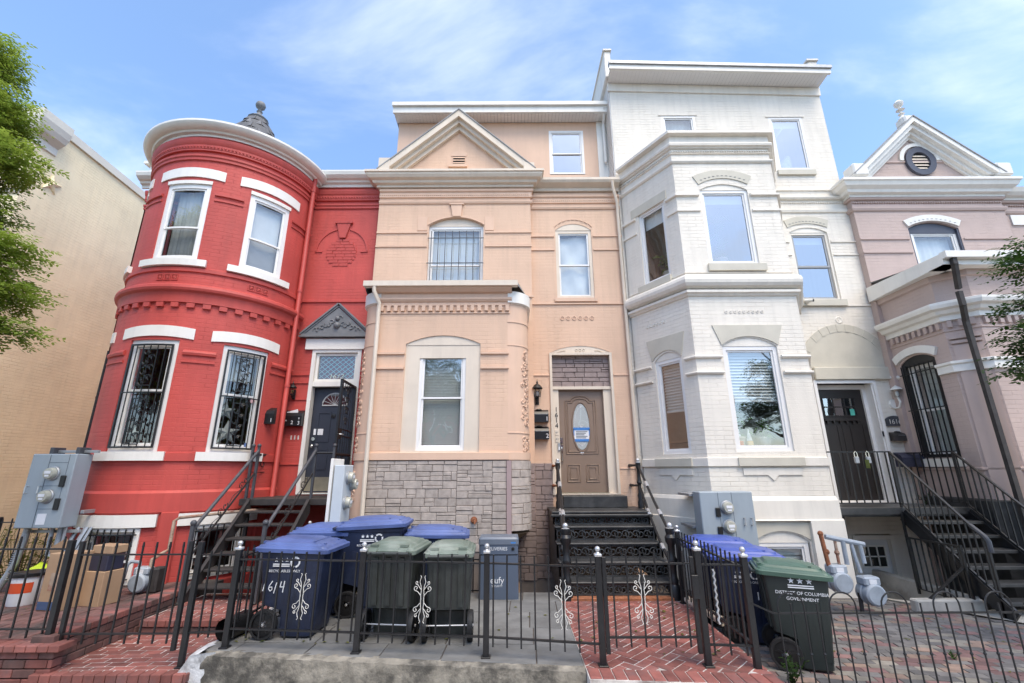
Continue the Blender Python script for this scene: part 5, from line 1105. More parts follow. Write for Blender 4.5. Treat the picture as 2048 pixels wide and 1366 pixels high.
# bay roof edge, cornice, dentils
mb = MB(); mb.box(7.50, 12.3, 7.02, 7.14, 5.20, 5.32); mb.build('gutter', 'bright_white', mauve)
mb = MB(); mb.face([(7.62, 8.95, 5.10), (7.50, 7.10, 5.10), (7.50, 7.10, 5.30), (7.62, 8.95, 5.42)][::-1]); mb.face([(7.62, 8.95, 5.42), (7.50, 7.10, 5.30), (7.75, 7.10, 5.30), (7.75, 8.95, 5.42)]); mb.face([(7.5, 7.1, 5.1), (7.62, 8.95, 5.1), (7.8, 8.95, 5.1), (7.8, 7.1, 5.1)]); mb.box(7.5, 12.3, 7.12, 7.4, 5.1, 5.2); mb.build('fascia', 'bright_white', mauve)
vb([(0, 4.98), (0.05, 5.0), (0.05, 5.10), (0, 5.12)])
vb([(0, 4.22), (0.05, 4.23), (0.05, 4.32), (0.12, 4.34), (0.15, 4.40), (0.22, 4.43), (0.24, 4.49), (0.24, 4.53), (0, 4.60)], 'bright_white', 'cornice')
vb([(0, 4.03), (0.02, 4.035), (0.02, 4.06), (0, 4.07)])
for M, a, b in ((VS, 0.05, 1.18), (VC, 0.02, 0.46), (VF, 8.1, 10.4)):
    n_ = int((b - a) / 0.125)
    for i in range(n_): u = a + (i + 0.25) * (b - a) / n_; mb = MB(); m_box(mb, M, u, u + 0.065, 0, 0.05, 4.10, 4.22); mb.build('dentil', 'mauve_trim', mauve)
arch_lintel(VS, 0.07, 0.92, 3.68, 0.13, 3.95, 0.06, 'bright_white', False, 0.05, False, mauve)
vb([(0, 3.30), (0.05, 3.31), (0.05, 3.43), (0.08, 3.45), (0.08, 3.49), (0, 3.51)], 'bright_white', 'band', [(7.75, 7.95), (7.75, 7.67), (8.08, 7.34), (12.2, 7.34)])
mb = MB(); m_box(mb, VS, 0.08, 0.92, 0, 0.06, 1.72, 1.86); mb.build('sill', 'bright_white', mauve); vb([(0, 1.66), (0.03, 1.67), (0.03, 1.70), (0, 1.71)])
vb([(0, -0.7), (0.06, -0.7), (0.06, 1.18), (0.03, 1.2), (0, 1.21)], 'black_stair', 'plinth')
window(VS, mauve, 0.19, 0.83, 1.90, 3.62, -0.08, 0.05, inside=('curtain_grey', 1.0), mid=2.75); mb = MB(); frame4(mb, VS, 0.13, 0.87, 1.88, 3.66, 0.06, -0.09, -0.01); A = arc(0.13, 0.87, 3.66, 0.12); m_poly(mb, VS, [(0.13, 3.6), (0.87, 3.6)] + A[::-1], -0.09, -0.02); mb.build('window_surround', 'black_iron', mauve)
grille(VS, mauve, 0.10, 0.90, 1.92, 3.62, 0.02, 8, (1.98, 2.76, 3.45), 0.008, 'black_iron', frame=False)
for (a, b) in ((0.05, 0.42),):
    for v in (3.72, 3.80, 3.88): mb = MB(); m_box(mb, VC, a - (v - 3.72) * 0.1, b + (v - 3.72) * 0.1, 0, 0.03 + (v - 3.72) * 0.2, v, v + 0.05); mb.build('corbel_course', 'mauve_trim', mauve)
mb = MB(); m_box(mb, VC, 0.05, 0.42, 0, 0.03, 1.2, 3.72); mb.build('pilaster', 'mauve_trim', mauve)
mb = MB(); mb.bar((7.66, 7.08, 5.22), (7.66, 7.08, 5.08), 0.075, 0.065); mb.bar((7.66, 7.08, 5.10), (7.84, 7.30, 4.72), 0.075, 0.065, (0, -1, 0)); mb.bar((7.70, 7.18, 4.62), (7.70, 7.18, 4.36), 0.075, 0.065); mb.bar((7.70, 7.18, 4.40), (7.86, 7.36, 4.14), 0.075, 0.065, (0, -1, 0)); mb.bar((7.86, 7.36, 4.18), (7.86, 7.36, -0.2), 0.075, 0.065); mb.build('downpipe', 'dark_brown_iron', mauve)

# ------------------------------------------------------------------ yellow rowhouse beyond the gap on the left
yellow = thing('yellow_rowhouse', 'pale yellow brick house side wall with a star shaped tie plate', 'house')
YS = Flat(-11.4, 9.0, 0, 1)
mb = MB(); mb.face([(-11.4, 9.0, -0.7), (-11.4, 22, -0.7), (-11.4, 22, 9.35), (-11.4, 9.0, 10.0)], [(9, -0.7), (22, -0.7), (22, 9.35), (9, 10.0)])
mb.face([(-17, 9.0, -0.7), (-11.4, 9.0, -0.7), (-11.4, 9.0, 10.0), (-17, 9.0, 10.0)], [(-17, -.7), (-11.4, -.7), (-11.4, 10), (-17, 10)]); mb.face([(-17, 22, -0.7), (-11.4, 22, -0.7), (-11.4, 22, 9.35), (-17, 22, 9.35)]); mb.face([(-17, 9.0, 9.9), (-11.4, 9.0, 9.9), (-11.4, 22, 9.3), (-17, 22, 9.3)])
mb.build('wall', 'yellow_paint', yellow)
mb = MB(); P4 = lambda y, z_: [(-11.34, y, z_), (-11.34, y, z_ + 0.22), (-11.62, y, z_ + 0.22), (-11.62, y, z_)]
mb.loft([P4(8.95, 9.95), P4(22, 9.3)]); mb.build('parapet_coping', 'yellow_trim', yellow)
mb = MB(); psweep(mb, [(-17, 9.0), (-11.4, 9.0), (-11.4, 9.45)], [(0, 9.25), (0.04, 9.27), (0.04, 9.45), (0.10, 9.5), (0.20, 9.58), (0.26, 9.7), (0.30, 9.85), (0.30, 10.05), (0, 10.1)]); mb.build('cornice', 'yellow_trim', yellow)
for i in range(24): x = -16.9 + i * 0.23; mb = MB(); mb.box(x, x + 0.11, 8.90, 9.0, 9.08, 9.25); mb.build('dentil', 'yellow_trim', yellow)
mb = MB(); psweep(mb, [(-17, 9.0), (-11.4, 9.0)], [(0, 7.9), (0.05, 7.92), (0.08, 8.0), (0, 8.05)]); psweep(mb, [(-17, 9.0), (-11.4, 9.0)], [(0, 6.9), (0.05, 6.92), (0.08, 7.0), (0, 7.05)]); mb.build('string_course', 'yellow_trim', yellow)
mb = MB(); c_ = (9.55, 8.55); pts = []
for j in range(10): t = math.pi / 2 + j * math.pi / 5; r_ = 0.26 if j % 2 == 0 else 0.09; pts.append((c_[0] + r_ * math.cos(t), c_[1] + r_ * math.sin(t)))
for j in range(10): A, B = pts[j], pts[(j + 1) % 10]; mb.face([(-11.30, c_[0], c_[1]), (-11.37, *A), (-11.37, *B)]); mb.face([(-11.37, *B), (-11.37, *A), (-11.4, *A), (-11.4, *B)])
mb.build('star_tie_plate', 'yellow_paint', yellow)

# ------------------------------------------------------------------ paving
def clip(poly, reg):
    """Sutherland-Hodgman: poly clipped to the convex counter-clockwise region"""
    out = poly
    for (ax, ay), (bx, by) in zip(reg, reg[1:] + reg[:1]):
        inp, out = out, []
        if not inp: return []
        ins = lambda p: (bx - ax) * (p[1] - ay) - (by - ay) * (p[0] - ax) >= -1e-9
        for p, q_ in zip(inp, inp[1:] + inp[:1]):
            d = lambda p_: (bx - ax) * (p_[1] - ay) - (by - ay) * (p_[0] - ax)
            if ins(p): out.append(p)
            if ins(p) != ins(q_): t = d(p) / (d(p) - d(q_)); out.append((p[0] + (q_[0] - p[0]) * t, p[1] + (q_[1] - p[1]) * t))
    return out
def area(p): return 0.5 * sum(a[0] * b[1] - b[0] * a[1] for a, b in zip(p, p[1:] + p[:1]))
def inset(p, g):
    c = (sum(a[0] for a in p) / len(p), sum(a[1] for a in p) / len(p)); o = []
    n = len(p)
    for i in range(n):
        a, b, c2 = p[i - 1], p[i], p[(i + 1) % n]
        d1 = (b[0] - a[0], b[1] - a[1]); d2 = (c2[0] - b[0], c2[1] - b[1]); l1, l2 = math.hypot(*d1) or 1, math.hypot(*d2) or 1
        n1 = (-d1[1] / l1, d1[0] / l1); n2 = (-d2[1] / l2, d2[0] / l2); m = (n1[0] + n2[0], n1[1] + n2[1]); k = m[0] * m[0] + m[1] * m[1]
        if k < 0.2: return None
        o.append((b[0] + m[0] * 2 * g / k, b[1] + m[1] * 2 * g / k))
    return o
def slab_piece(mb, poly, z, th=0.03, bev=0.004, tilt=0.0, rnd=random):
    q_ = inset(poly, bev)
    if not q_ or area(q_) <= 0: return False
    tz = [z + rnd.uniform(-tilt, tilt) for _ in poly]; n = len(poly)
    mb.face([(x, y, t) for (x, y), t in zip(q_, tz)])
    for i in range(n):
        j = (i + 1) % n; a, b = poly[i], poly[j]
        mb.face([(*a, tz[i] - bev), (*b, tz[j] - bev), (*q_[j], tz[j]), (*q_[i], tz[i])]); mb.face([(*a, z - th), (*b, z - th), (*b, tz[j] - bev), (*a, tz[i] - bev)])
    return True
def rot2(p, c, a): s_, k = math.sin(a), math.cos(a); return [(c[0] + (x - c[0]) * k - (y - c[1]) * s_, c[1] + (x - c[0]) * s_ + (y - c[1]) * k) for x, y in p]
def pave(parent, region, z, pattern, mats, L=0.2, W=0.1, gap=0.005, ang=0.0, name='brick', limit=300, tilt=0.002, seed=1, near=(0, 0)):
    rnd = random.Random(seed); xs, ys = [p[0] for p in region], [p[1] for p in region]
    c = ((min(xs) + max(xs)) / 2, (min(ys) + max(ys)) / 2); rad = math.hypot(max(xs) - min(xs), max(ys) - min(ys)) / 2 + L
    rects = []
    if pattern == 'herring':
        n = int(rad / W) + 3
        for x in range(-n, n):
            for y in range(-n, n):
                t = (x - y) % 4
                if t == 0: rects.append((x * W, y * W, x * W + 2 * W, y * W + W))
                elif t == 3: rects.append((x * W, y * W, x * W + W, y * W + 2 * W))
    elif pattern == 'running':
        ny = int(rad / W) + 2; nx = int(rad / L) + 2
        for j in range(-ny, ny):
            o = (L / 2 if j % 2 else 0) + rnd.uniform(-0.012, 0.012)
            for i in range(-nx, nx): rects.append((i * L + o, j * W, i * L + o + L, j * W + W))
    else:                                                            # flags of mixed size
        y = -rad
        while y < rad:
            h = rnd.choice((0.42, 0.5, 0.58)); x = -rad - rnd.random()
            while x < rad: l = rnd.choice((0.45, 0.6, 0.75, 0.9)); rects.append((x, y, x + l, y + h)); x += l
            y += h
    pcs = []
    for a, b, c2, d in rects:
        p = [(c[0] + a + gap / 2, c[1] + b + gap / 2), (c[0] + c2 - gap / 2, c[1] + b + gap / 2), (c[0] + c2 - gap / 2, c[1] + d - gap / 2), (c[0] + a + gap / 2, c[1] + d - gap / 2)]
        p = clip(rot2(p, c, ang), region)
        if len(p) >= 3 and area(p) > 0.12 * L * W: pcs.append(p)
    pcs.sort(key=lambda p: (p[0][0] - near[0]) ** 2 + (p[0][1] - near[1]) ** 2)
    rest = [MB() for _ in mats]
    for i, p in enumerate(pcs):
        m = rnd.randrange(len(mats))
        if i < limit:
            mb = MB()
            if slab_piece(mb, p, z + rnd.uniform(-tilt, tilt), tilt=tilt / 2, rnd=rnd): mb.build(name, mats[m], parent)
        else: slab_piece(rest[m], p, z + rnd.uniform(-tilt, tilt), tilt=tilt / 2, rnd=rnd)
    for m, mb in zip(mats, rest):
        if mb.f: tag(mb.build(name + '_field', m, parent), kind='stuff')
def bed(name, reg, z0, z1, m):
    mb = MB(); n = len(reg); mb.face([(*p, z1) for p in reg])
    for a, b in zip(reg, reg[1:] + reg[:1]): mb.face([(*a, z0), (*b, z0), (*b, z1), (*a, z1)])
    return struct(mb, name, m)
edge_y = lambda x: 5.06 - (x + 2.95) * 0.112                       # the front edge runs slightly askew
reg = [(-3.08, 5.10), (0.64, edge_y(0.64) + 0.02), (0.64, 7.2), (-3.08, 7.2)]
patio = bed('patio', reg, -0.6, -0.014, 'mortar_dark'); pave(patio, reg, 0.0, 'flags', ['bluestone'], gap=0.012, ang=R(-2), name='flagstone', tilt=0.003, seed=4)
reg = [(0.65, 4.64), (2.24, 4.50), (2.24, 6.75), (0.65, 6.75)]
path = bed('brick_path', [(0.645, 4.42), (2.24, 4.27), (2.24, 6.9), (0.645, 6.9)], -0.6, -0.0055, 'mortar'); pave(path, reg, 0.0, 'herring', ['brick_red'], 0.2, 0.1, 0.012, R(45), seed=2)
for i in range(15):                                                 # soldier course on the front edge
    x0 = 0.65 + i * 0.106; mb = MB(); y0 = 4.43 - (x0 - 0.65) * 0.09; mb.cbox(x0 + 0.003, x0 + 0.103, y0, y0 + 0.2, -0.07, 0.003 + random.uniform(-0.002, 0.003), 0.006); mb.build('brick', 'brick_red', path)
    mb = MB(); mb.cbox(x0 + 0.003, x0 + 0.103, y0 + 0.02, y0 + 0.18, -0.30, -0.078, 0.006)
    mb.build('brick', 'brick_red', path)
mb = MB(); mb.cbox(0.70, 2.2, 6.74, 6.86, -0.01, 0.035, 0.008); mb.build('stair_footing', 'rust', path)
reg = [(-4.60, 5.06), (-3.10, 5.06), (-3.10, 6.05), (-4.60, 6.05)]
pr = bed('brick_path', [(-4.62, 5.03), (-3.08, 5.03), (-3.08, 6.10), (-4.62, 6.10)], -0.6, -0.1545, 'mortar'); pave(pr, reg, -0.15, 'running', ['brick_red'], 0.205, 0.105, 0.014, R(2), seed=6)
for j in range(2):
    for i in range(15 if j == 0 else 8):
        w_ = 0.105 if j == 0 else 0.205; x0 = -4.6 + i * w_ - (0.05 if j else 0); z1 = -0.152 - j * 0.08; mb = MB(); mb.cbox(x0 + 0.004, min(x0 + w_ - 0.004, -3.1), 4.94, 5.055, z1 - 0.072 - 0.1 * j, z1, 0.005); mb.build('brick', 'brick_red' if j == 0 else 'brick_dark', pr)
reg = [(-4.42, 6.10), (-3.12, 6.10), (-3.12, 7.2), (-4.42, 7.2)]
pad = bed('stair_pad', [(-4.44, 6.04), (-3.10, 6.04), (-3.10, 7.25), (-4.44, 7.25)], -0.6, -0.005, 'mortar'); pave(pad, reg, 0.0, 'running', ['brick_red'], 0.205, 0.105, 0.013, R(3), seed=8)
for i in range(13): x0 = -4.43 + i * 0.104; mb = MB(); mb.cbox(x0 + 0.003, x0 + 0.100, 6.0, 6.105, -0.068, 0.002, 0.006); mb.build('brick', 'brick_red', pad); 
for i in range(7): x0 = -4.43 + i * 0.19; mb = MB(); mb.cbox(x0 + 0.003, x0 + 0.186, 6.02, 6.1, -0.148, -0.076, 0.006); mb.build('brick', 'brick_dark', pad)
reg = [(-8.6, 5.10), (-4.72, 5.10), (-4.72, 7.6), (-8.6, 7.6)]
ter = bed('terrace', [(-8.7, 5.0), (-4.55, 5.0), (-4.55, 7.8), (-8.7, 7.8)], -0.6, 0.062, 'mortar_dark'); pave(ter, reg, 0.075, 'running', ['brick_dark'], 0.215, 0.108, 0.006, R(88), seed=9, near=(-4.5, 5.6), tilt=0.004)
gw = thing('brick_garden_wall', 'low dark brick edging wall between the terrace and the brick path', 'garden wall')
mb = MB(); mb.box(-4.68, -4.52, 5.0, 7.1, -0.5, 0.085); mb.build('core', 'mortar_dark', gw)
for j in range(3):
    n_ = 10; l_ = 0.21
    for i in range(n_): y0 = 5.0 + i * l_ + (0.1 if j % 2 else 0); mb = MB(); mb.cbox(-4.69, -4.505 + random.uniform(-0.004, 0.004), y0 + 0.005, y0 + l_ - 0.005, -0.15 + j * 0.079, -0.15 + j * 0.079 + 0.070, 0.006); mb.build('brick', 'brick_dark', gw)
for i in range(21): y0 = 5.0 + i * 0.104; mb = MB(); mb.cbox(-4.72, -4.495, y0 + 0.003, y0 + 0.1, 0.088, 0.155, 0.006); mb.build('brick', 'brick_red' if i % 3 else 'brick_dark', gw)
fw = thing('brick_front_wall', 'low brick front wall under the leftmost fence', 'garden wall')
for j in range(5):
    for i in range(12): x0 = -6.95 + i * 0.215 + (0.1 if j % 2 else 0); x1 = min(x0 + 0.211, -4.44); mb = MB(); mb.cbox(x0 + 0.004, max(x1, x0 + 0.03), 4.98, 5.09, -0.35 + j * 0.079, -0.35 + j * 0.079 + 0.07, 0.006); mb.build('brick', 'brick_red' if (i + j) % 3 else 'brick_dark', fw)
mb = MB(); mb.box(-6.94, -4.47, 5.0, 5.08, -0.45, 0.03); mb.build('core', 'mortar_dark', fw)
for i in range(24): x0 = -6.95 + i * 0.108; mb = MB(); mb.cbox(x0 + 0.003, x0 + 0.104, 4.93, 5.13, 0.035, 0.095, 0.006); mb.build('brick', 'brick_red', fw)
# concrete edge of the patio with a worn, broken face
rw = thing('concrete_kerb_wall', 'stained old concrete kerb wall along the front of the patio', 'retaining wall')
mb = MB(); rnd = random.Random(5); nx, nz = 60, 8; G_ = {}
for i in range(nx + 1):
    x = -3.02 + 3.66 * i / nx
    for j in range(nz + 3):
        if j <= nz: y, z_ = edge_y(x) - 0.06 + rnd.uniform(-0.010, 0.010), -0.42 + 0.405 * j / nz + (rnd.uniform(-0.012, 0.004) if j == nz else 0)
        else: y, z_ = edge_y(x) - 0.045 + 0.05 * (j - nz) + rnd.uniform(-0.008, 0.008), -0.004 + rnd.uniform(-0.004, 0.004)
        G_[i, j] = (x, y, z_)
for i in range(nx):
    for j in range(nz + 2): mb.face([G_[i, j], G_[i + 1, j], G_[i + 1, j + 1], G_[i, j + 1]])
mb.build('kerb_face', 'concrete_old', rw, smooth=50)
mb = MB(); rnd = random.Random(9); G_ = {}
for i in range(16):
    y = 4.98 + 2.2 * i / 15
    for j in range(5): x = -3.10 - (0.10 if j < 2 else 0.04) + rnd.uniform(-0.018, 0.018) + (0.10 if j == 4 else 0); z_ = (-0.42, -0.16, -0.07, -0.005, 0.004)[j]; G_[i, j] = (x, y, z_ + rnd.uniform(-0.01, 0.01))
for i in range(15):
    for j in range(4): mb.face([G_[i + 1, j], G_[i, j], G_[i, j + 1], G_[i + 1, j + 1]])
for j in range(4): mb.face([G_[0, j], (-2.9, 5.02, G_[0, j][2]), (-2.9, 5.02, G_[0, j + 1][2]), G_[0, j + 1]])
mb.build('whitewashed_side', 'whitewash', rw, smooth=50)
reg = [(2.27, 4.50), (6.3, 4.45), (6.3, 6.75), (5.35, 6.95), (5.35, 7.68), (3.2, 7.68), (2.27, 7.68)]
reg = [(2.27, 4.40), (6.6, 4.40), (6.6, 6.2), (5.45, 7.6), (2.27, 7.6)]
yard = bed('paved_yard', [(2.25, 4.38), (6.62, 4.38), (6.62, 6.22), (5.46, 7.72), (2.25, 8.9)], -0.6, -0.213, 'mortar_dark')
pave(yard, reg, -0.2, 'running', ['paver0', 'paver0', 'paver1', 'paver2', 'paver3', 'paver3', 'paver4', 'paver5'], 0.215, 0.108, 0.006, R(-9), name='paver', seed=3, near=(3.6, 4.6), tilt=0.004)
mb = MB(); mb.face([(5.5, 7.72, -0.195), (6.64, 6.22, -0.195), (6.64, 4.4, -0.195), (9.5, 4.4, -0.195), (9.5, 7.0, -0.195), (7.7, 7.0, -0.195), (6.55, 7.0, -0.195)]); struct(mb, 'concrete_walk', 'concrete')
kb = MB(); kb.cbox(5.55, 6.5, 6.92, 7.05, -0.66, -0.05, 0.02); kb.cbox(6.45, 6.58, 7.05, 8.9, -0.66, -0.05, 0.02); tag(kb.build('areaway_kerb', 'concrete'), 'low pale concrete kerb beside the basement doorway', 'kerb')
mb = MB(); mb.face([(5.3, 7.0, -0.645), (7.8, 7.0, -0.645), (7.8, 9.1, -0.645), (5.3, 9.1, -0.645)]); struct(mb, 'areaway_floor', 'concrete')

# ------------------------------------------------------------------ stairs
def newel(prof, c, parent, m, cap='silver', name='newel_post', ball=0.04):
    mb = MB(); mb.lathe(prof, c, 12); p = mb.build(name, m, parent, smooth=35); h = prof[-1][1]
    mb = MB(); balls(mb, (c[0], c[1], c[2] + h + ball * 0.9), ball, 12); mb.lathe([(0.06 * ball / 0.04, h - 0.015), (0.06 * ball / 0.04, h), (0.03 * ball / 0.04, h + 0.01)], c, 10); mb.build('ball_finial', cap, p, smooth=50)
def curl(mb, c, u, v, r, turns, s_, th):                            # scroll in the plane spanned by u, v
    c, u, v = Vector(c), Vector(u), Vector(v)
    mb.tube([c + (u * math.cos(s_ * k * turns * 6.283 / 14) + v * math.sin(s_ * k * turns * 6.283 / 14)) * r * (1 - k / 17) for k in range(15)], th, 5)
cs = thing('cast_iron_staircase', 'black cast iron front staircase with pierced scroll risers up to the taupe door', 'staircase', (1.47, 6.9, 0)); cs.location = (0, 0, 0)
X0, X1 = 0.70, 2.26; TZ = [0.205, 0.41, 0.62, 0.825]; TY = [6.88, 7.16, 7.44, 7.72]
for z_, y in zip(TZ, TY): mb = MB(); mb.cbox(X0 - 0.03, X1 + 0.03, y - 0.03, y + 0.30, z_ - 0.03, z_, 0.008); mb.build('tread', 'black_stair', cs)
mb = MB(); mb.cbox(X0 - 0.05, X1 + 0.05, 7.96, 8.98, 0.99, 1.03, 0.01); mb.cbox(X0 - 0.07, X1 + 0.07, 7.93, 8.02, 0.94, 0.985, 0.012); mb.build('landing', 'black_stair', cs)
mb = MB(); mb.cbox(0.92, 2.1, 8.66, 8.99, 1.03, 1.235, 0.01); mb.build('threshold_step', 'black_stair', cs)
for k, (zb, zt, y) in enumerate(((0.035, 0.175, 6.89), (0.205, 0.38, 7.17), (0.41, 0.59, 7.45), (0.62, 0.795, 7.73), (0.825, 0.94, 8.01))):
    F_ = Flat(0, y); mb = MB(); frame4(mb, F_, X0, X1, zb, zt, 0.022, 0, 0.016); h = zt - zb; n_ = 9; st_ = (X1 - X0) / n_
    for i in range(n_):
        for s_, dx in ((1, 0.27), (-1, 0.73)):
            c_ = (X0 + (i + dx) * st_, y - 0.008, zb + h / 2); curl(mb, c_, (s_, 0, 0), (0, 0, 1), min(0.062, h * 0.42), 1.15, s_, 0.009)
        c_ = Vector((X0 + (i + 0.5) * st_, y - 0.008, zb + h / 2)); mb.tube([c_ - Vector((0, 0, h * 0.45)), c_ + Vector((0.03, 0, 0)), c_ + Vector((0, 0, h * 0.45))], 0.008, 5); mb.tube([c_ - Vector((0, 0, h * 0.45)), c_ - Vector((0.03, 0, 0)), c_ + Vector((0, 0, h * 0.45))], 0.008, 5)
    mb.build('pierced_riser', 'black_stair', cs)
for X in (X0 - 0.02, X1 + 0.02):
    mb = MB(); sd = [(6.88, 0.0), (8.98, 0.0), (8.98, 1.0), (8.0, 1.0), (8.0, 0.80), (7.72, 0.80), (7.72, 0.59), (7.44, 0.59), (7.44, 0.38), (7.16, 0.38), (7.16, 0.175), (6.88, 0.175)]
    mb.face([(X - 0.012, y, z_) for y, z_ in sd]); mb.face([(X + 0.012, y, z_) for y, z_ in sd][::-1]); mb.build('side_panel', 'black_stair', cs)
NP = [(0.075, 0), (0.075, 0.16), (0.055, 0.19), (0.062, 0.24), (0.042, 0.28), (0.048, 0.42), (0.066, 0.46), (0.066, 0.50), (0.045, 0.54), (0.05, 0.68), (0.075, 0.72), (0.08, 0.78), (0.055, 0.82), (0.065, 0.86), (0.065, 0.90)]
for X in (0.74, 2.21): newel(NP, (X, 6.80, 0.0), cs, 'black_iron')
NT = [(0.055, 0), (0.055, 0.1), (0.04, 0.14), (0.05, 0.22), (0.032, 0.26), (0.03, 0.40), (0.05, 0.44), (0.034, 0.48), (0.03, 0.66), (0.045, 0.70), (0.045, 0.80)]
for X in (0.83, 2.31): newel(NT, (X, 8.55, 1.03), cs, 'black_iron', ball=0.036)
for Xt, Xb in ((0.83, 0.74), (2.31, 2.21)):
    for zt, zb, sag in ((1.78, 0.86, 0.04), (1.42, 0.40, 0.10)):
        pts = [(Xt + (Xb - Xt) * t + 0.0, 8.55 - 1.72 * t, zt + (zb - zt) * t - sag * math.sin(math.pi * t)) for t in [i / 14 for i in range(15)]]
        mb = MB(); mb.tube(pts, 0.022, 8); hr = mb.build('handrail', 'black_iron', cs, smooth=40)
        for f in (4, 10): a, b = Vector(pts[f]), Vector(pts[f + 1]); mb = MB(); mb.tube([a, a.lerp(b, 0.2), a.lerp(b, 0.8), b], [0.028, 0.034, 0.034, 0.028], 8); mb.build('pipe_joint', 'silver', hr, smooth=40)
        mb = MB(); mb.tube([(Xt, 8.55, zt), (Xt - 0.03, 8.8, zt - 0.01), (Xt - 0.05, 8.99, zt - 0.01)], [0.02, 0.02, 0.03], 8); mb.build('wall_bracket', 'rust' if Xt < 1 else 'dark_brown_iron', cs, smooth=40)

rs = thing('iron_staircase', 'rusty grey iron steps with ball topped railings up to the navy door', 'staircase')
n_ = 7; Y0, Y1, ZT = 6.72, 8.0, 1.24
for i in range(1, n_):
    y = Y0 + (Y1 - Y0) * (i - 0.6) / (n_ - 0.6); z_ = ZT * i / n_; mb = MB(); mb.cbox(-4.40, -3.46, y, y + 0.24, z_ - 0.03, z_, 0.004)
    for k in range(24): mb.box(-4.39 + k * 0.039, -4.372 + k * 0.039, y - 0.004, y, z_ - 0.028, z_ - 0.004)
    mb.build('tread', 'dark_brown_iron', rs)
for X in (-4.43, -3.43):
    mb = MB(); mb.face([(X - 0.01, Y0 - 0.1, 0.0), (X - 0.01, Y0 + 0.12, 0.0), (X - 0.01, Y1 + 0.04, ZT - 0.22), (X - 0.01, Y1 + 0.04, ZT), (X - 0.01, Y1 - 0.06, ZT)]); mb.face([(X + 0.01, Y0 - 0.1, 0.0), (X + 0.01, Y0 + 0.12, 0.0), (X + 0.01, Y1 + 0.04, ZT - 0.22), (X + 0.01, Y1 + 0.04, ZT), (X + 0.01, Y1 - 0.06, ZT)][::-1])
    mb.bar((X, Y0 - 0.1, 0.01), (X, Y1 - 0.06, ZT - 0.005), 0.05, 0.012); mb.build('stringer', 'dark_brown_iron', rs)
mb = MB(); mb.cbox(-4.62, -3.04, 7.99, 8.98, 1.14, 1.25, 0.008); mb.build('landing', 'dark_brown_iron', rs)
for X in (-4.5, -3.12): mb = MB(); mb.bar((X, 8.1, -0.6), (X, 8.1, 1.14), 0.05); mb.build('landing_leg', 'dark_brown_iron', rs)
def post(p0, p1, parent, m='grey_iron', w=0.038, r=0.036):
    mb = MB(); mb.bar(p0, p1, w); o = mb.build('rail_post', m, parent); mb = MB(); balls(mb, (p1[0], p1[1], p1[2] + r * 0.7), r, 10); mb.build('ball_finial', m, o, smooth=50)
for X, Xo in ((-4.43, -4.55), (-3.43, -3.12)):
    post((X, Y0 - 0.06, 0.0), (X, Y0 - 0.06, 0.98), rs, w=0.045, r=0.042); post((X, 8.03, 1.25), (X, 8.03, 2.10), rs); post((Xo, 8.06, 1.25), (Xo, 8.06, 2.10), rs)
    mb = MB(); mb.tube([(X, Y0 - 0.06, 0.92), (X, 8.03, 2.04)], 0.026, 8); mb.build('handrail', 'grey_iron', rs, smooth=40)
    mb = MB(); mb.tube([(X, 8.03, 2.0), (Xo, 8.06, 2.0)], 0.018, 8); mb.tube([(Xo, 8.06, 1.98), (Xo, 8.85, 1.98)], 0.024, 8); mb.tube([(Xo, 8.1, 1.68), (Xo, 8.8, 1.68), (Xo, 8.85, 1.74), (Xo, 8.85, 1.98)], 0.009, 6)
    curl(mb, (Xo, 8.45, 1.83), (0, 1, 0), (0, 0, 1), 0.12, 1.2, 1, 0.008); mb.build('landing_rail', 'black_iron', rs, smooth=40)
    mb = MB(); a, b = Vector((X, Y0 - 0.04, 0.55)), Vector((X, 8.0, 1.66)); mb.bar(a, b, 0.012, 0.03)
    d = (b - a).normalized(); up = Vector((0, -d.z, d.y))
    for t, s_ in ((0.10, 1), (0.20, -1), (0.44, 1), (0.52, -1), (0.78, 1), (0.86, -1)): curl(mb, a.lerp(b, t) + up * 0.07, d, up, 0.065, 1.1, s_, 0.007)
    for t0, t1 in ((0.2, 0.45), (0.52, 0.78)): mb.tube([a.lerp(b, t0) + up * 0.02, a.lerp(b, (t0 + t1) / 2) + up * 0.07, a.lerp(b, t1) + up * 0.02], 0.006, 5)
    mb.build('scroll_panel', 'dark_brown_iron', rs)

bs = thing('metal_staircase', 'black metal open tread staircase with straight baluster railings at the right edge', 'staircase')
n_ = 7; Y0, Y1, ZT, ZB = 6.55, 7.9, 1.06, -0.2; XL, XR = 6.46, 7.52
for i in range(1, n_):
    y = Y0 + (Y1 - Y0) * (i - 0.5) / (n_ - 0.3); z_ = ZB + (ZT - ZB) * i / n_; mb = MB(); mb.cbox(XL, XR, y, y + 0.24, z_ - 0.045, z_, 0.004); mb.build('tread', 'black_stair', bs)
for X in (XL - 0.01, XR + 0.01):
    mb = MB(); mb.bar((X, Y0 - 0.05, ZB + 0.02), (X, Y1, ZT - 0.1), 0.03, 0.22); mb.bar((X, Y0 - 0.07, ZB + 0.12), (X, Y1 + 0.02, ZT - 0.01), 0.06, 0.014); mb.build('stringer', 'black_iron', bs)
mb = MB(); mb.cbox(5.35, 7.62, 7.9, 8.98, 0.93, 1.06, 0.008); mb.cbox(5.3, 7.66, 7.87, 7.95, 0.96, 1.075, 0.006); mb.build('landing', 'black_stair', bs)
for X in (5.5, 7.5): mb = MB(); mb.bar((X, 8.0, -0.64), (X, 8.0, 0.93), 0.05); mb.build('landing_leg', 'black_iron', bs)
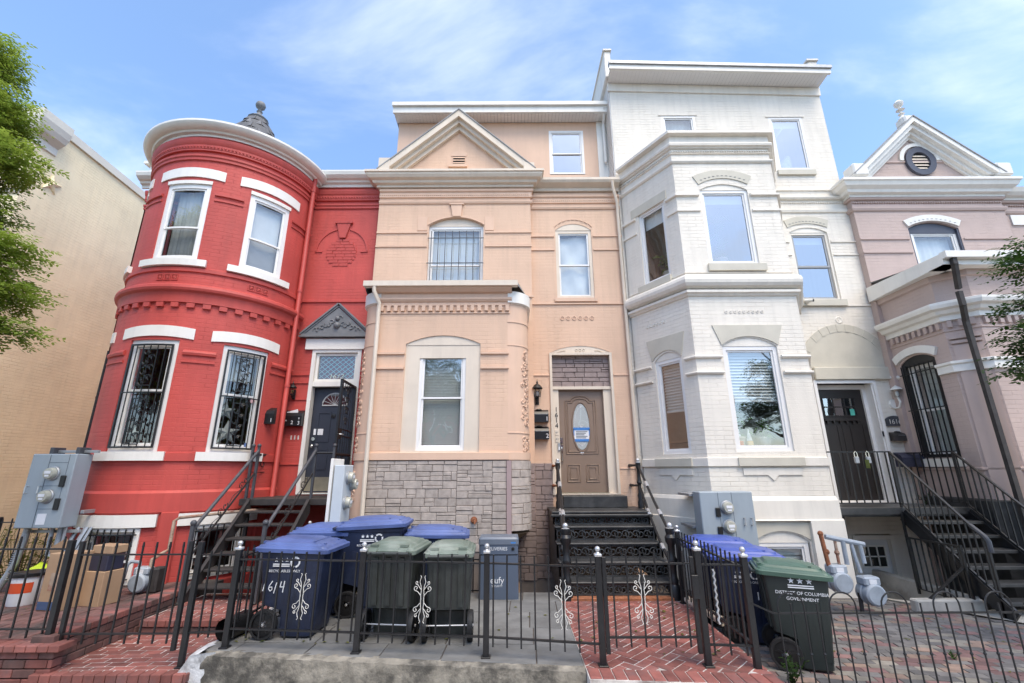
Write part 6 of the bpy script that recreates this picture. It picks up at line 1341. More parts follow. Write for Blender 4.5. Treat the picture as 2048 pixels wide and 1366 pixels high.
def balus(parent, a0, a1, b0, b1, n, m='black_iron', r=0.008, rail=0.018):
    """rail a0-a1 on top, b0-b1 below, n balusters between"""
    a0, a1, b0, b1 = map(Vector, (a0, a1, b0, b1)); mb = MB(); mb.bar(a0, a1, 0.035, 0.022); mb.build('handrail', m, parent); mb = MB(); mb.bar(b0, b1, 0.022, 0.014); mb.build('bottom_rail', m, parent)
    for i in range(n): t = (i + 0.5) / n; mb = MB(); mb.bar(b0.lerp(b1, t), a0.lerp(a1, t), 2 * r); mb.build('baluster', m, parent)
for X in (XL - 0.01, XR + 0.01):
    balus(bs, (X, Y1, 1.97), (X, 6.62, 0.76), (X, Y1, 1.16), (X, 6.62, -0.03), 13)
    for y, z0, z1 in ((Y1, 1.06, 1.98), (6.62, -0.2, 0.78)): mb = MB(); mb.bar((X, y, z0), (X, y, z1), 0.03); mb.build('rail_post', 'black_iron', bs)
balus(bs, (5.3, 7.93, 1.97), (XL, 7.93, 1.97), (5.3, 7.93, 1.14), (XL, 7.93, 1.14), 9); balus(bs, (XR, 7.93, 1.97), (XR, 8.85, 1.97), (XR, 7.93, 1.14), (XR, 8.85, 1.14), 7)
mb = MB(); mb.tube([(XL, 6.8, 0.92), (XL, 6.64, 0.80), (XL, 6.6, 0.74), (XL, 6.60, 0.60)], 0.03, 8); mb.build('rail_end', 'grey_iron', bs, smooth=40)
ag = thing('areaway_railing', 'low black guard railing over the basement doorway', 'railing')
balus(ag, (6.38, 7.85, 0.62), (6.38, 6.95, 0.62), (6.38, 7.85, -0.12), (6.38, 6.95, -0.12), 9)
for y in (7.85, 7.4, 6.95): mb = MB(); mb.bar((6.38, y, -0.2), (6.38, y, 0.64), 0.03); mb.build('rail_post', 'black_iron', ag)
mb = MB(); mb.bar((6.38, 7.85, 0.6), (6.38, 7.85, 0.98), 0.03); mb.build('hanger', 'black_iron', ag); mb = MB(); mb.bar((6.38, 6.98, 0.35), (5.62, 6.98, -0.18), 0.05, 0.012); mb.build('brace', 'black_iron', ag)

# ------------------------------------------------------------------ fences
def shared(name, mb, m): o = mb.build(name, m); me = o.data; bpy.data.objects.remove(o); return me
def inst(name, me, parent, loc, rz=0.0): o = bpy.data.objects.new(name, me); lk(o, parent); o.location = loc; o.rotation_euler = (0, 0, rz); return o
mb = MB(); mb.box(-0.007, 0.007, -0.007, 0.007, 0, 0.80); ME_P = shared('picket', mb, 'black_iron')
mb = MB(); mb.box(-0.007, 0.007, -0.007, 0.007, 0, 0.88); mb.loft([[(-0.009, -0.009, 0.88), (0.009, -0.009, 0.88), (0.009, 0.009, 0.88), (-0.009, 0.009, 0.88)], [(-0.006, -0.006, 0.93), (0.006, -0.006, 0.93), (0.006, 0.006, 0.93), (-0.006, 0.006, 0.93)]]); ME_PT = shared('picket', mb, 'black_iron')
mb = MB()
for s_ in (-1, 1):                                                  # paired white scrollwork round a picket
    st_ = [(0.026, 0.0), (0.016, 0.012), (0.024, 0.035), (0.030, 0.06), (0.018, 0.09), (0.012, 0.13), (0.017, 0.18), (0.014, 0.21), (0.017, 0.24), (0.012, 0.29), (0.018, 0.33), (0.030, 0.36), (0.024, 0.385), (0.016, 0.408), (0.026, 0.42)]
    mb.tube([(s_ * x, -0.011, z_) for x, z_ in st_], 0.0034, 6)
    for z0, d_ in ((0.145, -1), (0.275, 1)):                        # a large and a small volute off the stem, mirrored top and bottom
        for (zs, cx, dz, r_) in ((0.0, 0.066, 0.030, 0.023), (0.055, 0.058, 0.080, 0.015)):
            c_ = (cx, z0 + d_ * dz); pts = [(0.015, z0 + d_ * (zs - 0.035)), (0.028, z0 + d_ * (zs - 0.022)), (0.05, z0 + d_ * (dz - r_ * 1.25))]
            pts += [(c_[0] + r_ * (1 - k / 15) * math.cos(-1.1 + k * 0.55), c_[1] + d_ * r_ * (1 - k / 15) * math.sin(-1.1 + k * 0.55)) for k in range(11)]
            mb.tube([(s_ * x, -0.011, z_) for x, z_ in pts], [0.0034] * (len(pts) - 2) + [0.0045, 0.005], 6)
ME_S = shared('scroll_ornament', mb, 'scroll_white')
def fpost(parent, x, y, z0, h, w=0.055, cap='silver', rz=0.0):
    mb = MB(); mb.cbox(-w / 2, w / 2, -w / 2, w / 2, 0, h, 0.004); o = mb.build('post', 'black_iron', parent); o.location = (x, y, z0); o.rotation_euler = (0, 0, rz)
    if cap: mb = MB(); mb.cbox(-w * 0.62, w * 0.62, -w * 0.62, w * 0.62, h, h + 0.028, 0.005); mb.lathe([(0.022, h + 0.028), (0.014, h + 0.04), (0.018, h + 0.045)], (0, 0, 0), 10); balls(mb, (0, 0, h + 0.066), 0.026, 12); mb.build('ball_cap', cap, o, smooth=50)
    mb = MB(); mb.cbox(-w * 0.8, w * 0.8, -w * 0.8, w * 0.8, 0, 0.012, 0.003); mb.build('foot_plate', 'black_iron', o)
def span(parent, a, b, zb, z1, z2, n, me=None, scroll=None, h0=0.09):
    """two rails between plan points a, b at heights z1, z2 and n pickets; scroll = picket index with the ornament"""
    for z_ in (z1, z2): mb = MB(); mb.bar((*a, zb + z_), (*b, zb + z_), 0.03, 0.014); mb.build('rail', 'black_iron', parent)
    rz = math.atan2(b[1] - a[1], b[0] - a[0])
    for i in range(n):
        t = (i + 0.5) / n; inst('picket', me or ME_P, parent, (a[0] + (b[0] - a[0]) * t, a[1] + (b[1] - a[1]) * t, zb + h0), rz)
    if scroll is not None: t = (scroll + 0.5) / n; inst('scroll_ornament', ME_S, parent, (a[0] + (b[0] - a[0]) * t, a[1] + (b[1] - a[1]) * t, zb + 0.27), rz)
ff = thing('iron_fence', 'black iron picket fence with white scrolls along the patio edge', 'fence')
PO = [(-2.89, 5.15), (-1.53, 5.01), (-0.26, 4.88), (0.81, 4.68)]
for p in PO: fpost(ff, *p, 0.0, 0.90)
for (a, b, n_, s_) in ((PO[0], PO[1], 10, 5), (PO[1], PO[2], 9, 4), (PO[2], PO[3], 8, 5)): span(ff, a, b, 0, 0.17, 0.81, n_, scroll=s_)
gt = thing('iron_gate', 'black iron gate with one white scroll at the herringbone brick path', 'gate')
for x in (0.86, 1.69): mb = MB(); mb.cbox(x - 0.018, x + 0.018, 4.66 - 0.018, 4.66 + 0.018, 0.10, 0.90, 0.003); mb.build('stile', 'black_iron', gt)
span(gt, (0.87, 4.66), (1.68, 4.66), 0.06, 0.17, 0.78, 6, scroll=2); mb = MB(); mb.cbox(1.66, 1.72, 4.60, 4.63, 0.55, 0.75, 0.004); mb.build('latch', 'black_iron', gt)
sf = thing('iron_fence', 'black iron picket fence between the brick path and the right hand bins', 'fence')
fpost(sf, 1.75, 4.66, 0.0, 0.95); fpost(sf, 2.17, 4.62, -0.1, 1.0); fpost(sf, 2.25, 6.62, 0.0, 0.87)
span(sf, (1.75, 4.66), (2.17, 4.62), 0.0, 0.17, 0.83, 3); span(sf, (2.18, 4.66), (2.25, 6.6), 0.0, 0.17, 0.80, 17)
mb = MB(); mb.tube([(1.86 + 0.012 * (k % 2), 4.60, 0.80 - k * 0.03) for k in range(16)], 0.010, 6); mb.build('chain', 'silver', sf)
hf = thing('hoop_fence', 'low black hoop top wire fence at the right edge of the yard', 'fence')
mb = MB(); mb.bar((2.17, 4.60, 0.52), (2.36, 4.58, 0.44), 0.02, 0.014); mb.bar((2.36, 4.58, 0.44), (5.6, 4.58, 0.44), 0.02, 0.014); mb.build('rail', 'black_iron', hf); mb = MB(); mb.bar((2.2, 4.58, -0.3), (5.6, 4.58, -0.3), 0.02, 0.014); mb.build('rail', 'black_iron', hf)
P_ = 0.118; x = 2.40; k = 0
mb = MB(); pts = [(0, 0, -0.38), (0, 0, 0.50)] + [(P_ - P_ * math.cos(math.pi * j / 10), 0, 0.50 + 0.112 * math.sin(math.pi * j / 10)) for j in range(1, 10)] + [(2 * P_, 0, 0.50), (2 * P_, 0, -0.38)]; mb.tube(pts, 0.0075, 6); ME_H = shared('hoop', mb, 'black_iron')
mb = MB(); mb.tube([(0, 0, -0.38), (0, 0, 0.52)], 0.0075, 6); ME_W = shared('picket', mb, 'black_iron'); mb = MB(); balls(mb, (0, 0, 0), 0.014, 8); ME_K = shared('knuckle', mb, 'black_iron')
while x < 5.6:
    inst('hoop', ME_H, hf, (x, 4.57, 0)); inst('picket', ME_W, hf, (x + P_, 4.57, 0)); inst('picket', ME_W, hf, (x + 3 * P_, 4.57, 0))
    for j in range(4): inst('knuckle', ME_K, hf, (x + j * P_, 4.57, 0.12))
    x += 4 * P_
lf = thing('iron_fence', 'black spear picket fence on the low brick wall at far left', 'fence')
fpost(lf, -4.60, 5.06, 0.095, 0.92, 0.055, None); fpost(lf, -6.6, 5.06, 0.095, 0.92, 0.055, None); span(lf, (-6.6, 5.06), (-4.60, 5.06), 0.06, 0.14, 0.87, 13, ME_PT, h0=0.06)
lg = thing('iron_gate', 'plain black spear picket gate across the red brick path', 'gate')
for x in (-4.50, -3.36): mb = MB(); mb.cbox(x - 0.02, x + 0.02, 5.06, 5.10, 0.0, 1.0, 0.003); mb.build('stile', 'black_iron', lg)
span(lg, (-4.49, 5.08), (-3.37, 5.08), 0.0, 0.15, 0.87, 8, ME_PT, h0=0.06); fpost(lg, -3.27, 5.10, -0.15, 1.14, 0.05, None)
for z_ in (0.15, 0.86): mb = MB(); mb.bar((-3.27, 5.1, z_), (-2.9, 5.14, z_), 0.02, 0.014); mb.build('bracket', 'black_iron', lg)
for x in (-3.16, -3.06): inst('picket', ME_P, lg, (x, 5.12, 0.1))
rf_ = thing('iron_fence', 'black picket fence receding behind the blue bins beside the red stair', 'fence')
fpost(rf_, -2.98, 7.05, 0.0, 0.9); span(rf_, (-2.93, 5.2), (-2.98, 7.05), 0.0, 0.17, 0.81, 14)
lb = thing('iron_fence', 'black picket fence at the back of the left terrace', 'fence')
fpost(lb, -8.3, 7.75, 0.0, 1.0, 0.05, None); fpost(lb, -9.9, 7.75, 0.0, 1.0, 0.05, None); span(lb, (-10.2, 7.75), (-7.4, 7.75), 0.0, 0.15, 0.92, 18, ME_PT, h0=0.05)

# ------------------------------------------------------------------ wheeled bins
def star(mb, cx, cz, r, y):
    pts = [(cx + (r if j % 2 == 0 else r * 0.4) * math.sin(j * math.pi / 5), cz + (r if j % 2 == 0 else r * 0.4) * math.cos(j * math.pi / 5)) for j in range(10)]
    for j in range(10): a, b = pts[j], pts[(j + 1) % 10]; mb.face([(cx, y, cz), (b[0], y, b[1]), (a[0], y, a[1])])
def stroke(mb, pts, y, w=0.008):
    for a, b in zip(pts, pts[1:]):
        d = (b[0] - a[0], b[1] - a[1]); l = math.hypot(*d) or 1; n = (-d[1] / l * w / 2, d[0] / l * w / 2); e = (d[0] / l * w * 0.3, d[1] / l * w * 0.3)
        mb.face([(a[0] - n[0] - e[0], y, a[1] - n[1] - e[1]), (b[0] - n[0] + e[0], y, b[1] - n[1] + e[1]), (b[0] + n[0] + e[0], y, b[1] + n[1] + e[1]), (a[0] + n[0] - e[0], y, a[1] + n[1] - e[1])])
def wheeled_bin(name, label, loc, rz, L, W, H, body, lid, group, prints=(), ribs='side', dent=0.0, straps=False):
    """local +x = front of the bin (away from the wheels), -y = the side that faces the street when rz = 0"""
    b = thing(name, label, 'bin', loc, rz, group)
    f, k = L / 0.72, W / 0.60
    sec = lambda z_, xa, xb, ly: rrect((xa + xb) / 2 * f, 0, (xb - xa) * f, ly * k, 0.045, z_ * H, 3)
    S_ = [sec(0.015, -0.04, 0.22, 0.44), sec(0.03, -0.06, 0.25, 0.46), sec(0.27, -0.07, 0.275, 0.475), sec(0.30, -0.16, 0.28, 0.48), sec(0.33, -0.27, 0.283, 0.482), sec(0.60, -0.295, 0.305, 0.515), sec(0.86, -0.32, 0.325, 0.545), sec(0.862, -0.335, 0.34, 0.57), sec(0.895, -0.34, 0.345, 0.575)]
    mb = MB(); mb.loft(S_, True, True); bo = mb.build('body', body, b, smooth=28)
    half = lambda z_: k * (0.46 + (0.545 - 0.46) * (z_ - 0.03) / 0.83) / 2
    mb = MB()
    if ribs == 'side':
        for s_ in (-1, 1):
            for x in (-0.16, -0.03, 0.10, 0.23): mb.bar((x * f * 0.92, s_ * (half(0.10) - 0.002), 0.10 * H if x > -0.05 else 0.36 * H), (x * f, s_ * (half(0.66) - 0.002), 0.66 * H), 0.055 * f, 0.008, (0, 1, 0))
    for y in (-0.15, 0.0, 0.15): mb.bar((-0.283 * f, y * k, 0.36 * H), (-0.322 * f, y * k, 0.84 * H), 0.05, 0.02, (1, 0, 0)); mb.bar((0.252 * f, y * k, 0.08 * H), (0.322 * f, y * k, 0.84 * H), 0.05, 0.012, (1, 0, 0))
    mb.build('rib', body, bo)
    mb = MB(); mb.tube([(-0.34 * f, -0.24 * k, 0.88 * H), (-0.41 * f, -0.24 * k, 0.895 * H), (-0.41 * f, 0.24 * k, 0.895 * H), (-0.34 * f, 0.24 * k, 0.88 * H)], 0.016, 8); mb.build('handle', body, b, smooth=40)
    Ls = lambda z_, xa, xb, ly, r_=0.05: rrect((xa + xb) / 2 * f, 0, (xb - xa) * f, ly * k, r_, z_, 3)
    h0 = 0.895 * H
    tilt = lambda P: [(x, y, z_ + dent * (x / f + 0.36)) for x, y, z_ in P]
    SL = [Ls(h0 - 0.020, -0.372, 0.362, 0.595), Ls(h0 - 0.018, -0.378, 0.372, 0.61), Ls(h0 + 0.020, -0.380, 0.376, 0.618), Ls(h0 + 0.028, -0.372, 0.366, 0.60), Ls(h0 + 0.030, -0.360, 0.350, 0.575), Ls(h0 + 0.048, -0.350, 0.335, 0.555),
          Ls(h0 + 0.052, -0.335, 0.318, 0.525), Ls(h0 + 0.053, -0.325, 0.300, 0.50), Ls(h0 + 0.074, -0.310, 0.265, 0.465), Ls(h0 + 0.078, -0.290, 0.235, 0.42), Ls(h0 + 0.080, -0.275, 0.21, 0.39), Ls(h0 + 0.104, -0.25, 0.14, 0.30), Ls(h0 + 0.112, -0.20, 0.05, 0.18)]
    mb = MB(); mb.loft([tilt(s_) for s_ in SL], True, True); li = mb.build('lid', lid, b, smooth=14)
    mb = MB()
    for y in (-0.17, 0.17):
        mb.bar((-0.35 * f, y * k, h0 + 0.066), (0.29 * f, y * k, h0 + 0.060 + dent * 0.6), 0.035 if not straps else 0.085, 0.022)
        if straps: mb.bar((-0.40 * f, y * k, h0 + 0.0), (-0.30 * f, y * k, h0 + 0.06), 0.085, 0.03)
    mb.bar((0.18 * f, -0.2 * k, h0 + 0.084 + dent * 0.5), (0.18 * f, 0.2 * k, h0 + 0.084 + dent * 0.5), 0.02, 0.012)
    mb.build('lid_rib', lid, li)
    for s_ in (-1, 1):
        wh = MB(); r_ = 0.145; c_ = (-0.195 * f, s_ * (0.272 * k), r_)
        wh.lathe([(r_ * 0.80, -0.026), (r_ * 0.97, -0.028), (r_, -0.015), (r_, 0.015), (r_ * 0.97, 0.028), (r_ * 0.80, 0.026)], c_, 24, 'Y'); wo = wh.build('wheel', 'rubber', b, smooth=40)
        hb = MB(); hb.lathe([(r_ * 0.82, -0.012), (r_ * 0.3, -0.020), (r_ * 0.3, 0.020), (r_ * 0.82, 0.012)], c_, 20, 'Y')
        for j in range(5): t = j * 1.2566 + 0.3; hb.bar((c_[0] + 0.03 * math.cos(t), c_[1] + s_ * 0.020, c_[2] + 0.03 * math.sin(t)), (c_[0] + 0.1 * math.cos(t), c_[1] + s_ * 0.016, c_[2] + 0.1 * math.sin(t)), 0.022, 0.012, (0, 1, 0))
        hb.build('wheel_hub', 'black_plastic', wo)
        hc = MB(); hc.lathe([(0, s_ * 0.034), (0.014, s_ * 0.030), (0.016, s_ * 0.018)], c_, 10, 'Y'); hc.build('hub_cap', 'silver', wo)
    mb = MB(); mb.tube([(-0.195 * f, -0.27 * k, 0.145), (-0.195 * f, 0.27 * k, 0.145)], 0.008, 6); mb.build('axle', 'silver', b)
    slope = math.atan2((0.545 - 0.46) / 2 * k, 0.83 * H)
    def pm(z_): return -(half(z_ / H) + 0.0105)
    for p in prints:
        kind = p[0]
        if kind in ('recycle', 'dc'):
            cx, cz, s_, m_ = p[1:]; y = 0
            mb = MB()
            for i in range(3): star(mb, cx - 0.09 * s_ + i * (0.07 if kind == 'recycle' else 0.09) * s_ - (0.03 * s_ if kind == 'recycle' else 0), cz + 0.055 * s_, 0.03 * s_ * (1 if kind == 'recycle' else 1.2), y)
            for dz in (0.0, -0.022): x0, x1 = (cx - 0.16 * s_, cx + 0.06 * s_) if kind == 'recycle' else (cx - 0.13 * s_, cx + 0.13 * s_); zc = cz + dz * s_; mb.face([(x0, y, zc), (x1, y, zc), (x1, y, zc + 0.012 * s_), (x0, y, zc + 0.012 * s_)])
            if kind == 'recycle':
                c2 = (cx + 0.13 * s_, cz + 0.03 * s_); R3 = 0.055 * s_
                for i in range(3):
                    t = math.pi / 2 + i * 2.094; A_ = [(c2[0] + R3 * math.cos(t + d_), c2[1] + R3 * math.sin(t + d_)) for d_ in (-0.75, -0.25, 0.25, 0.75)]; stroke(mb, A_, y, 0.022 * s_)
            ob = mb.build('printed_emblem', m_, bo); ob.location = (0, pm(cz), 0)
            lines = [('RECYCLABLES ONLY', -0.075, 0.052)] if kind == 'recycle' else [('DISTRICT OF COLUMBIA', -0.075, 0.062), ('GOVERNMENT', -0.135, 0.062)]
            for s2, dz, sz in lines: text(bo, 'lettering', s2, sz * s_ * (0.85 if kind == 'recycle' else 0.78), (cx, pm(cz + dz * s_), cz + dz * s_), (R(90) + slope, 0, 0), m_, 0.0006)
        elif kind == 'hand':
            s2, cx, cz, s_ = p[1:]; mb = MB(); G_ = {'1': [[(0.2, 1), (0, 0)]], '6': [[(0.35, 0.95), (0.05, 0.5), (0, 0.2), (0.2, 0), (0.4, 0.15), (0.35, 0.4), (0.1, 0.35)]], '4': [[(0.1, 0.9), (0, 0.4), (0.45, 0.42)], [(0.45, 0.95), (0.35, -0.1)]]}
            for i, ch in enumerate(s2):
                for q_ in G_[ch]: stroke(mb, [(cx + s_ * (i * 0.62 + a), cz + s_ * (c_ - (0.2 if i == 2 else 0))) for a, c_ in q_], 0, 0.010)
            ob = mb.build('handwritten_number', 'print_white', bo); ob.location = (0, pm(cz) - 0.002, 0)
        elif kind == 'text': s2, cx, cz, sz, m_ = p[1:]; text(bo, 'lettering', s2, sz, (cx, pm(cz), cz), (R(90) + slope, 0, 0), m_, 0.0006)
        elif kind == 'label': cx, cy = p[1:]; mb = MB(); mb.box(cx - 0.05, cx + 0.05, cy - 0.035, cy + 0.035, h0 + 0.098, h0 + 0.101); mb.build('sticker', 'paper', li)
    return b
BG, GG = 'wheeled recycling bins', 'wheeled rubbish bins'
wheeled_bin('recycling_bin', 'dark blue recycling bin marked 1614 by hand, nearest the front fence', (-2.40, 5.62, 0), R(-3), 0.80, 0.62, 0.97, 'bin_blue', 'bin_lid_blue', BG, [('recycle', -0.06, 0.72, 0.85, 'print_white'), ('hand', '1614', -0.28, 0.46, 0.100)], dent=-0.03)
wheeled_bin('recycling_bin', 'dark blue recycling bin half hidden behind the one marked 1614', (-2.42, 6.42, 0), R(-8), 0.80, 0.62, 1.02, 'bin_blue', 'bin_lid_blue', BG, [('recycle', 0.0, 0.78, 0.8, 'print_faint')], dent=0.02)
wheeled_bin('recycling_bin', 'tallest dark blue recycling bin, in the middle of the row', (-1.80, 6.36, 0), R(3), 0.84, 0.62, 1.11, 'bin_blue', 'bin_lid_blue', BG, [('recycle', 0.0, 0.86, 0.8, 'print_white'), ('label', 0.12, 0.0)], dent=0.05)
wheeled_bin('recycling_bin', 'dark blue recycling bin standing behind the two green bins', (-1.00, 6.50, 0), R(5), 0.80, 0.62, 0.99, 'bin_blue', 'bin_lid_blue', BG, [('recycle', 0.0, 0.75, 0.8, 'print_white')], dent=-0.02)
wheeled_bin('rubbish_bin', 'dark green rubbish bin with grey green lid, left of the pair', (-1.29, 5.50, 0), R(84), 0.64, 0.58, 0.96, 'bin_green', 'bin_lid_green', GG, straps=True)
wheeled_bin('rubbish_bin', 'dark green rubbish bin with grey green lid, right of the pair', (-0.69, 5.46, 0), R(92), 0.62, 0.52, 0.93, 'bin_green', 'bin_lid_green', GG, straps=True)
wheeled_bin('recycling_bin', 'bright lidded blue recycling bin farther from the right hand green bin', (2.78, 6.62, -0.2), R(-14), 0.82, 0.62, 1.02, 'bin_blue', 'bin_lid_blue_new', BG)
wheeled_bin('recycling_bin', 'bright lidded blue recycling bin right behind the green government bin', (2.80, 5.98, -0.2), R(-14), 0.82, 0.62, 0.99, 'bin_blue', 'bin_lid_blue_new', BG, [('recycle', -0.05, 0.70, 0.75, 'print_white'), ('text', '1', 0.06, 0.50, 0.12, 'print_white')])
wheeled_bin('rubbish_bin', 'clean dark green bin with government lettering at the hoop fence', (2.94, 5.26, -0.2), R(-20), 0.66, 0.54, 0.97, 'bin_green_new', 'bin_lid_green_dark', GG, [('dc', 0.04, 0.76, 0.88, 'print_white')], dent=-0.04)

# ------------------------------------------------------------------ delivery box
db = thing('delivery_box', 'slate blue parcel delivery box standing against the stone bay', 'delivery box', (-0.2, 7.0, 0))
mb = MB(); mb.loft([rrect(0, 0, 0.55, 0.34, 0.03, z_, 3) for z_ in (0.0, 0.55)]); mb.build('body', 'box_slate', db, smooth=30)
mb = MB(); mb.loft([rrect(0, 0, 0.535, 0.325, 0.03, z_, 3) for z_ in (0.55, 0.565)]); mb.build('shadow_gap', 'black_plastic', db)
mb = MB(); mb.loft([rrect(0, 0, 0.55, 0.34, 0.03, z_, 3) for z_ in (0.565, 0.69)]); hd = mb.build('hatch', 'box_slate', db, smooth=30)
mb = MB(); mb.loft([rrect(0, 0, 0.565, 0.355, 0.03, 0.692, 3), rrect(0, 0, 0.565, 0.355, 0.035, 0.76, 3), rrect(0, 0.005, 0.54, 0.33, 0.04, 0.785, 3)]); ld = mb.build('lid', 'box_slate_top', db, smooth=30)
text(hd, 'lettering', 'DELIVERIES', 0.062, (-0.03, -0.1725, 0.635), FRONT, 'print_white', 0.0006); text(db, 'lettering', 'eufy', 0.115, (-0.02, -0.1725, 0.235), FRONT, 'print_white', 0.0006); text(db, 'lettering', 'SECURITY', 0.034, (-0.02, -0.1725, 0.165), FRONT, 'print_white', 0.0006)
mb = MB(); mb.lathe([(0, -0.012), (0.02, -0.010), (0.022, 0)], (0.2, -0.17, 0.635), 12, 'Y'); mb.build('keypad_button', 'black_plastic', hd)
mb = MB(); mb.box(0.17, 0.24, -0.1785, -0.177, 0.705, 0.725); mb.build('sticker', 'tape_blue', ld)

# ------------------------------------------------------------------ electricity and gas meters
def meter_dial(parent, c, axis, r=0.085, m='meter_glass'):
    mb = MB(); s_ = -1 if axis == 'Y' else 1; mb.lathe([(r * 1.2, 0), (r * 1.2, s_ * 0.018), (r * 1.08, s_ * 0.028), (r * 0.98, s_ * 0.028)], c, 20, axis); o = mb.build('meter', 'galv', parent, smooth=35); mb = MB(); mb.lathe([(r * 0.98, s_ * 0.02), (r * 0.96, s_ * 0.07), (r * 0.86, s_ * 0.088), (0, s_ * 0.092)], c, 20, axis); mb.build('dome', m, o, smooth=35)
    mb = MB()
    if axis == 'Y': mb.box(c[0] - 0.045, c[0] + 0.045, c[1] - 0.096, c[1] - 0.0935, c[2] - 0.005, c[2] + 0.035); mb.box(c[0] - 0.03, c[0] + 0.03, c[1] - 0.096, c[1] - 0.0935, c[2] - 0.045, c[2] - 0.02)
    else: mb.box(c[0] + 0.0935, c[0] + 0.096, c[1] - 0.04, c[1] + 0.04, c[2] - 0.01, c[2] + 0.03)
    mb.build('dial', 'paper', o); return o
ml = thing('electric_meter_box', 'blue grey electric box with two round meters on the red tower', 'meter box', (0, 0, 0))
mb = MB(); mb.cbox(-7.18, -6.52, 6.90, 7.18, 0.92, 1.96, 0.012); cb = mb.build('cabinet', 'meter_blue', ml)
mb = MB()
for (a, b, c_, d_) in ((-6.905, -6.897, 0.93, 1.95),): mb.box(a, b, 6.8975, 6.90, c_, d_)
for z_ in (1.83, 1.50, 1.18): mb.box(-6.897, -6.62, 6.8975, 6.90, z_, z_ + 0.006)
mb.box(-6.62, -6.614, 6.8975, 6.90, 1.18, 1.95); mb.build('panel_seam', 'meter_seam', cb)
for z_ in (1.68, 1.36): meter_dial(ml, (-6.80, 6.90, z_), 'Y'); mb = MB(); mb.cbox(-6.66, -6.585, 6.87, 6.90, z_ - 0.19, z_ - 0.03, 0.008); mb.build('cover', 'black_plastic', ml)
for x in (-7.12, -6.93): mb = MB(); mb.tube([(x, 6.90, 1.40), (x, 6.86, 1.40), (x, 6.86, 1.50), (x, 6.90, 1.50)], 0.009, 6); mb.build('pull_handle', 'silver', ml, smooth=40)
mb = MB(); mb.box(-6.87, -6.74, 6.8965, 6.8995, 0.97, 1.12); mb.build('sticker', 'paper', cb)
for z_ in (2.0, 0.86): mb = MB(); mb.cbox(-7.12, -6.38, 7.08, 7.13, z_ - 0.02, z_ + 0.02, 0.004); mb.build('mounting_strut', 'galv', ml)
for x in (-7.02, -6.62): mb = MB(); mb.cbox(x - 0.03, x + 0.03, 7.0, 7.2, 1.96, 2.06, 0.006); mb.build('strut_clamp', 'grey_iron', ml)
for x in (-6.42, -7.05): mb = MB(); mb.cbox(x - 0.025, x + 0.025, 7.10, 7.72, 1.10, 1.15, 0.004); mb.build('mounting_strut', 'galv', ml)
mb = MB(); mb.tube([(-7.08, 7.02, 0.93), (-7.08, 7.02, 0.80), (-7.10, 7.0, 0.45), (-7.22, 6.95, 0.07)], 0.042, 10)
for k in range(26): t = k / 26; p = Vector((-7.08, 7.02, 0.86)).lerp(Vector((-7.15, 6.98, 0.22)), t); mb.lathe([(0.042, -0.006), (0.048, 0), (0.042, 0.006)], p, 10)
mb.build('conduit', 'galv', ml, smooth=40)
for x, r_ in ((-6.74, 0.028), (-6.62, 0.034), (-6.55, 0.02)): mb = MB(); mb.tube([(x, 7.05, 0.93), (x, 7.05, 0.72), (x + 0.05, 7.02, 0.55), (x + 0.17, 7.02, 0.52), (x + 0.23, 7.08, 0.62), (x + 0.24, 7.2, 0.9)], r_, 8); mb.build('conduit', 'galv', ml, smooth=40)
mm = thing('electric_meter_box', 'pale grey electric box seen edge on beside the red stair', 'meter box')
mb = MB(); mb.cbox(-2.60, -2.45, 6.78, 7.16, 0.55, 1.78, 0.01); mb.build('cabinet', 'meter_pale', mm); mb = MB(); mb.cbox(-2.655, -2.615, 6.76, 7.2, 0.45, 1.87, 0.005); mb.build('mounting_board', 'bright_white', mm)
for z_, y in ((1.60, 6.95), (1.50, 7.12), (1.25, 6.92)): meter_dial(mm, (-2.45, y, z_), 'X', 0.08)
for z_ in (0.1, ): mb = MB(); mb.tube([(-2.52, 6.95, 0.55), (-2.52, 6.95, 0.0)], 0.03, 8); mb.build('conduit', 'galv', mm, smooth=40)
mr = thing('electric_meter_box', 'blue grey electric box with two meters on the white bay', 'meter box')
mb = MB(); mb.cbox(2.88, 3.70, 7.30, 7.58, 0.25, 1.36, 0.012); cb = mb.build('cabinet', 'meter_blue', mr)
mb = MB()
for x in (3.16, 3.37): mb.box(x, x + 0.007, 7.2975, 7.30, 0.26, 1.35)
mb.build('panel_seam', 'meter_seam', cb)
for z_ in (1.13, 0.86): meter_dial(mr, (3.28, 7.30, z_), 'Y'); mb = MB(); mb.cbox(3.10, 3.17, 7.27, 7.30, z_ - 0.13, z_ - 0.0, 0.008); mb.build('cover', 'black_plastic', mr)
for x in (3.52, 3.63): mb = MB(); mb.tube([(x, 7.30, 0.88), (x, 7.26, 0.88), (x, 7.26, 0.98), (x, 7.30, 0.98)], 0.009, 6); mb.build('pull_handle', 'silver', mr, smooth=40)
for z_ in (1.28, 0.8): mb = MB(); mb.cbox(2.83, 3.2, 7.58, 8.1, z_, z_ + 0.04, 0.004); mb.build('mounting_strut', 'galv', mr)
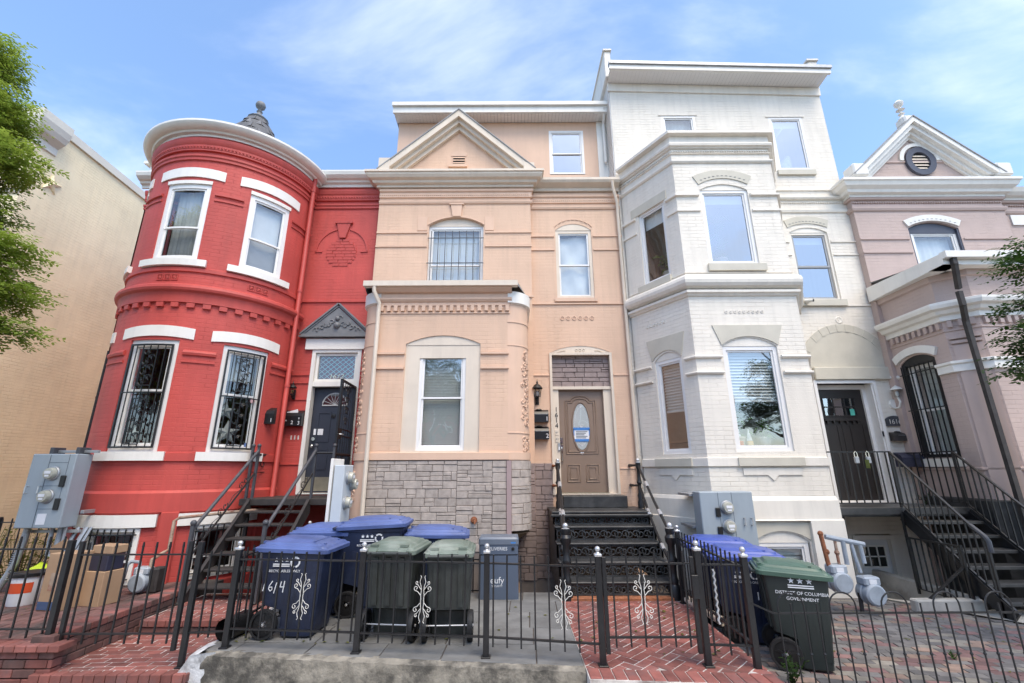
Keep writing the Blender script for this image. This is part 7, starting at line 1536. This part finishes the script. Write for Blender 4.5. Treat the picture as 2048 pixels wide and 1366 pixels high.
def gas_meter(parent, c, s_=1.0, m='gas_grey'):
    x, y, z_ = c; mb = MB(); mb.lathe([(0, -0.13 * s_), (0.12 * s_, -0.13 * s_), (0.145 * s_, -0.11 * s_), (0.145 * s_, 0.11 * s_), (0.12 * s_, 0.13 * s_), (0, 0.13 * s_)], (x, y, z_), 18, 'Y'); mb.lathe([(0.15 * s_, -0.02), (0.16 * s_, -0.012), (0.16 * s_, 0.012), (0.15 * s_, 0.02)], (x, y, z_), 18, 'Y'); mb.build('meter_drum', m, parent, smooth=35)
    mb = MB(); mb.cbox(x - 0.12 * s_, x + 0.12 * s_, y - 0.09 * s_, y + 0.09 * s_, z_ + 0.11 * s_, z_ + 0.23 * s_, 0.02); mb.build('meter_head', m, parent); mb = MB(); mb.box(x - 0.05, x + 0.05, y - 0.095 * s_, y - 0.09 * s_, z_ + 0.14 * s_, z_ + 0.2 * s_); mb.build('dial', 'paper', parent)
gl = thing('gas_meter', 'small grey gas meter with tan pipes at the foot of the red tower', 'gas meter')
gas_meter(gl, (-5.18, 6.92, 0.22), 0.85); mb = MB(); mb.cbox(-5.08, -4.95, 6.88, 7.05, 0.08, 0.40, 0.02); mb.build('regulator_box', 'dark_brown_iron', gl)
mb = MB(); mb.tube([(-5.26, 6.92, 0.40), (-5.26, 6.92, 0.47), (-5.38, 6.92, 0.48), (-5.42, 6.9, 0.44), (-5.45, 6.9, 0.08)], 0.024, 8); mb.build('gas_pipe', 'gas_grey', gl, smooth=40)
mb = MB(); mb.tube([(-5.10, 6.92, 0.40), (-5.10, 6.92, 0.50), (-5.05, 7.0, 0.56), (-5.05, 7.15, 0.6), (-5.05, 7.15, 0.99), (-5.0, 7.18, 1.03), (-4.6, 7.62, 1.06), (-4.2, 8.3, 1.07)], 0.024, 8); mb.build('gas_pipe', 'pipe_tan', gl, smooth=40)
gr = thing('gas_meter', 'pair of grey gas meters hanging from a rusty pipe at the white house', 'gas meter')
gas_meter(gr, (4.55, 6.95, 0.18), 0.95); gas_meter(gr, (4.90, 6.85, 0.05), 0.95)
mb = MB(); mb.tube([(4.42, 6.95, 0.80), (4.45, 6.95, 0.45), (4.46, 6.95, 0.38)], 0.03, 8); balls(mb, (4.42, 6.95, 0.80), 0.04, 8); balls(mb, (4.46, 6.95, 0.56), 0.042, 8); mb.build('riser_pipe', 'rust', gr, smooth=40)
mb = MB(); mb.tube([(4.48, 6.95, 0.76), (4.98, 6.9, 0.66)], 0.034, 8); mb.tube([(4.92, 6.9, 0.66), (4.92, 6.88, 0.42)], 0.026, 8); mb.tube([(4.70, 6.92, 0.70), (4.70, 6.92, 0.40)], 0.03, 8); mb.tube([(4.80, 6.9, 0.66), (4.82, 6.9, 0.5), (4.84, 6.88, 0.3)], 0.022, 8); mb.build('gas_pipe', 'gas_grey', gr, smooth=40)
mb = MB(); mb.tube([(4.60, 6.94, 0.70), (4.60, 6.94, 0.40)], 0.02, 8); balls(mb, (4.6, 6.94, 0.55), 0.036, 8); mb.build('valve', 'pipe_tan', gr, smooth=40); mb = MB(); mb.tube([(4.78, 6.9, 0.05), (4.77, 6.9, -0.22)], 0.026, 8); mb.build('ground_pipe', 'dark_brown_iron', gr)

# ------------------------------------------------------------------ bucket, boxes, bags, loose pipe
bk = thing('plastic_bucket', 'white plastic bucket with orange red label and black rim, on the terrace', 'bucket', (-6.30, 6.45, 0.075))
mb = MB(); mb.lathe([(0, 0.0), (0.155, 0.0), (0.16, 0.01), (0.19, 0.33), (0.20, 0.33), (0.20, 0.345), (0.185, 0.345), (0.16, 0.05)], (0, 0, 0), 28); mb.build('pail', 'bucket_white', bk, smooth=35)
mb = MB(); mb.lathe([(0.1745, 0.15), (0.1875, 0.27)], (0, 0, 0), 24, 'Z', 195, 330); mb.build('printed_label', 'bucket_red', bk, smooth=35)
mb = MB(); mb.lathe([(0.19, 0.335), (0.208, 0.335), (0.208, 0.37), (0.17, 0.375), (0, 0.36)], (0, 0, 0), 28); mb.build('lid', 'black_plastic', bk, smooth=35)
mb = MB(); mb.tube([(0.19 * math.cos(R(a)), 0.19 * math.sin(R(a)) - 0.03, 0.36 + 0.05 * math.sin(R(a) * 0.5)) for a in range(190, 351, 20)], 0.006, 6); mb.build('bail_handle', 'black_plastic', bk)
c1 = thing('cardboard_box', 'tall open cardboard box with blue printed base beside the bucket', 'box', (-5.62, 6.22, 0.075), R(-8))
mb = MB(); mb.cbox(-0.19, 0.14, -0.11, 0.16, 0, 0.64, 0.006); mb.build('carton', 'cardboard', c1); mb = MB(); mb.box(-0.185, 0.135, -0.1125, -0.1105, 0.01, 0.10); mb.build('printed_panel', 'cardboard_print', c1); mb = MB(); mb.bar((-0.19, 0.02, 0.64), (-0.25, 0.0, 0.74), 0.26, 0.006, (0, 1, 0)); mb.build('flap', 'cardboard', c1)
mb = MB(); mb.box(-0.09, 0.03, -0.1125, -0.1105, 0.22, 0.42); mb.build('drawing', 'pipe_tan', c1)
c2 = thing('cardboard_box', 'short cardboard box with a black foam block on top, below the basement window', 'box', (-5.37, 6.42, 0.075), R(-12))
mb = MB(); mb.cbox(-0.12, 0.22, -0.12, 0.14, 0, 0.40, 0.006); mb.build('carton', 'cardboard', c2); mb = MB(); mb.cbox(-0.11, 0.20, -0.1, 0.12, 0.40, 0.60, 0.01); mb.build('foam_block', 'navy_box', c2); mb = MB(); mb.cbox(-0.11, 0.22, -0.08, 0.12, 0.60, 0.70, 0.008); mb.build('top_tray', 'cardboard', c2)
mb = MB(); rnd = random.Random(2); S_ = []
for z_, r_ in ((0, 0.12), (0.08, 0.18), (0.2, 0.2), (0.28, 0.15), (0.34, 0.07), (0.37, 0.02)): S_.append([(r_ * 1.6 * math.cos(2 * math.pi * k / 14) * rnd.uniform(0.85, 1.15), r_ * math.sin(2 * math.pi * k / 14) * rnd.uniform(0.85, 1.15), z_ + rnd.uniform(-0.02, 0.02)) for k in range(14)])
mb.loft(S_); o = mb.build('plastic_bag', 'lime', None, smooth=50, loc=(-6.75, 7.05, 0.075)); tag(o, 'lime yellow plastic bag slumped behind the bucket', 'bag')
mb = MB(); mb.tube([(2.29, 6.66, 0.05), (2.36, 5.72, 0.045)], 0.048, 14, caps=False); mb.tube([(2.36, 5.72, 0.045), (2.29, 6.66, 0.05)], 0.040, 14, caps=False); tag(mb.build('drain_pipe', 'cream_trim', smooth=40), 'cream plastic drain pipe lying by the side fence', 'pipe')
mb = MB(); mb.tube([(-3.02, 5.32, 0.10), (-2.96, 5.62, 0.11)], 0.11, 14, caps=False); mb.tube([(-3.02, 5.32, 0.10), (-2.96, 5.62, 0.11)], 0.095, 14, caps=False); o = mb.build('corrugated_pipe', 'black_plastic', smooth=40); tag(o, 'short black drain pipe stub beside the bin marked 1614', 'pipe')

# ------------------------------------------------------------------ lamps, mailboxes, plaques
def lantern(name, label, c, m, s_=1.0, glow='amber', up=True):
    t = thing(name, label, 'lamp', c); mb = MB(); mb.cbox(-0.03 * s_, 0.03 * s_, 0.06 * s_, 0.09 * s_, -0.16 * s_, 0.06 * s_, 0.006); mb.build('back_plate', m, t)
    mb = MB(); mb.tube([(0, 0.08 * s_, -0.10 * s_), (0, 0.0, -0.13 * s_), (0, -0.03 * s_, -0.08 * s_)], 0.014 * s_, 8); mb.build('arm', m, t, smooth=40)
    mb = MB(); mb.lathe([(0.03, -0.07), (0.045, -0.06), (0.035, -0.05)], (0, -0.03 * s_, 0), 6); A = [(0.045 * s_, -0.05 * s_), (0.065 * s_, 0.09 * s_)]
    for k in range(6): a = R(60 * k); mb.bar((A[0][0] * math.cos(a), -0.03 * s_ + A[0][0] * math.sin(a), A[0][1]), (A[1][0] * math.cos(a), -0.03 * s_ + A[1][0] * math.sin(a), A[1][1]), 0.009 * s_)
    mb.lathe([(0.085 * s_, 0.085 * s_), (0.088 * s_, 0.095 * s_), (0.055 * s_, 0.14 * s_), (0.03 * s_, 0.16 * s_), (0.012 * s_, 0.17 * s_), (0.018 * s_, 0.19 * s_), (0.008 * s_, 0.21 * s_), (0, 0.25 * s_)], (0, -0.03 * s_, 0), 12); mb.build('cage', m, t, smooth=30)
    mb = MB(); mb.lathe([(0.040 * s_, -0.05 * s_), (0.058 * s_, 0.085 * s_)], (0, -0.03 * s_, 0), 6); mb.build('glass_pane', 'glass', t); mb = MB(); mb.lathe([(0, -0.04 * s_), (0.022 * s_, -0.02 * s_), (0.026 * s_, 0.02 * s_), (0, 0.06 * s_)], (0, -0.03 * s_, 0), 8); mb.build('bulb', glow, t, smooth=50)
lantern('wall_lantern', 'small black lantern with amber bulb left of the navy door', (-4.40, 8.90, 3.22), 'black_iron', 0.9)
lantern('wall_lantern', 'black coach lantern above the mailboxes of the peach house', (0.50, 8.91, 3.15), 'black_iron', 1.25, 'paper')
def mailbox(name, label, c, w, h, d, m, num=None, flap=True, papers=False, slim=False):
    t = thing(name, label, 'mailbox', c); mb = MB()
    prof = [(0, 0), (-d, 0.0), (-d, h * 0.62), (-d * 0.75, h * 0.82), (-d * 0.2, h * 0.95), (0, h)]
    A = [(-w / 2, y, z_) for y, z_ in prof]; B = [(w / 2, y, z_) for y, z_ in prof]; mb.loft([A, B]); mb.build('case', m, t)
    if flap: mb = MB(); mb.box(-w * 0.2, w * 0.46, -d - 0.004, -d - 0.001, h * 0.60, h * 0.63); mb.build('slot_trim', 'galv', t); mb = MB(); mb.lathe([(0, 0), (w * 0.18, 0.0), (w * 0.14, 0.02), (0, 0.03)], (0, -d * 0.1, h * 0.97), 10); mb.build('crest', m, t)
    if papers: mb = MB(); mb.bar((-w * 0.35, -d * 0.6, h * 0.75), (w * 0.2, -d * 0.6, h * 0.93), 0.02, 0.08); mb.build('letters', 'paper', t)
    if num:
        for s2, dx, dz, sz in num: text(t, 'lettering', s2, sz, (dx, -d - 0.003, dz), FRONT, 'paper', 0.0008)
    return t
mailbox('mailbox', 'black mailbox numbered 1 on the red tower edge', (-4.53, 8.46, 2.54), 0.19, 0.30, 0.10, 'black_plastic', [('1', 0.06, 0.06, 0.10)], False)
mailbox('mailbox', 'double black mailbox numbered 2 and 3 stuffed with letters', (-4.33, 8.99, 2.55), 0.36, 0.31, 0.11, 'black_plastic', [('2', 0.0, 0.06, 0.10), ('3', 0.13, 0.05, 0.10), ('A', -0.12, 0.10, 0.05), ('B', 0.13, 0.14, 0.05)], False, True)
mailbox('mailbox', 'upper black mailbox numbered 1 beside the taupe door', (0.53, 8.99, 2.60), 0.37, 0.25, 0.12, 'black_plastic', [('1', 0.15, 0.06, 0.12)])
mailbox('mailbox', 'lower black mailbox numbered 2 beside the taupe door', (0.53, 8.99, 2.27), 0.37, 0.25, 0.12, 'black_plastic', [('2', 0.15, 0.06, 0.12)])
mailbox('mailbox', 'slim bronze mailbox under the house number plaque', (7.58, 8.99, 2.21), 0.32, 0.17, 0.10, 'dark_brown_iron', None)
mailbox('mailbox', 'dark navy mailbox on the black railing landing', (7.52, 8.86, 1.72), 0.42, 0.27, 0.18, 'navy_box', None, False)
pl = thing('number_plaque', 'arched grey plaque reading 1616 beside the brown door', 'plaque', (7.58, 8.975, 2.60)); mb = MB(); A = arc(-0.17, 0.17, 0.04, 0.06, 8); out = [(-0.17, -0.10), (0.17, -0.10)] + A[::-1]; m_poly(mb, Flat(0, 0.02), out, 0, 0.025); mb.build('plate', 'grey_iron', pl); text(pl, 'lettering', '1616', 0.13, (0, -0.008, -0.02), FRONT, 'scroll_white', 0.002)
wl_ = thing('wall_lantern', 'white globe lantern on a scrolled bracket beside the brown door', 'lamp', (7.66, 8.86, 3.15)); mb = MB(); mb.lathe([(0, -0.02), (0.09, -0.015), (0.10, 0.0), (0.10, 0.02)], (0, 0.12, -0.22), 8, 'Y'); mb.build('back_plate', 'bright_white', wl_); mb = MB(); mb.tube([(0, 0.12, -0.3), (0, 0.02, -0.3), (0, -0.03, -0.2), (0, 0.0, -0.1)], 0.02, 8); mb.build('bracket', 'bright_white', wl_, smooth=40)
mb = MB(); mb.lathe([(0.03, -0.12), (0.06, -0.10), (0.085, 0.02), (0.09, 0.05)], (0, 0, 0), 14); mb.build('globe', 'glass', wl_, smooth=40); mb = MB(); mb.lathe([(0.10, 0.05), (0.10, 0.065), (0.05, 0.11), (0.015, 0.13), (0, 0.15)], (0, 0, 0), 14); mb.build('cap', 'bright_white', wl_, smooth=40); mb = MB(); mb.lathe([(0, -0.1), (0.03, -0.05), (0.03, 0.0), (0, 0.04)], (0, 0, 0), 8); mb.build('bulb', 'paper', wl_, smooth=40)
def cctv(label, c, m, s_=1.0):
    t = thing('security_camera', label, 'camera', c); mb = MB(); mb.lathe([(0.035 * s_, -0.01), (0.035 * s_, 0.0)], (0, 0.09 * s_, 0), 10, 'Y'); mb.tube([(0, 0.1 * s_, 0), (0, 0.03, 0), (0.02, 0, 0.03 * s_)], 0.012 * s_, 6); mb.build('mount', 'scroll_white', t); mb = MB(); mb.tube([(-0.03 * s_, 0.05 * s_, 0.06 * s_), (0.06 * s_, -0.07 * s_, 0.03 * s_)], 0.035 * s_, 10); mb.build('housing', m, t, smooth=40); mb = MB(); mb.tube([(0.06 * s_, -0.07 * s_, 0.03 * s_), (0.066 * s_, -0.078 * s_, 0.028 * s_)], 0.028 * s_, 10); mb.build('lens', 'black_plastic', t)
cctv('small white security camera above the globe lantern', (7.72, 8.90, 3.40), 'scroll_white', 1.2); cctv('small white security camera on the sill above the blind arch', (6.26, 8.86, 5.06), 'scroll_white', 1.0)
for i, (x, lab) in enumerate(((6.22, 'left steel lockbox hanging on the landing rail by the brown door'), (6.42, 'right steel lockbox with yellow tag hanging on the landing rail'))):
    t = thing('lockbox', lab, 'lockbox', (x - 0.35, 7.90, 1.80)); mb = MB(); mb.cbox(-0.035, 0.035, -0.02, 0.02, -0.02, 0.09, 0.006); mb.build('case', 'galv', t); mb = MB(); mb.tube([(-0.025, 0, 0.09), (-0.025, 0.0, 0.15), (0, 0.0, 0.18), (0.025, 0.0, 0.15), (0.025, 0, 0.09)], 0.006, 6); mb.build('shackle', 'chrome', t)
    if i: mb = MB(); mb.box(-0.08, -0.01, -0.024, -0.022, -0.10, 0.04); mb.build('tag', 'leaf_yellow', t)

# ------------------------------------------------------------------ trees and plants
def foliage(name, clumps, n, size, seed, m, parent, droop=0.3):
    """sprigs of small pointed leaflets spread through ellipsoid clumps (cx, cy, cz, rx, ry, rz)"""
    rg = np.random.default_rng(seed); vol = np.array([c[3] * c[4] * c[5] for c in clumps]); cl = np.array(clumps)
    ci = rg.choice(len(clumps), n, p=vol / vol.sum()); p = rg.normal(size=(n, 3)); p /= np.linalg.norm(p, axis=1)[:, None]; p *= (rg.random(n) ** 0.42)[:, None]
    nrm = lambda a: a / np.maximum(np.linalg.norm(a, axis=-1, keepdims=True), 1e-6)
    b = cl[ci, :3] + p * cl[ci, 3:]; an = rg.random(n) * 6.283
    d = nrm(np.stack([np.cos(an) + p[:, 0] * 0.6, np.sin(an) + p[:, 1] * 0.6, rg.uniform(-0.5, 0.5, n) - droop], 1)); sd = nrm(np.cross(d, np.stack([rg.uniform(-0.4, 0.4, n), rg.uniform(-0.4, 0.4, n), np.ones(n)], 1))); up = np.cross(sd, d)
    L_ = size * rg.uniform(3.2, 5.2, n); k = 5; V = []
    for i in range(k):
        for s_ in (-1, 1):
            q0 = b + d * (L_ * (i + 0.4) / k)[:, None]; dr_ = nrm(sd * s_ * 0.9 + d * 0.65 + up * rg.uniform(-0.35, 0.2, n)[:, None]); l = (size * rg.uniform(0.75, 1.25, n))[:, None]
            w_ = nrm(d - dr_ * np.sum(d * dr_, 1)[:, None]) * l * 0.25; V.append(np.stack([q0, q0 + dr_ * l * 0.45 - w_, q0 + dr_ * l, q0 + dr_ * l * 0.45 + w_], 1))
    V = np.concatenate(V).reshape(-1, 3); F = np.arange(len(V)).reshape(-1, 4); me = bpy.data.meshes.new(name); me.from_pydata(V.tolist(), [], F.tolist()); me.materials.append(MATS[m])
    return lk(bpy.data.objects.new(name, me), parent)
def limb(mb, pts, r0, r1, n=8): mb.tube(pts, [r0 + (r1 - r0) * i / (len(pts) - 1) for i in range(len(pts))], n)
def tree(name, label, base, trunk, limbs, clumps, n, size, seed, leaf, r0=0.14, group=None):
    t = thing(name, label, 'tree', base, 0, group); bx, by, bz = base; rel = lambda p: (p[0] - bx, p[1] - by, p[2] - bz)
    mb = MB(); limb(mb, [rel(p) for p in trunk], r0, r0 * 0.5); mb.build('trunk', 'bark', t, smooth=60)
    for l in limbs: mb = MB(); limb(mb, [rel(p) for p in l], r0 * 0.35, 0.008, 6); mb.build('branch', 'bark', t, smooth=60)
    foliage('crown', [(c[0] - bx, c[1] - by, c[2] - bz) + tuple(c[3:]) for c in clumps], n, size, seed, leaf, t)
    return t
tree('street_tree', 'bright green feathery street tree leaning in at the left edge', (-7.6, 4.3, -0.4), [(-7.6, 4.3, -0.4), (-7.5, 4.35, 2.0), (-7.3, 4.6, 4.2), (-7.35, 4.8, 6.6)],
     [[(-7.35, 4.5, 3.4), (-6.9, 4.9, 4.2), (-6.3, 5.1, 4.5)], [(-7.3, 4.6, 4.2), (-7.1, 5.0, 5.0), (-6.7, 5.0, 5.6)], [(-7.35, 4.6, 5.2), (-7.5, 5.0, 6.4), (-7.6, 5.0, 7.3)], [(-7.4, 4.4, 3.0), (-6.8, 4.8, 3.6), (-6.2, 5.0, 3.5)]],
     [(-7.55, 5.0, 7.35, 0.40, 0.45, 0.60), (-7.25, 5.0, 6.45, 0.50, 0.5, 0.50), (-6.92, 5.0, 5.70, 0.58, 0.5, 0.36), (-6.95, 5.0, 4.95, 0.40, 0.45, 0.34), (-6.50, 5.0, 4.40, 0.52, 0.45, 0.30), (-6.28, 5.0, 3.85, 0.50, 0.45, 0.28), (-6.15, 5.0, 3.35, 0.40, 0.4, 0.22), (-8.1, 4.8, 5.5, 0.7, 0.9, 2.2)], 13500, 0.060, 21, 'leaf_lime')
tree('street_tree', 'glossy green street tree reaching in at the right edge', (7.2, 4.2, -0.4), [(7.2, 4.2, -0.4), (7.15, 4.25, 2.0), (7.1, 4.3, 4.0), (7.2, 4.3, 5.5)],
     [[(7.15, 4.25, 2.6), (6.5, 4.6, 3.2), (5.72, 4.8, 3.5)], [(7.1, 4.3, 2.2), (6.4, 4.6, 2.6), (5.62, 4.8, 2.85)], [(7.1, 4.3, 3.6), (6.6, 4.5, 4.4), (6.2, 4.6, 4.8)]],
     [(6.12, 4.8, 4.10, 0.30, 0.3, 0.22), (6.05, 4.8, 3.60, 0.30, 0.3, 0.22), (5.98, 4.8, 3.15, 0.38, 0.35, 0.24), (5.88, 4.8, 2.80, 0.36, 0.35, 0.18), (7.2, 4.4, 3.6, 0.6, 0.7, 1.2)], 3600, 0.062, 22, 'leaf_mid', 0.11)
for i, (x, z_) in enumerate(((-18, 0), (-4.5, 0), (9.5, 0))):
    b_ = (x, -10.5, -0.4); tree('street_tree', ('tall leafy tree across the street, far left', 'tall leafy tree across the street, opposite the peach house', 'tall leafy tree across the street, far right')[i], b_, [b_, (x, -10.5, 2.5), (x + 0.2, -10.4, 5)], [[(x, -10.5, 3), (x + 1.2, -10.2, 5), (x + 1.8, -10, 6)], [(x, -10.5, 3.2), (x - 1.3, -10.4, 5), (x - 1.9, -10.3, 6)]],
         [(x, -10.5, 6.4, 2.4, 2.2, 2.0), (x + 1.5, -10.3, 5.4, 1.4, 1.4, 1.2), (x - 1.5, -10.6, 5.6, 1.4, 1.4, 1.3)], 2600, 0.13, 30 + i, 'leaf_mid', 0.2, 'trees across the street')
op = thing('brick_rowhouse', 'red brick rowhouse on the far side of the street', 'house')
mb = MB(); OM = Flat(0, -15.0, -1, 0); hs = [(-14 + i * 2.6, -12.8 + i * 2.6, v, v + 1.7) for i in range(11) for v in (0.9, 4.3)]; m_wall(mb, OM, -15, 15, -0.6, 7.6, hs, 0.15); mb.box(-15, 15, -24, -23.8, -0.6, 7.6); mb.face([(-15, -15, 7.5), (15, -15, 7.5), (15, -24, 7.5), (-15, -24, 7.5)]); mb.build('wall', 'far_brick', op)
mb = MB(); m_sweep(mb, OM, -15.2, 15.2, [(0, 7.0), (0.15, 7.1), (0.3, 7.5), (0.3, 7.7), (0, 7.75)]); mb.build('cornice', 'bright_white', op)
for (a, b, c_, d_) in hs: mb = MB(); frame4(mb, OM, a, b, c_, d_, 0.1, -0.1, 0.02); m_box(mb, OM, a, b, -0.08, -0.02, (c_ + d_) / 2 - 0.03, (c_ + d_) / 2 + 0.03); wo = mb.build('window', 'vinyl', op); mb = MB(); m_quad(mb, OM, [(a, -0.07, c_), (b, -0.07, c_), (b, -0.07, d_), (a, -0.07, d_)]); mb.build('pane', 'glass_screen', wo)
# small plants
def weed(name, label, c, h, n, seed, m='leaf_mid', spread=0.12, size=0.035):
    rnd = random.Random(seed); t = thing(name, label, 'plant', c); mb = MB(); st_ = MB()
    for i in range(n):
        a = rnd.uniform(0, 6.283); tip = Vector((spread * math.cos(a) * rnd.random(), spread * math.sin(a) * rnd.random(), h * rnd.uniform(0.6, 1.0))); st_.tube([(0, 0, 0), tip * 0.5, tip], 0.004, 4)
        for j in range(9):
            p = tip * (0.25 + 0.75 * j / 8); b = rnd.uniform(0, 6.283); d = Vector((math.cos(b), math.sin(b), rnd.uniform(-0.2, 0.6))).normalized(); l = size * rnd.uniform(0.7, 1.3); w_ = d.cross(Vector((0, 0, 1))).normalized() * l * 0.3; mb.face([p, p + d * l * 0.5 - w_, p + d * l, p + d * l * 0.5 + w_])
    st_.build('stem', m, t); mb.build('leaves', m, t)
weed('weed', 'leafy green weed growing by the wheel of the government bin', (2.50, 4.72, -0.2), 0.30, 9, 1, 'leaf_mid', 0.16, 0.05); weed('weed', 'tiny weed between the pavers in the right yard', (4.55, 5.35, -0.2), 0.08, 4, 2, 'leaf_mid', 0.06, 0.03); weed('weed', 'small fern sprouting at the corner of the black landing', (7.58, 8.72, 1.06), 0.22, 7, 3, 'leaf_mid', 0.12, 0.05)
for i, (x, y, s_, lab) in enumerate(((-9.2, 8.4, 0.75, 'tall yellow green weeds against the yellow wall, farthest left'), (-8.5, 8.5, 0.6, 'yellow green weeds beside the red tower'), (-10.2, 8.9, 0.8, 'drooping yellow green weeds behind the back fence'))): weed('weed_clump', lab, (x, y, -0.5), s_ + 0.6, 70, 5 + i, 'leaf_yellow', 0.6, 0.09)
rnd = random.Random(44); mb = MB()
for i in range(150):
    x, y, z_ = (rnd.uniform(2.4, 6), rnd.uniform(4.6, 7), -0.194) if i < 50 else (rnd.uniform(-6.5, -4.8), rnd.uniform(5.3, 6.8), 0.084) if i < 80 else (rnd.uniform(-2.9, 0.6), rnd.uniform(5.2, 7.0), 0.006) if i < 125 else (rnd.uniform(0.7, 2.2), rnd.uniform(4.7, 6.6), 0.006); a = rnd.uniform(0, 6.3); l = rnd.uniform(0.015, 0.04); mb.face([(x, y, z_), (x + l * math.cos(a + 0.5), y + l * math.sin(a + 0.5), z_ + 0.006), (x + 1.7 * l * math.cos(a), y + 1.7 * l * math.sin(a), z_ + 0.002), (x + l * math.cos(a - 0.5), y + l * math.sin(a - 0.5), z_ + 0.008)])
tag(mb.build('fallen_leaves', 'leaf_yellow'), 'scattered small dry leaves on the paving', 'leaves', kind='stuff')
